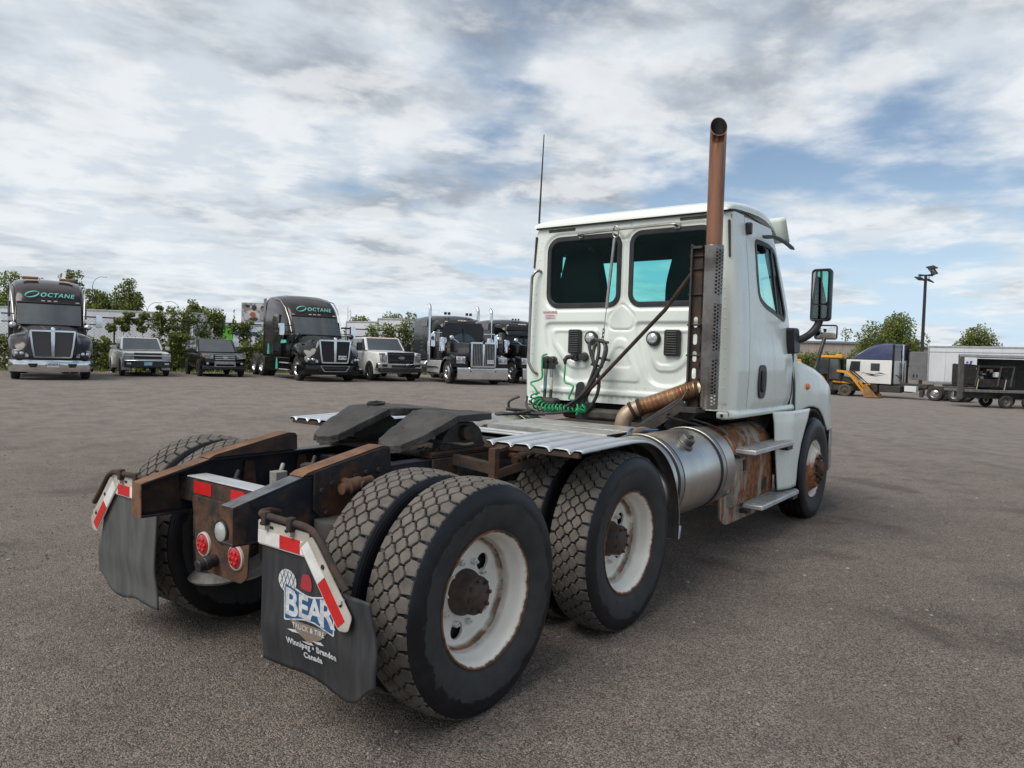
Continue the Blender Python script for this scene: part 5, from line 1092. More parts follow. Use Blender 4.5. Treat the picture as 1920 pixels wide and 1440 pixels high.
def semi_wheels(t, R, xf_, xr, y=1.02):
    for s in (-1, 1):
        fwheel(t, xf_, s*y, R, WRF)
        for x in xr: fwheel(t, x, s*(y+.02), R, WRD); fwheel(t, x, s*(y-.31), R, WRD)
def semi_chassis(t, x0, x1):
    for s in (-1, 1): bxp('frame_rail', 'blacks', t, x0, x1, s*.43-.04, s*.43+.04, .72, .98)
    bxp('axle', 'iron', t, -.06, .06, -.95, .95, .42, .56)
def semi_aero(name, label, group, loc, rz, paint, roof_mat, bumper, mesh, text, lightbars=False, plate=True, amberd=False):
    t = empty(name, loc, rz, label, 'truck', group); P = MT[paint]; t.scale = (1, 1, ZS)
    semi_chassis(t, -7.2, 1.0); semi_wheels(t, .51, 0, (-5.2, -6.5))
    # hood with fenders
    def ring(x, wt_, zt, wf, zf, zb):
        h = [(0, zt), (wt_*.7, zt-.015), (wt_, zt-.07), (wt_+.05, lerp(zt, zf, .6)), (lerp(wt_, wf, .5), zf+.02), (wf*.95, zf-.06), (wf, zf-.22), (wf, zb)]
        return [(x, -y, z) for y, z in reversed(h)]+[(x, y, z) for y, z in h[1:]]
    st = [(-.95, .84, 2.02, 1.12, 1.60, 1.05), (-.62, .80, 2.0, 1.15, 1.62, 1.08), (-.3, .76, 1.97, 1.19, 1.66, 1.12), (0, .74, 1.93, 1.215, 1.66, 1.14), (.35, .72, 1.89, 1.21, 1.60, 1.02), (.62, .70, 1.86, 1.18, 1.48, .80), (.90, .68, 1.83, 1.10, 1.30, .74), (1.08, .66, 1.78, 1.0, 1.12, .72), (1.16, .60, 1.66, .93, 1.0, .72)]
    m = MB(); m.loft([ring(*q) for q in st], closed=False, caps=False); n = 15; m.f.append(tuple((len(st)-1)*n+j for j in range(n))); m.m.append(0); hood = m.build('hood', P, t, smooth=50, solid=.02)
    for s in (-1, 1): m = MB(); m.tube([(-.95, s*.30, 2.025), (.2, s*.24, 1.925), (1.05, s*.10, 1.81)], .02, 6); m.build('hood_crease', P, hood)
    # grille
    gp = round_poly([(-.66, 1.80), (.66, 1.80), (.60, 1.20), (.54, .80), (-.54, .80), (-.60, 1.20)], .06)
    m = MB(); m.prism(gp, 0, 1.16, 1.235, [offset_poly(gp, -.055)]); gr = m.build('grille_surround', MT['chrome'], t, bevel=.012)
    for s in (-1, 1): m = MB(); m.prism([(s*.05, 1.74), (s*.59, 1.74), (s*.53, 1.2), (s*.48, .86), (s*.05, .86)], 0, 1.185, 1.20); m.build('grille_mesh', MT[mesh], gr)
    m = MB(); m.prism([(-.06, 1.80), (.06, 1.80), (.045, .84), (-.045, .84)], 0, 1.19, 1.245); m.build('grille_bar', MT['chrome'], gr, bevel=.01)
    m = MB(); m.prism(circle(0, 1.83, .07, 18, .9, 1.2), 0, 1.19, 1.255); m.build('badge', MT['chrome'], gr, bevel=.01)
    for s in (-1, 1):
        hp = [(s*.68, .90), (s*.66, .80), (s*1.06, .80), (s*1.13, .93), (s*1.12, 1.05), (s*.98, 1.08)]
        m = MB(); m.prism(round_poly(hp, .05), 0, 0, .10); m.apply(lambda v: Vector((v.x+1.13-.52*max(0, abs(v.y)-.66), v.y, v.z+.02))); hl = m.build('headlight', MT['headlamp'], t, bevel=.01)
        m = MB(); m.lathe([(0, .105), (.05, .10), (.065, .08)], 0, 14, (1.09, s*.86, .95)); m.lathe([(0, .105), (.045, .10), (.06, .08)], 0, 14, (1.02, s*1.0, .95)); m.build('lamp_bowl', MT['chrome'], hl)
    # bumper
    bs = [(1.28, 0), (1.26, .5), (1.18, .85), (.98, 1.10), (.66, 1.22), (.50, 1.22)]
    pts = [(x, -y) for x, y in reversed(bs)]+[(x, y) for x, y in bs[1:]]
    m = MB(); m.loft([[(x-.02, y, .72), (x, y, .66), (x+.005, y, .42), (x-.05, y, .30), (x-.25, y, .30), (x-.25, y, .72)] for x, y in pts]); b = m.build('bumper', MT[bumper], t, smooth=30)
    for s in (-1, 1): m = MB(); m.prism(round_poly([(s*.42, .60), (s*.70, .60), (s*.64, .46), (s*.46, .46)], .03), 0, 1.25, 1.272); m.build('bumper_duct', MT['mesh_black'], b)
    if bumper != 'chrome':
        m = MB(); m.prism(round_poly([(-.62, .70), (.62, .70), (.46, .44), (-.46, .44)], .04), 0, 1.262, 1.285, [round_poly([(-.57, .68), (.57, .68), (.43, .465), (-.43, .465)], .04)]); m.build('bumper_trim', MT['steel'], b)
    if plate:
        pz = .56 if bumper == 'chrome' else 1.05; py = 0 if bumper == 'chrome' else .30; px_ = 1.29 if bumper == 'chrome' else 1.215
        p = bxp('number_plate', 'plate', t, px_, px_+.012, py-.17, py+.17, pz-.085, pz+.085, 0); m = text_mb(text, .12, bold=.002, fn=lambda u, v: Vector((px_+.014, py+u, pz+v))); m.build('lettering', MT['plate_txt'], p, smooth=0)
    # cab, windscreen and raised roof with sleeper
    W, WT = 1.06, .98
    m = MB(); m.loft([[(x, y*W, z) for y, z in ((-1, 1.0), (-1.03, 1.5), (-1, 2.0), (1, 2.0), (1.03, 1.5), (1, 1.0))] for x in (-.90, -2.05)]); m.build('cab', P, t, smooth=30, bevel=.03)
    rings = []
    for (x, w, z0, z1) in ((-.86, .98, 2.0, 2.02), (-1.05, 1.03, 2.0, 2.32), (-1.28, 1.06, 2.0, 2.74), (-1.36, 1.07, 2.0, 2.92), (-1.50, 1.09, 2.0, 3.16), (-1.75, 1.12, 2.0, 3.44), (-2.1, 1.15, 1.6, 3.68), (-2.6, 1.18, 1.2, 3.86), (-3.2, 1.20, 1.1, 3.94), (-4.35, 1.20, 1.1, 3.97)):
        h = [(0, z1), (w*.55, z1-.02), (w*.85, z1-.07-.02*(z1-2)), (w*.97, z1-.20-.05*(z1-2)), (w*1.02, lerp(z0, z1, .5)), (w*1.02, z0)]
        rings.append([(x, -y, z) for y, z in reversed(h)]+[(x, y, z) for y, z in h[1:]])
    m = MB(); m.loft(rings, closed=False, caps=False); nn = 11; m.f.append(tuple((len(rings)-1)*nn+j for j in range(nn))); m.m.append(0); cabr = m.build('sleeper_roof', MT[roof_mat], t, smooth=50)
    m = MB(); m.loft([[(x, y, z) for y, z in ((-1.2, .98), (-1.22, 1.2), (-1.22, 2.2), (1.22, 2.2), (1.22, 1.2), (1.2, .98))] for x in (-2.05, -4.35)]); m.build('sleeper', P, t, smooth=30, bevel=.03)
    # windscreen: two tilted panes over the forehead
    def wsp(u, v): y = lerp(-.96, .96, u)*lerp(1.0, 1.02, v); return Vector((lerp(-.80, -1.325, v)+.04-.20*(y*y)*.55, y, lerp(2.03, 2.86, v)))
    m = MB(); m.grid(lambda u, v: wsp(u, v)+Vector((.05, 0, .02)), 16, 4); m.build('windscreen', MT['glass_far'], t, smooth=60, fix=False)
    m = MB(); m.tube([wsp(u, 1)+Vector((.06, 0, .03)) for u in np.linspace(0, 1, 9)], .03, 6); m.tube([wsp(u, 0)+Vector((.07, 0, .0)) for u in np.linspace(0, 1, 9)], .02, 6); m.build('windscreen_seal', MT['mesh_black'], t)
    for s in (-1, 1):
        panel('door_window', 'glass_far', t, *[(x, s*1.075, z) for x, z in (((-1.95, 2.05), (-1.08, 2.05), (-1.36, 2.66), (-1.95, 2.70)) if s < 0 else ((-1.08, 2.05), (-1.95, 2.05), (-1.95, 2.70), (-1.36, 2.66)))], off=.03)
        panel('sleeper_window', 'glass_far', t, *[(x, s*1.20, z) for x, z in (((-3.2, 2.35), (-2.25, 2.35), (-2.25, 2.95), (-3.2, 3.0)) if s < 0 else ((-2.25, 2.35), (-3.2, 2.35), (-3.2, 3.0), (-2.25, 2.95)))], off=.035)
        m = MB(); m.tube([(-.95, s*1.05, 2.02), (-1.30, s*1.09, 2.75), (-1.7, s*1.13, 3.25), (-2.3, s*1.17, 3.62), (-3.4, s*1.21, 3.78)], .025, 6); m.build('roof_trim', MT['steel'], t)
        mm = MB(); mm.loft([[(x, s*y, z) for y, z in rrect(1.42, 1.62, 1.98, 2.50, .05, 3)] for x in (-.95, -.78)]); q = mm.build('door_mirror', MT['chrome'], t)
        tube('mirror_arm', 'black', q, [(-.95, s*1.05, 2.12), (-.9, s*1.45, 2.12)], .02, 6); tube('mirror_arm', 'black', q, [(-.95, s*1.05, 2.42), (-.9, s*1.45, 2.42)], .02, 6)
        mm = MB(); mm.lathe([(0, .10), (.06, .09), (.10, .05), (.115, 0), (0, 0)], 0, 14, (.05, s*1.10, 1.98)); q = mm.build('hood_mirror', MT['chrome' if bumper == 'chrome' else 'black'], t); m = MB(); m.tube([(.15, s*1.02, 1.60), (.06, s*1.10, 1.95)], .015, 6); m.build('mirror_arm', MT['black'], q)
        bxp('side_skirt', paint, t, -4.3, -.75, s*1.21-.02, s*1.21+.02, .38, .98, .015)
        for z, x0 in ((.42, -2.0), (.72, -1.95)): bxp('step', 'alu', t, x0, -.75, s*1.225-.06, s*1.225+.06, z, z+.045)
        m = MB(); m.lathe([(0, -4.2), (.28, -4.19), (.31, -4.15), (.31, -2.6), (.28, -2.56), (0, -2.55)], 0, 20, (0, s*.92, .68)); m.build('fuel_tank', MT['tank'], t)
        bxp('sleeper_fairing', paint, t, -4.75, -4.36, s*1.19-.015, s*1.19+.015, 1.0, 3.8, .01)
    # marker lamps and company lettering on the forehead
    def ft(y, z):
        v = min(1, max(0, (z-2.92)/(3.44-2.92))); return Vector((interp(z, [(2.86, -1.30), (2.92, -1.34), (3.16, -1.47), (3.44, -1.71), (3.68, -2.05)])+.035-.14*(abs(y)/1.05)**3, y, z-.03*(abs(y)/1.05)**2))
    for y in (-.88, -.19, 0, .19, .88): m = MB(); c = ft(y, 2.97); m.cbox(c+Vector((.02, 0, 0)), (.07, .11, .04)); m.build('marker_lamp', MT['marker'], t, bevel=.008)
    ex, ey = Vector((0, 1, 0)), (ft(0, 3.4)-ft(0, 3.1)).normalized(); nr = ex.cross(ey)
    m = text_mb('OCTANE', .235, shear=.25, bold=.006, spacing=1.15, fn=lambda u, v: ft(.24+u, 3.20+v)+nr*.02); m.build('lettering', MT['teal'], t, smooth=0)
    m = text_mb('OCTANE', .235, shear=.25, bold=-.008, spacing=1.15, fn=lambda u, v: ft(.24+u, 3.205+v)+nr*.028); m.build('lettering_core', MT['pale'], t, smooth=0)
    ring_logo(t, ft(-.52, 3.22)+nr*.025, ex, ey, nr, .21, 'teal')
    if lightbars:
        for y in (-.55, .62): m = MB(); m.cbox((-2.55, y, 3.93), (.24, .52, .10)); m.build('light_bar', pm('amber_bar', (.32, .13, .02), .25, coat=.5), t, bevel=.03)
    return t
ZS = .92
semi_aero('semi_truck', 'plum brown sleeper truck with two amber roof light bars and chrome bumper', 'sleeper trucks parked along the fence', (7.94, 24.75, gz(7.9, 24.7)), radians(-108), 'kw_plum', 'kw_plum', 'chrome', 'mesh_grey', 'L454091', True)
t2 = semi_aero('semi_truck', 'black sleeper truck with black bumper and green company lettering, beside a white pickup', 'sleeper trucks parked along the fence', (16.6, 20.92, gz(16.6, 20.9)), radians(-109), 'kw_black', 'kw_plum', 'kw_black', 'mesh_black', 'L67140', False)
for (x0, x1, z0, z1) in ((-1.9, -1.1, 1.62, 1.78), (-3.9, -3.6, 1.1, 1.6), (-2.6, -2.3, .42, .95)): panel('side_graphic', 'teal', t2, (x0, -1.235, z0), (x1, -1.235, z0+.03), (x1-.1, -1.235, z1), (x0+.08, -1.235, z1), off=.012)

ZS = 1.0
# ---- long-nosed trucks
def semi_classic(name, label, group, loc, rz, paint, visor, flat_bumper):
    t = empty(name, loc, rz, label, 'truck', group); P = MT[paint]
    semi_chassis(t, -7.4, 1.1); semi_wheels(t, .51, 0, (-5.4, -6.7))
    st = [(-1.15, .86, 1.86), (-.6, .80, 1.84), (0, .72, 1.80), (.6, .66, 1.77), (1.08, .62, 1.74)]
    m = MB(); m.loft([[(x, y, z) for y, z in round_poly([(-w, .95), (-w, zt-.05), (-w*.6, zt), (w*.6, zt), (w, zt-.05), (w, .95)], .06, 3)] for x, w, zt in st]); hood = m.build('hood', P, t, smooth=40)
    for s in (-1, 1):
        m = MB(); pr = []
        for k in range(15): a = radians(-12+k*13.8); pr.append((.66*cos(a), .50+.66*sin(a)))
        m.loft([[(x, s*y, z) for y, z in ((.66, z_+.02), (1.05, z_+.015), (1.20, z_-.03), (1.23, z_-.12), (1.21, z_-.14), (1.17, z_-.06), (.66, z_-.03))] for x, z_ in pr]); m.build('fender', P, t, smooth=50)
        m = MB(); m.loft([[(x, s*y, z) for y, z in rrect(.60, 1.20, .72, 1.22-(x-.55)*.2, .06, 3)] for x in (.50, .80, .98)]); nose = m.build('fender_nose', P, t, smooth=40)
        m = MB(); m.box(.97, 1.04, s*.74, s*1.14, .86, 1.15); hl = m.build('headlight', MT['chrome'], nose, bevel=.02)
        for y in (.84, 1.04): m = MB(); m.cbox((1.045, s*y, 1.005), (.02, .15, .17)); m.build('lamp_glass', MT['headlamp'], hl, bevel=.01)
        # air cleaner, stack, mirror, tank, steps
        m = MB(); m.lathe([(0, 1.30), (.12, 1.30), (.17, 1.36), (.175, 1.85), (.15, 1.93), (.06, 1.97), (0, 1.97)], 2, 16, (-.72, s*1.08, 0)); m.build('air_cleaner', MT['chrome'], t)
        pts = [(-2.22, s*1.16, z) for z in np.linspace(.95, 3.1, 8)]+[(-2.24, s*1.16, 3.22), (-2.30, s*1.16, 3.32), (-2.40, s*1.16, 3.40)]
        m = MB(); m.tube(pts, [.095 if p[2] < 2.1 else .075 for p in pts], 12); m.build('exhaust_stack', MT['chrome'], t)
        mm = MB(); mm.loft([[(x, s*y, z) for y, z in rrect(1.38, 1.56, 1.55, 2.10, .03, 3)] for x in (-1.0, -.88)]); q = mm.build('door_mirror', MT['black' if visor else 'chrome'], t); tube('mirror_arm', 'chrome', q, [(-1.15, s*1.0, 2.15), (-.95, s*1.42, 2.16), (-.94, s*1.47, 2.10)], .018, 6); tube('mirror_arm', 'chrome', q, [(-1.15, s*1.0, 1.55), (-.94, s*1.45, 1.54)], .018, 6)
        m = MB(); m.lathe([(0, .06), (.07, .05), (.10, 0), (0, 0)], 0, 14, (.30, s*1.08, 1.92)); q = m.build('hood_mirror', MT['chrome'], t); m = MB(); m.tube([(.30, s*.75, 1.72), (.29, s*1.06, 1.90)], .014, 6); m.build('mirror_arm', MT['chrome'], q)
        m = MB(); m.lathe([(0, -4.3), (.28, -4.29), (.31, -4.25), (.31, -2.75), (.28, -2.71), (0, -2.7)], 0, 20, (0, s*.92, .66)); m.build('fuel_tank', MT['tank'], t)
        m = MB(); m.prism([(-2.45, .95), (-.72, .95), (-.72, .60), (-.95, .36), (-2.45, .36)], 1, s*.75, s*1.18); m.build('tool_box', MT['alu'], t, bevel=.02)
        for z in (.40, .66): bxp('step', 'steel', t, -2.4, -.95, s*1.19-.05, s*1.19+.04, z, z+.04)
    gp = round_poly([(-.56, 1.75), (.56, 1.75), (.56, .72), (-.56, .72)], .04)
    m = MB(); m.prism(gp, 0, 1.07, 1.16, [offset_poly(gp, -.06)]); gr = m.build('grille_surround', MT['chrome'], t, bevel=.012)
    m = MB(); m.box(1.085, 1.105, -.5, .5, .78, 1.69); m.build('grille_mesh', MT['mesh_black'], gr)
    for k in range(14):
        y = -.47+k*.0725
        m = MB(); m.box(1.105, 1.135, y-.014, y+.014, .78, 1.69); m.build('grille_bar', MT['steel'], gr)
    m = MB(); m.prism([(-.055, 1.78), (.055, 1.78), (.035, .78), (-.035, .78)], 0, 1.105, 1.17); m.build('grille_spine', MT['chrome'], gr, bevel=.01); m = MB(); m.prism(circle(0, 1.74, .06, 16, .9, 1.25), 0, 1.13, 1.185); m.build('badge', MT['mesh_black'], gr)
    p = bxp('number_plate', 'plate', t, 1.165, 1.175, .16, .46, .88, 1.03, 0); m = text_mb('L7715', .11, fn=lambda u, v: Vector((1.177, .31+u, .955+v))); m.build('lettering', MT['plate_txt'], p, smooth=0)
    m = MB(); m.loft([[(x, y, z) for x, z in ((1.12, .20), (1.17, .24), (1.17, .64), (1.12, .70), (1.08, .70), (1.08, .20))] for y in (-1.13, -1.0, 0, 1.0, 1.13)]); b = m.build('bumper', MT['chrome'], t, smooth=30)
    for s in (-1, 1): m = MB(); m.prism(circle(s*.55, .56, .03, 10), 0, 1.165, 1.176); m.build('tow_hole', MT['mesh_black'], b)
    # cab, brow, sleeper
    m = MB(); m.loft([[(x, y, z) for y, z in ((-.98, .98), (-1.0, 1.6), (-.97, 2.3), (-.86, 2.62), (.86, 2.62), (.97, 2.3), (1.0, 1.6), (.98, .98))] for x in (-1.12, -2.3)]); m.build('cab', P, t, smooth=30, bevel=.04)
    rings = []
    for (x, w, z1) in ((-1.12, .95, 2.36), (-1.2, .98, 2.56), (-1.42, 1.02, 2.76), (-1.8, 1.07, 2.90), (-2.4, 1.13, 2.97), (-3.2, 1.16, 3.0), (-4.4, 1.16, 2.98)):
        z0 = 2.32 if x > -2.2 else 1.0; h = [(0, z1), (w*.6, z1-.03), (w*.9, z1-.12), (w, z1-.30), (w*1.01, lerp(z0, z1, .4)), (w, z0)]
        rings.append([(x, -y, z) for y, z in reversed(h)]+[(x, y, z) for y, z in h[1:]])
    m = MB(); m.loft(rings, closed=False, caps=False); nn = 11; m.f.append(tuple((len(rings)-1)*nn+j for j in range(nn))); m.m.append(0); m.build('sleeper', P, t, smooth=50)
    m = MB(); m.grid(lambda u, v: (-1.10+.03-lerp(0, .08, v)-.10*(2*u-1)**2, lerp(-.88, .88, u), lerp(1.84, 2.34, v)), 12, 3); m.build('windscreen', MT['glass_far'], t, fix=False)
    m = MB(); m.box(-1.10, -1.05, -.025, .025, 1.84, 2.34); m.build('windscreen_divider', P, t)
    if visor: m = MB(); m.grid(lambda u, v: (-1.06+.24*v-.10*(2*u-1)**2, lerp(-.95, .95, u), 2.42-.26*v), 12, 3); m.build('sun_visor', P, t, solid=.02, fix=False)
    for s in (-1, 1):
        panel('door_window', 'glass_far', t, *[(x, s*.985, z) for x, z in (((-2.15, 1.78), (-1.3, 1.78), (-1.3, 2.28), (-2.15, 2.32)) if s < 0 else ((-1.3, 1.78), (-2.15, 1.78), (-2.15, 2.32), (-1.3, 2.28)))], off=.03)
        panel('sleeper_window', 'steel', t, *[(x, s*1.16, z) for x, z in (((-3.4, 2.45), (-2.55, 2.45), (-2.55, 2.78), (-3.3, 2.78)) if s < 0 else ((-2.55, 2.45), (-3.4, 2.45), (-3.3, 2.78), (-2.55, 2.78)))], off=.02)
        for k in range(5): bxp('side_ladder', 'steel', t, -3.45, -3.05, s*1.175-.01, s*1.175+.015, 1.35+k*.18, 1.39+k*.18, .004)
        bxp('turn_light', 'amber', t, -.62, -.56, s*.99-.03, s*.99+.03, 1.50, 1.58)
    for y in (-.72, -.14, 0, .14, .72): m = MB(); m.cbox((-1.30 if abs(y) < .5 else -1.36, y, 2.70 if abs(y) < .5 else 2.64), (.10, .10, .05)); m.build('marker_lamp', MT['marker'], t, bevel=.012)
    if not visor:
        for y in (-.62, -.45, .40, .58): m = MB(); m.cbox((-1.75, y, 3.02), (.08, .12, .12)); m.build('roof_lamp', MT['blacks'], t, bevel=.02)
    else:
        for y in (-.3, -.15, 0): m = MB(); m.cbox((-1.7, y, 2.95), (.08, .08, .08)); m.build('roof_lamp', MT['blacks'], t, bevel=.02)
    return t
semi_classic('semi_truck', 'dark grey long nosed truck with square chrome grille and wide flat chrome bumper', 'sleeper trucks parked along the fence', (21.1, 16.8, gz(21.1, 16.8)), radians(-117), 'ws_grey', False, True)
semi_classic('semi_truck', 'black long nosed truck with sun visor, half hidden by the white cab', 'sleeper trucks parked along the fence', (24.4, 15.95, gz(24.4, 15.9)), radians(-117), 'kw_black', True, False)

# ---- pickups and the SUV
def car(name, label, group, loc, rz, paint, L, W, H, R, belt, hoodz, wsx, rfx, rrx, rbx, fz_, style):
    # x: front axle at 0, nose at L[0], tail at L[1]; wsx base of windscreen, rfx roof front, rrx roof rear, rbx rear base
    t = empty(name, loc, rz, label, style['cat'], group); P = MT[paint]; w = W/2; t.scale = (1, 1, ZS); x1, x0 = L
    st = [(x1, w*.86, fz_, hoodz-.22), (x1-.06, w*.93, fz_-.02, hoodz-.10), (x1-.22, w*.985, fz_-.05, hoodz-.03), (.42, w, .36, hoodz-.01), (-.42, w, .36, hoodz+.02), (wsx, w, .36, belt-.02), (wsx-.2, w, .36, belt), (x0+.4, w, .40, belt+.02), (x0+.05, w*.97, .44, belt+.01), (x0, w*.92, .52, belt-.05)]
    m = MB(); m.loft([[(x, y, z) for y, z in round_poly([(-q, z0), (-q*1.0, lerp(z0, z1, .55)), (-q*.95, z1), (q*.95, z1), (q*1.0, lerp(z0, z1, .55)), (q, z0)], .10, 4)] for x, q, z0, z1 in st]); body = m.build('body', P, t, smooth=40)
    wb, wt_ = w*.945, w*.835
    c = [(wsx, wb, belt), (rfx, wt_, H), (rrx, wt_, H-.01), (rbx, wb, belt)]
    m = MB(); m.loft([[(x, -y, z), (x, y, z)] for x, y, z in c], closed=False, caps=False)
    vs = [(x, -y, z) for x, y, z in c]+[(x, y, z) for x, y, z in c]; m = MB(); m.add(vs, [(0, 1, 2, 3), (7, 6, 5, 4), (0, 4, 5, 1), (1, 5, 6, 2), (2, 6, 7, 3), (3, 7, 4, 0)]); m.build('cabin', P, t, bevel=.07, seg=3)
    panel('windscreen', 'glass_far', t, vs[0], vs[4], vs[5], vs[1], off=.012, ins=(.065, .07))
    panel('rear_window', 'glass_far', t, vs[7], vs[3], vs[2], vs[6], off=.012, ins=(.09, .15))
    for s, (a, b_, cc, d) in ((-1, (vs[3], vs[0], vs[1], vs[2])), (1, (vs[4], vs[7], vs[6], vs[5]))):
        A, B, C, D = map(Vector, (a, b_, cc, d))
        for k in range(style['side']):
            u0, u1 = (k+.06)/style['side'], (k+.94)/style['side']; f = lambda u, v: A.lerp(B, u).lerp(D.lerp(C, u), v)
            panel('side_window', 'glass_far', t, f(u0, .10), f(u1, .10), f(u1, .88), f(u0, .88), off=.012)
        mm = MB(); mm.loft([[(x, s*y, z) for y, z in rrect(w+.04, w+.04+style['mir'][0], belt+.02, belt+.02+style['mir'][1], .04, 3)] for x in (wsx-.30, wsx-.16)]); q = mm.build('door_mirror', MT[style['mirm']], t, bevel=.01); m = MB(); m.bar((wsx-.24, s*(w-.06), belt+.07), (wsx-.24, s*(w+.06), belt+.09), .05, .05); m.build('mirror_arm', MT['black'], q)
        bxp('door_handle', style['mirm'], t, wsx-1.35, wsx-1.15, s*w-.02, s*w+.02, belt-.14, belt-.10)
        # wheel arches: dark liner and flared lip
        for xa in (0, style['rear']):
            m = MB(); m.lathe([(R+.075, w-.30), (R+.085, w+.015), (R+.055, w+.02), (R+.05, w-.30)], 1, 20, (xa, 0, R-.02), radians(-10), radians(190)); m.apply(lambda v: Vector((v.x, s*v.y, v.z))); m.build('wheel_arch', MT[style['arch']], t, smooth=40)
            m = MB(); m.prism([(xa+(R+.06)*cos(radians(q)), R-.02+(R+.06)*sin(radians(q))) for q in range(-20, 201, 10)], 1, s*(w+.003), s*(w-.2)); m.build('arch_void', MT['mesh_black'], t)
            fwheel(t, xa, s*(w-.065), R, WCR, .9)
    return t, body, w, x1
grp = 'cars parked along the fence'; ZS = .94
t, b, w, x1 = car('pickup_truck', 'silver compact pickup with split bar grille and light blue number plate', grp, (12.1, 26.7, gz(12.1, 26.7)), radians(-108), 'silver', (.92, -4.3), 1.74, 1.66, .36, 1.10, 1.06, -.62, -1.25, -2.55, -2.85, .62, dict(cat='pickup', side=2, mir=(.17, .16), mirm='silver', rear=-3.2, arch='silver'))
bxp('grille', 'mesh_black', t, x1-.06, x1+.02, -.50, .50, .74, 1.0); bxp('grille_bar', 'silver', t, x1-.02, x1+.045, -.84, .84, .855, .905, .015); bxp('grille_bar', 'silver', t, x1-.02, x1+.04, -.52, .52, .985, 1.02, .012)
for s in (-1, 1):
    q = bxp('headlight', 'headlamp', t, x1-.10, x1+.025, s*.52, s*.83, .72, .85, .02); bxp('turn_lamp', 'headlamp', t, x1-.10, x1+.02, s*.52, s*.83, .915, .985, .015); bxp('fog_light', 'lens', t, x1-.02, x1+.055, s*.60, s*.76, .50, .58, .01)
bq = bxp('bumper', 'chrome', t, x1-.12, x1+.05, -.84, .84, .64, .70, .03); bxp('lower_bumper', 'black', t, x1-.2, x1+.03, -.83, .83, .38, .64, .03); p = bxp('number_plate', 'plate_blue', t, x1+.03, x1+.06, -.15, .15, .47, .62, 0); m = text_mb('JE 0852', .09, fn=lambda u, v: Vector((x1+.062, u, .545+v))); m.build('lettering', MT['plate_txt2'], p, smooth=0)
bxp('bed_cover', 'blacks', t, -4.2, -2.9, -.80, .80, 1.09, 1.13, .02)
for y in (-.45, -.15, .15, .45): tube('roof_antenna', 'black', t, [(-1.4, y, 1.65), (-1.42, y, 1.72)], .012, 6)
t, b, w, x1 = car('suv', 'small black sport utility vehicle with chrome three bar grille and roof rails', grp, (14.8, 25.6, gz(14.8, 25.6)), radians(-109), 'suv_black', (.86, -3.5), 1.80, 1.70, .36, 1.06, 1.06, -.60, -1.22, -3.2, -3.45, .62, dict(cat='suv', side=3, mir=(.20, .17), mirm='black', rear=-2.62, arch='suv_black'))
gp = round_poly([(-.42, 1.0), (.42, 1.0), (.40, .74), (-.40, .74)], .04); m = MB(); m.prism(gp, 0, x1-.04, x1+.03); gq = m.build('grille', MT['mesh_black'], t)
for z in (.785, .87, .955): bxp('grille_bar', 'chrome', gq, x1+.02, x1+.045, -.40, .40, z-.018, z+.018, .006)
m = MB(); m.prism(circle(0, .87, .05, 20, 2.2, 1), 0, x1+.04, x1+.055); m.build('badge', MT['chrome'], gq)
m = MB(); m.prism(rrect(-.42, .42, .46, .70, .03, 3), 0, x1-.02, x1+.04, [rrect(-.36, .36, .49, .57, .02, 3)]); m.build('bumper_trim', MT['steel'], t)
for s in (-1, 1):
    m = MB(); m.prism(round_poly([(s*.47, .80), (s*.82, .84), (s*.82, 1.02), (s*.47, 1.0)], .03), 0, x1-.14, x1+.01); q = m.build('headlight', MT['headlamp'], t); bxp('turn_lamp', 'amber', t, x1-.16, x1-.01, s*.79, s*.855, .88, 1.0, .01)
    m = MB(); m.lathe([(0, .03), (.05, .02), (.06, 0)], 0, 12, (x1-.01, s*.68, .60)); m.build('fog_light', MT['lens'], t); tube('roof_rail', 'steel', t, [(-1.5, s*.60, 1.70), (-1.6, s*.60, 1.76), (-2.9, s*.60, 1.76), (-3.0, s*.60, 1.70)], .016, 6)
bxp('lower_bumper', 'black', t, x1-.2, x1+.01, -.86, .86, .34, .50, .03)
t, b, w, x1 = car('pickup_truck', 'white heavy duty crew cab pickup with large black grille and chrome bumper', grp, (19.65, 20.2, gz(19.6, 20.2)), radians(-110), 'pick_white', (.98, -4.9), 2.02, 2.0, .44, 1.36, 1.34, -.62, -1.15, -3.0, -3.25, .80, dict(cat='pickup', side=3, mir=(.22, .36), mirm='black', rear=-4.0, arch='pick_white'))
gp = round_poly([(-.62, 1.32), (.62, 1.32), (.58, .82), (-.58, .82)], .05); m = MB(); m.prism(gp, 0, x1-.06, x1+.06); gq = m.build('grille', MT['mesh_black'], t, bevel=.02)
for z in (.94, 1.20): bxp('grille_bar', 'black', gq, x1+.05, x1+.085, -.58, .58, z-.04, z+.04, .015)
m = MB(); m.prism(circle(0, 1.07, .065, 22, 2.3, 1), 0, x1+.06, x1+.09); m.build('badge', MT['steel'], gq)
for s in (-1, 1):
    bxp('headlight', 'headlamp', t, x1-.12, x1+.03, s*.65, s*.93, .88, 1.18, .03); bxp('turn_lamp', 'headlamp', t, x1-.14, x1+.01, s*.72, s*.95, 1.19, 1.28, .02)
    m = MB(); m.cbox((x1+.10, s*.76, .72), (.03, .22, .13)); m.build('bumper_pocket', MT['mesh_black'], t)
m = MB(); m.loft([[(x, y, z) for x, z in ((x1-.1-q, .58), (x1+.09-q, .60), (x1+.11-q, .80), (x1-.02-q, .84), (x1-.1-q, .84))] for y, q in ((-1.02, .14), (-.85, .02), (0, 0), (.85, .02), (1.02, .14))]); m.build('bumper', MT['chrome'], t, bevel=.02); bxp('air_dam', 'black', t, x1-.25, x1+.08, -.92, .92, .42, .60, .03); bxp('bumper_intake', 'mesh_black', t, x1, x1+.118, -.45, .45, .63, .74, .01)
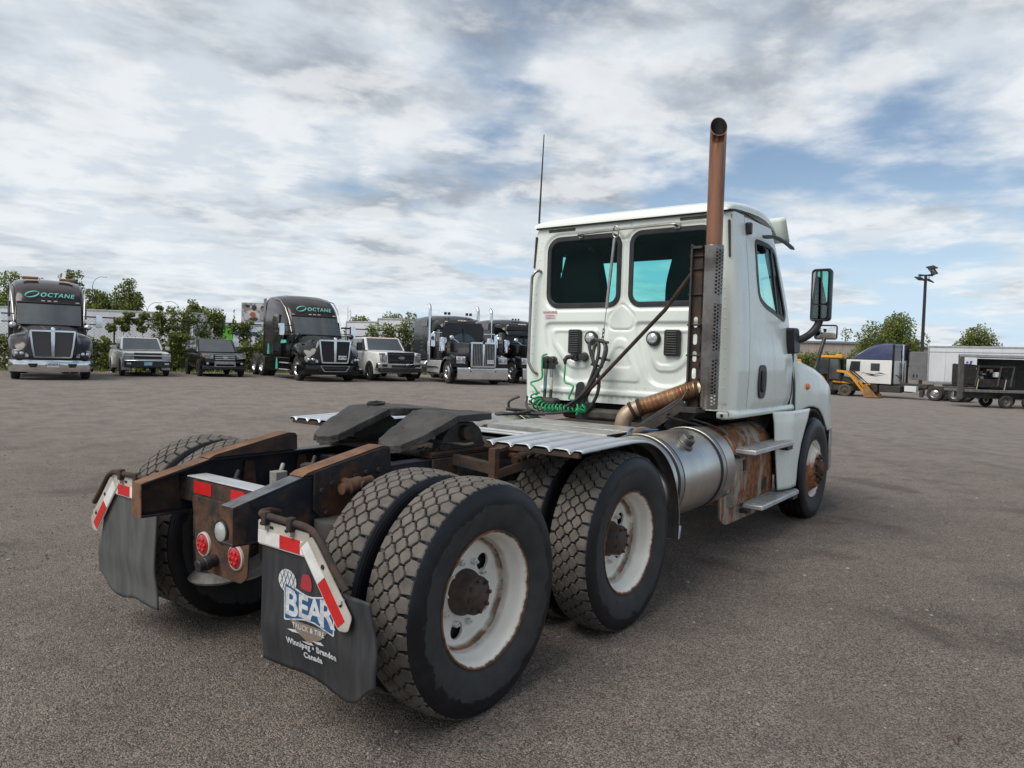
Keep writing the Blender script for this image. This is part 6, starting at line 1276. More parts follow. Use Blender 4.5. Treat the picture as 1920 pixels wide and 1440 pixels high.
for y in (-.5, -.25, 0, .25, .5): m = MB(); m.cbox((-1.22, y, 2.01), (.08, .08, .035)); m.build('roof_lamp', MT['amber'], t, bevel=.01)
for s in (-1, 1): tube('side_step', 'chrome', t, [(-.7, s*1.0, .50), (-.75, s*1.05, .46), (-3.2, s*1.05, .46), (-3.25, s*1.0, .50)], .04, 8)
# ================================================================ yard surroundings
fh = Vector((cos(YAW), sin(YAW), 0))
def at(l, d, dz=0):           # l metres to the side of the lot's axis, d metres down it
    p = CAM+fh*d+rt*l; return Vector((p.x, p.y, gz(p.x, p.y)+dz))
def leafmat(name, a, b): 
    t = NT(name); g = t.n('ShaderNodeObjectInfo'); t.set(col=t.mix(t.ramp(t.noise(1.1, 5, .6), .35, .68), a, b), rough=.6, spec=.3)
    tr = t.n('ShaderNodeBsdfTranslucent'); tr.inputs[0].default_value = (a[0]*1.3, a[1]*1.4, a[2]*.8, 1); mx = t.n('ShaderNodeMixShader'); mx.inputs[0].default_value = .28
    t.t.links.new(t.b.outputs[0], mx.inputs[1]); t.t.links.new(tr.outputs[0], mx.inputs[2]); t.t.links.new(mx.outputs[0], t.out.inputs[0]); return t.m
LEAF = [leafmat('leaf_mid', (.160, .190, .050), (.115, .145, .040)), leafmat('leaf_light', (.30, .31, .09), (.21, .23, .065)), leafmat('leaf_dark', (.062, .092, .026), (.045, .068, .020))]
BARK = pm('bark', (.075, .058, .045), .9, 0, (.045, .036, .03), 9, bump=(30, .5, .01))
def leaves(mb, blobs, n, size, rnd, light=.33):
    tot = sum(b[1][0]*b[1][1]*b[1][2] for b in blobs)
    for c, r in blobs:
        k = max(12, int(n*r[0]*r[1]*r[2]/tot))
        for _ in range(k):
            v = Vector((rnd.gauss(0, 1), rnd.gauss(0, 1), rnd.gauss(0, 1))).normalized()*(rnd.random()**.38)*(1.12 if rnd.random() < .12 else 1)
            p = Vector((c[0]+v.x*r[0], c[1]+v.y*r[1], c[2]+v.z*r[2])); q = rnd.random()
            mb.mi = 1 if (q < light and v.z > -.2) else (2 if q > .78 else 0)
            nrm = Vector((rnd.gauss(0, 1), rnd.gauss(0, 1), rnd.gauss(.4, 1))).normalized(); a = nrm.orthogonal().normalized(); a.rotate(Matrix.Rotation(rnd.random()*6.3, 3, nrm)); b = nrm.cross(a); s = size*rnd.uniform(.6, 1.35)
            mb.add([p-a*s*.5, p+b*s*.32+nrm*s*.06, p+a*s*.62, p-b*s*.32+nrm*s*.06], [(0, 1, 2, 3)])
    mb.mi = 0
def tree(name, label, group, l, d, h, w, seed, n=3600, size=.24, trunk=True, conic=False, cat='tree'):
    rnd = random.Random(seed); p = at(l, d); t = empty(name, p, rnd.random()*6, label, cat, group); mb = MB(); blobs = []; tk = MB()
    h0 = h*.28; tk.tube([(0, 0, -.2), (.05, .02, h*.3), (.0, .08, h*.62), (.04, .02, h*.9)], [.05*h*.5, .045*h*.4, .03*h*.35, .01], 9)
    if conic:
        for k in range(9): z = h*(.12+.86*k/8); r = w*.5*(1-k/8.6); blobs.append(((0, 0, z), (r, r, h*.07)))
    else:
        for k in range(15):
            a = rnd.random()*6.3; rr = w*.5*rnd.uniform(.15, .72); z = h*rnd.uniform(.36, .93); rr *= 1-.55*max(0, z/h-.6)/.4; r = w*rnd.uniform(.10, .21)
            blobs.append(((rr*cos(a), rr*sin(a), min(z, h-r*.7)), (r, r, r*rnd.uniform(.75, 1.1))))
            tk.tube([(.03, .03, h*rnd.uniform(.25, .5)), (rr*.5*cos(a), rr*.5*sin(a), z*.85), (rr*cos(a), rr*sin(a), z)], [.018*h*.4, .011*h*.4, .006], 5)
        for k in range(9):
            a = rnd.random()*6.3; rr = w*.5*rnd.uniform(.7, 1.0); blobs.append(((rr*cos(a), rr*sin(a), h*rnd.uniform(.4, .95)*(1 if rr < .8*w*.5 else .85)), (w*.07, w*.07, w*.10)))
        blobs += [((0, 0, h*.55), (w*.33, w*.33, h*.24)), ((w*.18, 0, h*.66), (w*.24, w*.24, h*.2)), ((-w*.2, w*.05, h*.62), (w*.24, w*.24, h*.2))]
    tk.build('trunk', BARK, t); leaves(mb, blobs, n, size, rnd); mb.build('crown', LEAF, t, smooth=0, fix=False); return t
TG = 'trees beyond the lot'
for k, (l, d, h, w, lab) in enumerate((
    (-51.5, 75, 8.3, 6.0, 'green tree at the left edge behind the plum truck'), (-47.3, 78, 9.3, 3.4, 'slim tree peeking over the roof of the plum truck'), (-43.6, 76, 7.0, 3.6, 'yellow green tree beside the plum truck above the white trailer'),
    (-41.3, 77, 8.2, 4.6, 'dark green bushy tree rising behind the white trailer'), (-42.6, 88, 6.2, 1.9, 'tiny tree top between two street lamps'), (-38.2, 88, 7.3, 3.6, 'round tree beside a curved street lamp behind the creeper'))):
    tree('leafy_tree', lab, TG, l, d, h, w, 20+k, 7000, .22)
tree('spruce_tree', 'small dark spruce left of the billboard', TG, -34.6, 90, 5.7, 2.0, 40, 1500, .22, conic=True)
for k, (l, d, h, w, lab) in enumerate(((-19.2, 92, 5.4, 5.5, 'low tree left of the pale trailers behind the white pickup'), (-16.2, 94, 6.2, 5.0, 'low tree peeking over the trailer roof behind the white pickup'), (-13.2, 92, 6.0, 4.6, 'tree top between pale trailer and grey long nosed truck'))): tree('leafy_tree', lab, TG, l, d, h, w, 50+k, 5000, .24)
tree('leafy_tree', 'broad green tree behind the white and blue sleeper truck', TG, 41.2, 80, 7.7, 9.0, 61, 17000, .22); tree('leafy_tree', 'rounded tree top behind the long white trailer', TG, 54.2, 85, 6.9, 7.0, 62, 11000, .22)
# hedge by the beige building
p0, p1 = at(30.5, 78), at(38.5, 80); rnd = random.Random(9); hd = empty('hedge', p0, atan2(p1.y-p0.y, p1.x-p0.x), 'clipped green hedge in front of the beige building', 'hedge'); mb = MB(); L = (p1-p0).length
leaves(mb, [((L*(k+.5)/10, rnd.uniform(-.2, .2), 1.6), (L*.075, .8, 2.1+rnd.uniform(-.2, .15))) for k in range(10)], 13000, .2, rnd); mb.build('foliage', LEAF, hd, smooth=0, fix=False); m = MB(); m.box(.2, L-.2, -.4, .4, 0, 2.9); m.build('hedge_core', LEAF[2], hd)
# ---- fence with creepers
FD = Vector((.948, -.317, 0)).normalized(); F0 = Vector((11, 34.2, 0))
def fpt(s, z=0, off=0): p = F0+FD*s+Vector((-FD.y, FD.x, 0))*off; return Vector((p.x, p.y, gz(p.x, p.y)+z))
fe = empty('chain_link_fence', fpt(-18), 0, 'tall dark chain link fence behind the parked vehicles', 'fence'); org = fpt(-18)
def fp(s, z=0, off=0): return fpt(s, z, off)-org
FM = pm('fence_steel', (.03, .032, .032), .6, .3, (.05, .05, .048), 5)
S = np.arange(-18, 36.1, 3.0); FH = 2.5
for s in S: m = MB(); m.tube([fp(s, -.1), fp(s, FH+.05)], .04, 7); m.build('fence_post', FM, fe)
for z, r in ((FH, .032), (1.25, .026), (.12, .018)):
    for a, b in zip(S, S[1:]): m = MB(); m.tube([fp(a, z), fp(b, z)], r, 6); m.build('fence_rail', FM, fe)
m = MB()
for s in np.arange(-18, 36, .16):
    for sg in (-1, 1):
        a, b = s, s+sg*FH
        if b < -18 or b > 36: continue
        m.bar(fp(a, .05), fp(b, FH), .006, .006)
o = m.build('wire_mesh', FM, fe, smooth=0, fix=False); o['kind'] = 'stuff'
def climber(name, label, group, s0, s1, h, n, seed, cat='creeper', thick=.35, off=-.15, size=.125, ragged=.5, base=0):
    rnd = random.Random(seed); t = empty(name, fpt((s0+s1)/2, 0, off), 0, label, cat, group); o_ = fpt((s0+s1)/2, 0, off); mb = MB(); tk = MB(); blobs = []
    k = max(3, int((s1-s0)/.45))
    for i in range(k):
        s = lerp(s0, s1, (i+rnd.random())/k); zt = h*(1-ragged*rnd.random()); prev = fpt(s, base, off)-o_; pts = [prev]; z = base
        while z < zt:
            z += .33; pts.append(fpt(s+rnd.uniform(-.22, .22), z, off+rnd.uniform(-.1, .1))-o_); r = thick*rnd.uniform(.7, 1.2); blobs.append((tuple(pts[-1]), (r, r*.8, r*.8)))
        if len(pts) > 1: tk.tube(pts, .015, 5)
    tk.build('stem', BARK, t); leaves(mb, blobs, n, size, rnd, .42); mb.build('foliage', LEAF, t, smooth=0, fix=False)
VG = 'green growth along the fence'
climber('creeper', 'dense climbing creeper with pale blossoms heaped over the fence between pickup and black suv', VG, 4.9, 7.9, 2.9, 6000, 1, ragged=.15, thick=.40)
climber('creeper', 'thin hanging creeper on the fence above the silver pickup', VG, 2.6, 5.0, 2.55, 1900, 2, ragged=.10, thick=.24, base=1.7)
climber('creeper', 'creeper strands trailing along the fence top above the black suv', VG, 7.7, 9.2, 2.75, 1200, 3, ragged=.25, thick=.30, base=1.7)
climber('creeper', 'leafy creeper on the fence behind the black truck with green lettering', VG, 9.1, 11.4, 2.6, 4200, 4, ragged=.4, thick=.34)
climber('creeper', 'bright leafy creeper bulging over the fence behind the white pickup', VG, 15.9, 19.2, 2.8, 6500, 5, ragged=.12, thick=.42)
for k, (s0, s1, h, n, lab) in enumerate(((-3.2, -.9, 1.2, 1200, 'low green shrub at the left edge beside the plum truck'), (2.0, 3.3, 1.35, 1500, 'rounded green shrub between plum truck and silver pickup'), (3.3, 5.0, 1.15, 1700, 'low shrub against the fence beside the silver pickup'), (5.0, 6.7, 1.6, 2000, 'dark green shrub between the silver pickup and the black suv'), (6.8, 8.7, 1.0, 1200, 'low shrub just behind the black suv'), (8.7, 11.0, 1.35, 1700, 'dark shrub between the black suv and the black truck'))):
    climber('shrub', lab, VG, s0, s1, h, int(n*1.9), 30+k, 'shrub', .36, -1.0, .13, .25)
rnd = random.Random(12); m = MB()
for k in range(9000):
    s = rnd.uniform(-17, 34); off = -rnd.random()**1.4*3.0; p = fpt(s, 0, off-.1); hgt = rnd.uniform(.10, .42)*(1.2+off*.28); a = rnd.random()*6.3; lean = Vector((cos(a), sin(a), 0))*hgt*rnd.uniform(.1, .6); w_ = Vector((-sin(a), cos(a), 0))*.022; m.mi = rnd.choice((0, 0, 1, 2)); m.add([p-w_, p+w_, p+lean+Vector((0, 0, hgt))], [(0, 1, 2)])
tag(m.build('grass', LEAF, smooth=0, fix=False), 'rough green grass along the foot of the fence', 'grass', kind='stuff')
for k, (s, off, sz, lab) in enumerate(((-.9, -4.2, .16, 'larger scrap of white litter on the gravel beside the plum truck'), (-.55, -4.3, .11, 'smaller scrap of white litter on the gravel beside the plum truck'))):
    r_ = random.Random(k); m = MB(); m.grid(lambda u, v: ((u-.5)*sz*1.6, (v-.5)*sz, .02+.05*r_.random()), 5, 4); tag(m.build('litter', pm('litter_white', (.72, .72, .70), .8), None, loc=at(-17.3+.35*k, 31.1+.2*k), smooth=0, solid=.004), lab, 'litter')
ZS = 1.0
TW = pm('twig_brown', (.13, .085, .055), .8)
m = MB(); m.tube([(-.04, 0, .008), (-.01, .012, .014), (.03, .005, .010), (.05, -.01, .012)], [.004, .008, .007, .003], 6); m.tube([(0, .01, .012), (.02, .035, .010)], .004, 5); tag(m.build('twig', TW, None, loc=(1.08, -2.89, gz(1.08, -2.89)+.006)), 'short brown twig lying on the gravel near the bottom corner', 'twig')
ZS = 1.0
# ---- pale semitrailers behind the fence and the long white one opposite
t = NT('trailer_white'); s_ = t.sep(); w_ = t.math('FRACT', t.math('MULTIPLY', s_[0], 1.64)); jn = t.ramp(t.math('ABSOLUTE', t.math('SUBTRACT', w_, .5)), .0, .02, .88, 1.)
cb = t.mix(t.ramp(t.noise(1.2, 6, .6, .2, t.map((1, 1, .35))), .35, .75), (.66, .68, .71), (.56, .575, .595)); t.set(col=cb, rough=.42); t.bump(jn, .6, .01); MT['trailer'] = t.m
MT['trailer_rail'] = pm('trailer_rail', (.40, .41, .43), .4, .4, (.32, .33, .34), 3)
def trailer(label, l0, d0, l1, d1, group, flip=False, rail=True, extra=None, z0=1.15, z1=4.1):
    a, b = at(l0, d0), at(l1, d1); L = (Vector((b.x, b.y, 0))-Vector((a.x, a.y, 0))).length; t = empty('semitrailer', a, atan2(b.y-a.y, b.x-a.x), label, 'trailer', group)
    nb = max(1, int(L/1.22))
    for k in range(nb):
        m = MB(); m.box(L*k/nb+.004, L*(k+1)/nb-.004, 0, 2.55, z0+.12, z1-.16); m.build('side_panel', MT['trailer'], t, bevel=.008)
    bxp('top_rail', 'trailer_rail', t, 0, L, -.025, 2.575, z1-.16, z1, .02); bxp('bottom_rail', 'trailer_rail', t, 0, L, -.02, 2.57, z0, z0+.12, .02)
    bxp('corner_post', 'trailer_rail', t, -.03, .10, -.03, 2.58, z0, z1-.16, .02)
    xr = L-1.6 if not flip else 1.6
    for dx in (-.65, .65):
        for y in (.15, 2.4): w = fwheel(t, xr+dx, y if y < 1 else y, .50, WRD); w.rotation_euler = (0, 0, 0 if y < 1 else pi)
    bxp('axle_frame', 'blacks', t, min(xr-1.3, xr+1.3), max(xr-1.3, xr+1.3), .7, 1.85, .6, z0)
    for y in (.35, 2.2): bxp('landing_leg', 'iron', t, (2.4 if not flip else L-2.6), (2.6 if not flip else L-2.4), y-.06, y+.06, .05, z0)
    return t, L
TRG = 'pale semitrailers behind the fence'
trailer('long white semitrailer behind the fence, between plum truck and creeper', -37.9, 61, -25.6, 63.5, TRG, True)
trailer('white semitrailer behind the fence at the far left edge', -53, 59.5, -39.0, 60.5, TRG, True)
tq, L = trailer('white refrigerated semitrailer with a dark cooling unit, left of the billboard', -28.2, 57.5, -25.1, 57, TRG, z1=3.9)
bxp('cooling_unit', 'black', tq, L-.85, L-.25, -.12, -.02, 2.2, 3.55, .05)
tq, L = trailer('semitrailer with blue and green printed side behind the fence, under the billboard', -23.4, 58, -17.5, 58.5, TRG, z1=3.1)
panel('print_panel', pm('green_print', (.10, .42, .03), .5), tq, (.1, 0, 1.3), (1.0, 0, 1.3), (1.0, 0, 2.9), (.1, 0, 2.9), off=.02); panel('print_panel', pm('scene_print', (.30, .42, .50), .5, 0, (.62, .66, .68), 1.4, (.4, .6)), tq, (1.05, 0, 1.3), (5.5, 0, 1.3), (5.5, 0, 2.9), (1.05, 0, 2.9), off=.02); panel('print_band', 'blue_print', tq, (1.2, -.03, 2.2), (3.0, -.03, 2.2), (3.0, -.03, 2.5), (1.2, -.03, 2.5), off=.02)
trailer('pale grey semitrailer seen between black truck and white pickup', -15.2, 66, -12.0, 64.5, TRG, z1=3.9); trailer('cream white semitrailer above the creeper behind the white pickup', -11.7, 62.5, -8.9, 62, TRG); trailer('white semitrailer just left of the grey long nosed truck', -8.8, 65, -6.0, 64.5, TRG, z1=3.85)
tq, L = trailer('long white semitrailer with blue lettering behind the flatbed', 33.4, 58.5, 44.0, 50.0, 'trailers across the lot', z0=1.1, z1=4.05)
m = text_mb('wil', 1.0, shear=.2, bold=.03, spacing=1.05, fn=lambda u, v: Vector((2.35+u, -.012, 2.5+v))); m.build('lettering', pm('blue_letters', (.02, .07, .30), .5), tq, smooth=0)
panel('orange_mark', pm('orange_mark', (.80, .34, .03), .5), tq, (2.75, 0, 1.95), (3.2, 0, 1.95), (3.3, 0, 2.17), (2.85, 0, 2.17), off=.012)
bxp('side_moulding', 'trailer_rail', tq, .1, L, -.03, -.002, 3.55, 3.58, 0)
q = MB(); q.loft([[(x, y, z) for x, z in rrect(-1.35, -.05, 1.25, 3.55, [.08, .12, .35, .05], 4)] for y in (.15, 2.3)]); q.build('cooling_unit', pm('unit_grey', (.165, .165, .17), .5, 0, (.14, .14, .145), 3), tq, bevel=.03)
for x in (-1.05, -.80): bxp('unit_vent', 'mesh_black', tq, x, x+.10, .13, .16, 1.45, 1.7, .01)
# ---- street lamps, mast, billboard
LM = pm('lamp_pole', (.34, .35, .36), .5, .5)
def street_lamp(l, d, h, arms, label):
    t = empty('street_lamp', at(l, d), YAW-pi/2, label, 'street lamp', 'curved street lamps behind the trailers'); m = MB(); m.tube([(0, 0, 0), (0, 0, h-1.3)], [.11, .07], 8); m.build('pole', LM, t)
    for a in arms:
        m = MB(); m.tube(bez([(0, 0, h-1.35), (a*.25, 0, h-.6), (a*.9, 0, h-.08), (a*1.6, 0, h)], 5), .045, 6); m.build('arm', LM, t); m = MB(); m.cbox((a*1.8, 0, h-.03), (.6, .18, .10)); m.build('lamp_head', LM, t, bevel=.03)
street_lamp(-49.6, 108, 7.7, (-1,), 'curved street lamp left of the round tree'); street_lamp(-54.4, 108, 7.5, (-1, 1), 'twin armed curved street lamp above the white trailer'); street_lamp(-58.3, 108, 7.4, (-1,), 'curved street lamp rising right of the bushy tree'); street_lamp(-60.8, 105, 10.8, (1,), 'tall curved street lamp arching into the yellow green tree')
m = MB(); p = at(-22.8, 100)
for dx in (0, .5): m.tube([(dx, 0, 0), (dx, 0, 7.2-dx)], .035, 5)
for z in np.arange(1, 6.5, .6): m.bar((0, 0, z), (.5, 0, z+.4), .03, .03)
tag(m.build('radio_mast', LM, None, loc=p), 'thin twin radio mast right of the black truck', 'mast')
a = at(-39.2, 105); t = empty('billboard', a, YAW-pi/2, 'roadside billboard with a photo of people and a pale text half', 'billboard')
W_, z0, z1 = 7.6, 5.05, 7.6; bxp('board', 'trailer_rail', t, -.1, W_+.1, 0, .3, z0-.1, z1+.1)
for x in (1.5, 6): m = MB(); m.tube([(x, .2, 0), (x, .2, z0)], .14, 8); m.build('post', MT['iron'], t)
bxp('walkway', 'iron', t, 0, W_, -.5, .1, z0-.28, z0-.2, 0)
panel('poster', pm('poster_pale', (.50, .53, .58), .6, 0, (.56, .58, .62), 1), t, (0, 0, z0), (W_, 0, z0), (W_, 0, z1), (0, 0, z1), off=.01)
panel('picture', pm('poster_photo', (.16, .16, .17), .6, 0, (.52, .53, .54), .9, (.42, .58)), t, (0, 0, z0), (W_*.5, 0, z0), (W_*.5, 0, z1), (0, 0, z1), off=.02)
for k, (x, z, rx, rz_, c) in enumerate(((.8, 6.9, .30, .40, (.35, .18, .12)), (1.75, 6.95, .34, .42, (.03, .028, .027)), (2.95, 6.9, .30, .38, (.04, .035, .033)), (1.55, 6.0, .40, .38, (.36, .09, .05)), (.75, 5.7, .45, .5, (.45, .45, .46)), (1.7, 5.35, .6, .25, (.03, .03, .03)), (2.95, 5.8, .45, .6, (.30, .29, .30)), (.8, 7.2, .34, .22, (.03, .025, .02)), (2.95, 6.75, .2, .24, (.30, .16, .11)))):
    m = MB(); m.prism(circle(x, z, 1, 18, rx, rz_), 1, -.036-.003*k, -.02); m.build('picture_shape', pm('poster_ink', c, .6), t)
for k in range(4): bxp('text_line', 'blue_print', t, W_*.58, W_*(.74+.03*(k % 2)), -.024, -.012, 6.75-k*.38, 6.84-k*.38, 0)
# ---- lot light with four floodlights
p = at(39.35, 70); t = empty('light_pole', p, YAW-pi/2+.3, 'tall dark light pole carrying four floodlights', 'light pole'); PM = pm('pole_dark', (.035, .036, .038), .5, .4)
m = MB(); m.tube([(0, 0, 0), (0, 0, 11.1)], [.17, .13], 10); m.build('pole', PM, t); m = MB(); m.bar((-.85, 0, 11.1), (.85, 0, 11.1), .10, .10); m.bar((0, -.85, 11.1), (0, .85, 11.1), .10, .10); m.build('cross_arm', PM, t)
for k, (x, y, z, rx, ry) in enumerate(((-.1, -.75, 11.75, .5, -.25), (.85, 0, 11.55, -.2, .9), (-.6, .1, 10.75, .6, 0), (.75, .3, 10.7, .6, .2))):
    M = Matrix.Translation((x, y, z)) @ Matrix.Rotation(rx, 4, 'X') @ Matrix.Rotation(ry, 4, 'Y'); m = MB(); m.box(-.42, .42, -.30, .30, -.05, .05, M); fl_ = m.build('floodlight', PM, t, bevel=.02); m = MB(); m.box(-.36, .36, -.24, .24, -.062, -.052, M); m.build('lamp_glass', MT['lens'], fl_); m = MB(); m.tube([M @ Vector((0, 0, .0)), Vector((x*.9, y*.9, 11.1))], .035, 6); m.build('yoke', PM, fl_)
# ---- low beige building
BE = pm('beige_cladding', (.36, .315, .27), .7, 0, (.32, .28, .24), 1.2)
def building(label, l0, d0, l1, d1, h, dep):
    a, b = at(l0, d0), at(l1, d1); L = (b-a).length; t = empty('warehouse', a, atan2(b.y-a.y, b.x-a.x), label, 'building', 'low buildings across the lot')
    n = max(2, int(L/1.0))
    for k in range(n): m = MB(); m.box(L*k/n+.01, L*(k+1)/n-.01, -.02, .1, 0, h); m.build('wall_panel', BE, t)
    m = MB(); m.box(0, L, .1, dep, 0, h-.05); m.build('wall', BE, t); m = MB(); m.box(-.25, L+.25, -.25, dep, h, h+.28); m.build('roof', pm('roof_edge', (.22, .21, .20), .7), t, bevel=.02)
    for x in np.arange(2, L-1, 4.0): m = MB(); m.box(x, x+1.4, -.05, -.02, 1.2, 2.4); f = m.build('window', MT['trailer_rail'], t); m = MB(); m.box(x+.08, x+1.32, -.07, -.05, 1.28, 2.32); m.build('pane', MT['glass_far'], f)
building('low beige warehouse behind the hedge and the yellow backhoe', 33.5, 96, 46.5, 93, 5.0, 10); building('small beige building corner just left of the light pole foot', 53.5, 98, 56.8, 98, 4.8, 6)
ZS = 1.0
# ---- yellow backhoe loader
YE = pm('machine_yellow', (.72, .33, .012), .42, 0, (.60, .27, .015), 3, (.4, .7), ((.16, .09, .04), 4, .62, .78, .8)); t = empty('backhoe_loader', at(24.7, 53.5), YAW-pi/2-.60, 'dusty yellow backhoe loader with black cab and rusty front bucket lowered', 'loader')
DT = pm('dusty_tyre', (.075, .066, .055), .9, 0, (.10, .088, .07), 5)
for s in (-1, 1):
    for x, R, w_ in ((0, .45, .9), (-2.15, .74, 1.5)):
        q = fwheel(t, x, s*.88, R, WRF, w_); q.children[0].data = q.children[0].data if x else q.children[0].data; q.data = WRF
        q.children[0].material_slots[0].link = 'OBJECT'; q.children[0].material_slots[0].material = DT; q.material_slots[0].link = 'OBJECT'; q.material_slots[0].material = pm('dusty_rim', (.09, .075, .05), .8)
    m = MB(); pr = [(-2.15+.86*cos(radians(a)), .78+.86*sin(radians(a))) for a in range(15, 150, 12)]; m.loft([[(x, s*.62, z), (x, s*1.12, z), (x, s*1.12, z-.06), (x, s*.62, z-.06)] for x, z in pr]); m.build('rear_fender', YE, t)
    arm = round_poly([(-.62, 1.92), (.10, 1.84), (.46, 1.50), (1.30, .38), (1.17, .32), (.33, 1.40), (.02, 1.68), (-.62, 1.74)], .05)
    m = MB(); m.prism(arm, 1, s*.70, s*.80); m.build('loader_arm', YE, t, bevel=.015)
    m = MB(); m.tube([(-.1, s*.73, 1.25), (.55, s*.73, .95)], .06, 8); m.build('lift_ram', MT['blacks'], t); m = MB(); m.tube([(.25, s*.60, 1.85), (.95, s*.60, 1.25)], .05, 8); m.tube([(.95, s*.60, 1.25), (1.35, s*.60, .9)], .028, 8); m.build('tilt_ram', MT['blacks'], t)
    m = MB(); m.bar((1.05, s*.6, .42), (1.42, s*.6, .95), .07, .12); m.build('bucket_link', YE, t)
bp_ = [(1.25, .92), (1.32, .10), (1.52, .02), (2.25, .02), (2.3, .05), (1.58, .10), (1.46, .20), (1.40, .90)]
RB = pm('bucket_rust', (.16, .085, .045), .7, .2, (.10, .06, .04), 5); m = MB(); m.prism(bp_, 1, -1.3, 1.3); bk = m.build('bucket', RB, t, bevel=.01)
for s in (-1, 1): m = MB(); m.prism([(1.25, .92), (1.32, .05), (2.22, .04), (1.95, .40), (1.45, .95)], 1, s*1.3, s*1.33); m.build('bucket_side', pm('bucket_paint', (.34, .17, .05), .6, 0, (.20, .11, .05), 4), bk)
for y in np.arange(-1.2, 1.21, .3): m = MB(); m.box(2.24, 2.40, y-.04, y+.04, .02, .06); m.build('bucket_tooth', MT['iron'], bk)
m = MB(); m.prism(round_poly([(-.95, .75), (-.95, 1.45), (-.5, 1.5), (.42, 1.35), (.50, .72)], .06), 1, -.48, .48); m.build('engine_hood', MT['blacks'], t, bevel=.03); m = MB(); m.prism([(-.9, .45), (-.9, .80), (.5, .78), (.5, .42)], 1, -.55, .55); m.prism([(-3.0, .55), (-3.0, 1.1), (-.9, 1.1), (-.9, .45)], 1, -.6, .6); m.build('chassis', MT['iron'], t)
m = MB(); m.prism(round_poly([(-.9, 1.12), (-.4, 1.08), (.35, 1.0), (.35, .92), (-.9, 1.0)], .03), 1, -.62, .62); m.build('side_trim', YE, t)
for s in (-1, 1):
    for (a, b) in (((-.37, 1.1), (-.50, 2.75)), ((-1.2, 1.1), (-1.17, 2.75)), ((-2.0, 1.5), (-1.85, 2.75))): m = MB(); m.bar((a[0], s*.74, a[1]), (b[0], s*.70, b[1]), .09, .09); m.build('cab_pillar', MT['black'], t)
    panel('cab_window', 'glass_far', t, *[(x, s*.72, z) for x, z in (((-1.17, 1.2), (-.41, 1.2), (-.51, 2.7), (-1.17, 2.7)) if s < 0 else ((-.41, 1.2), (-1.17, 1.2), (-1.17, 2.7), (-.51, 2.7)))], off=.01); panel('cab_window', 'glass_far', t, *[(x, s*.72, z) for x, z in (((-1.95, 1.6), (-1.23, 1.6), (-1.21, 2.7), (-1.85, 2.7)) if s < 0 else ((-1.23, 1.6), (-1.95, 1.6), (-1.85, 2.7), (-1.21, 2.7)))], off=.01)
m = MB(); m.box(-2.05, -.3, -.82, .82, 2.76, 2.95); m.box(-.85, -.4, -.25, .25, 2.95, 3.05); m.build('cab_roof', YE, t, bevel=.05); m = MB(); m.box(-1.85, -.95, -.3, .3, 1.1, 1.6); m.box(-1.9, -1.7, -.28, .28, 1.6, 2.3); m.build('operator_seat', MT['black'], t, bevel=.05)
m = MB(); m.tube([(-.7, .35, 1.6), (-.7, .35, 2.7), (-.72, .35, 2.85)], .045, 8); m.build('exhaust_pipe', MT['iron'], t)
m = MB(); m.bar((-3.0, 0, 1.0), (-3.5, 0, 2.6), .3, .3); m.bar((-3.5, 0, 2.6), (-4.0, 0, 1.4), .25, .25); m.bar((-4.0, 0, 1.4), (-3.8, 0, .5), .5, .3); m.build('digger_arm', YE, t, bevel=.03)
# ---- white sleeper truck with blue roof, seen from behind
t = empty('sleeper_truck', at(28.3, 53.2), YAW+radians(39), 'white sleeper truck with tall dark blue roof and bare chassis, seen from behind', 'truck', 'vehicles across the lot'); WH = MT['pick_white']; BL = pm('blue_gloss', (.022, .030, .085), .25, .2, (.035, .045, .11), 2, coat=.7)
m = MB(); m.loft([[(x, y, z) for y, z in ((-1.18*k, 1.0), (-1.2*k, 1.4), (-1.2*k, 2.74), (1.2*k, 2.74), (1.2*k, 1.4), (1.18*k, 1.0))] for x, k in ((0, 1), (1.9, 1), (3.1, .93), (3.4, .9))]); m.build('cab', WH, t, bevel=.04)
m = MB(); m.loft([[(x, y, z) for y, z in ((-w_, 2.75), (-w_*.97, lerp(2.75, z1_, .7)), (-w_*.7, z1_), (w_*.7, z1_), (w_*.97, lerp(2.75, z1_, .7)), (w_, 2.75))] for x, w_, z1_ in ((0, 1.2, 3.95), (.75, 1.2, 3.98), (1.35, 1.2, 3.88), (1.95, 1.18, 3.62), (2.55, 1.12, 3.24), (3.05, 1.02, 2.86), (3.2, .95, 2.77))]); m.build('roof', BL, t, smooth=50)
m = MB(); m.loft([[(x, y, z) for y, z in round_poly([(-w_, .9), (-w_, zt-.2), (-w_*.6, zt), (w_*.6, zt), (w_, zt-.2), (w_, .9)], .08, 3)] for x, w_, zt in ((3.4, 1.05, 1.95), (4.6, 1.08, 1.8), (5.4, .95, 1.55))]); m.build('hood', WH, t, smooth=40)
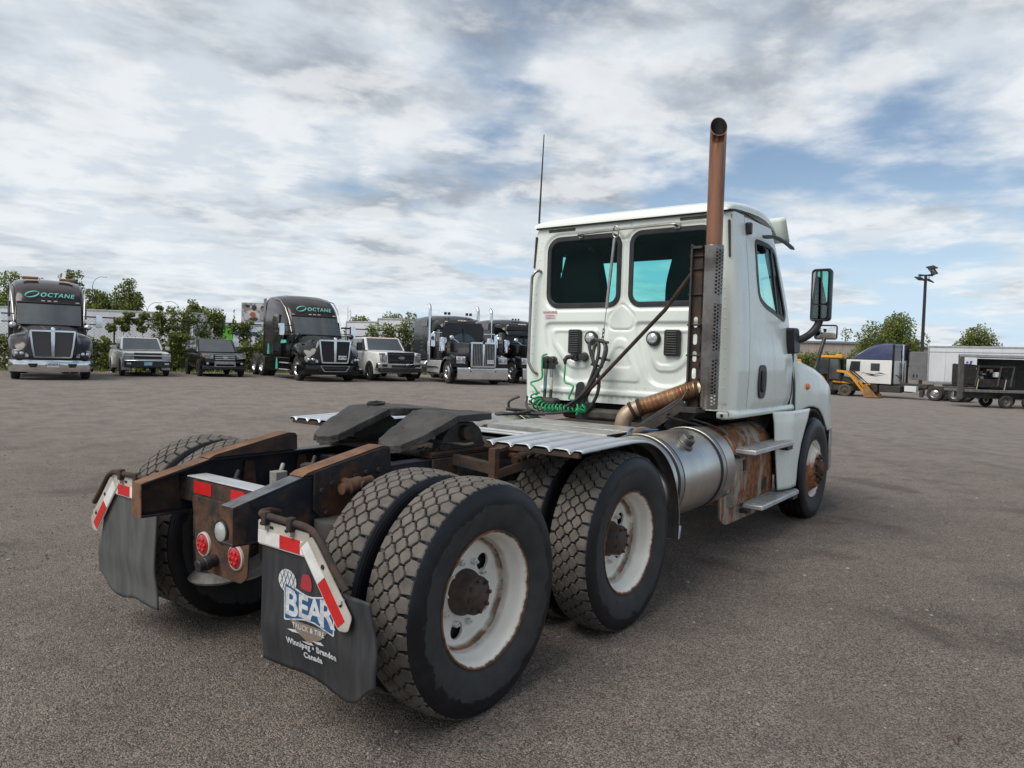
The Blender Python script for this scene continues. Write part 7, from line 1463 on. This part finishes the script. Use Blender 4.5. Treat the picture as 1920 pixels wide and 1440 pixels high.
for s in (-1, 1):
    o_ = lambda pts: [(x, s*1.2, z) for x, z in (pts if s < 0 else [pts[1], pts[0], pts[3], pts[2]])]
    panel('sleeper_window', 'glass_far', t, *o_([(.85, 1.95), (1.5, 1.95), (1.5, 2.5), (.85, 2.5)]), off=.02); panel('door_window', 'glass_far', t, *[(x, s*1.13, z) for x, z in (((2.3, 1.9), (3.1, 1.9), (2.98, 2.62), (2.3, 2.62)) if s < 0 else ((3.1, 1.9), (2.3, 1.9), (2.3, 2.62), (2.98, 2.62)))], off=.07)
    bxp('side_fairing', 'ws_grey', t, -.16, 0, s*1.19-.02, s*1.19+.02, 1.0, 3.9); fwheel(t, 4.4, s*1.02, .51, WRF)
    for k, (x0, z0_, x1_, z1_) in enumerate(((.5, 1.60, 2.3, 1.82), (.9, 1.52, 1.9, 1.66), (.35, 1.70, 1.2, 1.78))): m = MB(); m.prism([(x0, z0_), (lerp(x0, x1_, .5), z0_+.13), (x1_, z1_), (lerp(x0, x1_, .5), z0_+.05)], 1, s*1.203, s*1.212); m.build('side_graphic', MT['blacks'], t)
    for x in (-2.9, -4.2): fwheel(t, x, s*1.02, .51, WRF if s > 0 else WRD); fwheel(t, x, s*.70, .51, WRD)
    bxp('frame_rail', 'iron', t, -5.3, 5.4, s*.43-.05, s*.43+.05, .74, 1.0)
    bxp('mudflap', 'flap_l', t, -4.96, -4.93, s*.60, s*1.15, .25, .95, 0); bxp('flap_bracket', 'iron', t, -4.99, -4.95, s*.43, s*1.15, .95, 1.02)
for s in (-1, 1):
    for (x0, x1_, z0_, z1_) in ((-.6, .9, .42, .92), (1.0, 2.2, .35, .98), (2.3, 3.9, .40, .98)): bxp('side_box', 'iron', t, x0, x1_, s*.62, s*1.12, z0_, z1_, .04)
m = MB(); m.tube([(-.35, .35, 1.0), (-.35, .35, 3.9)], .085, 10); m.build('exhaust_stack', MT['chrome'], t); bxp('back_frame', 'steel', t, -.1, -.02, -.75, -.68, 1.2, 2.6); bxp('back_frame', 'iron', t, -.12, -.02, -.2, -.12, 1.2, 2.6); bxp('back_hatch', 'steel', t, -.06, -.01, -.55, -.35, 2.9, 3.5)
bxp('battery_box', 'plate', t, -1.7, -.9, .75, 1.15, .55, .95); bxp('fifth_wheel', 'grease', t, -4.0, -3.1, -.45, .45, 1.05, 1.22, .05); bxp('deck_box', 'iron', t, -2.2, -.3, -.6, .6, .8, 1.1, .03)
for (y, r_) in ((.45, .03), (.55, .03), (.65, .025)): tube('air_hose', 'iron', t, bez([(-.05, y, 1.7), (-.3, y-.2, 1.4), (-.4, y-.4, 1.15), (-.7, y-.5, 1.2)], 5), r_*.6, 6)
for k, (x, y, z_, sx, sy_, sz) in enumerate(((-1.3, -.9, .5, .3, .3, .4), (-2.0, .95, .45, .25, .2, .5), (-4.6, 0, .6, .3, .8, .3))): m = MB(); m.cbox((x, y, z_), (sx, sy_, sz)); m.build('chassis_bracket', MT['iron'], t, bevel=.04)
# ---- flatbed with a burnt machine under an open frame
p = at(26.7, 43.2); t = empty('flatbed_trailer', p, YAW-pi/2-.05, 'grey flatbed trailer with tall open side frame at the right edge', 'trailer', 'trailers across the lot'); FG = pm('frame_grey', (.115, .11, .105), .6, .3, (.08, .075, .07), 4)
m = MB(); m.box(.3, 13, 0, 2.4, .92, 1.08); m.build('deck', pm('deck_grey', (.16, .155, .15), .7, 0, (.10, .095, .09), 3), t, bevel=.02)
for x in (0, 6.5, 12.8):
    for y in ((0,) if x == 0 else (0, 2.3)): m = MB(); m.box(x-.14, x+.14, y-.02, y+.16, .5 if x == 0 else 1.08, 3.15); m.build('post', FG, t, bevel=.02)
for y in (-.03, 2.33): m = MB(); m.box(-.14 if y < 0 else 2.2, 13, y, y+.12, 3.0, 3.17); m.build('top_beam', MT['trailer_rail'], t, bevel=.02)
m = MB(); m.box(2.2, 13, 2.28, 2.36, 1.08, 2.95); m.build('rear_board', MT['blacks'], t); m = MB(); m.box(1.0, 13, .3, 2.3, 3.02, 3.06); m.build('roof_sheet', MT['blacks'], t)
DR = pm('dull_rim', (.20, .19, .175), .6, .4)
for x in (2.75, 4.1):
    for y in (.2, 2.2): q = fwheel(t, x, y, .40, WRD); q.rotation_euler = (0, 0, 0 if y < 1 else pi); q.material_slots[0].link = 'OBJECT'; q.material_slots[0].material = DR
m = MB(); m.box(.6, 6, .6, 1.8, .55, .92); m.build('chassis', MT['blacks'], t)
p2_ = p+Vector((0, 0, 1.09)); t = empty('burnt_generator', p2_, YAW-pi/2-.05, 'blackened burnt out machine strapped on the flatbed', 'machine'); CH = pm('charred', (.014, .013, .013), .8, 0, (.03, .027, .025), 6, (.4, .65), ((.10, .08, .06), 5, .66, .8, .9), (20, .5, .02))
m = MB(); m.box(.55, 3.3, .3, 2.0, .12, .62); m.build('base_tray', CH, t, bevel=.03); m = MB(); m.prism(round_poly([(.52, .3), (.52, 1.50), (.98, 1.46), (1.05, .3)], .04), 1, .25, 2.0); m.build('end_housing', CH, t, bevel=.02); m = MB(); m.box(1.05, 3.25, .25, 2.0, 1.30, 1.44); m.build('top_cover', CH, t, bevel=.02)
for x in (1.05, 2.35, 3.1): m = MB(); m.bar((x-.12, .22, .2), (x+.06, .22, 1.4), .10, .05); m.build('frame_strut', FG, t)
rnd = random.Random(3)
for k in range(14): x, z_ = rnd.uniform(1.2, 3.0), rnd.uniform(.65, 1.15); m = MB(); m.cbox((x, rnd.uniform(.4, 1.2), z_), (rnd.uniform(.1, .35), rnd.uniform(.1, .4), rnd.uniform(.08, .3))); m.build('engine_piece', CH if k % 4 else MT['steel'], t, bevel=.02)
m = MB(); m.box(2.15, 2.4, .3, .6, .75, 1.05); m.build('control_box', MT['plate'], t, bevel=.02)
for x in (1.0, 2.6): m = MB(); m.bar((x, .16, -.05), (x+.12, .19, .62), .06, .02); m.build('tie_strap', pm('strap_cream', (.40, .34, .24), .8), t)
ZS = .94
# ---- dark van behind the white pickup
t, b, w, x1 = car('van', 'dark van almost hidden between black truck and white pickup', grp, at(-7.3, 36.5), radians(-110), 'ws_grey', (.9, -4.2), 1.9, 2.15, .38, 1.3, 1.25, -.5, -1.0, -3.8, -4.1, .7, dict(cat='van', side=3, mir=(.2, .3), mirm='black', rear=-3.2, arch='ws_grey'))
bxp('grille', 'mesh_black', t, x1-.05, x1+.02, -.6, .6, .75, 1.1)
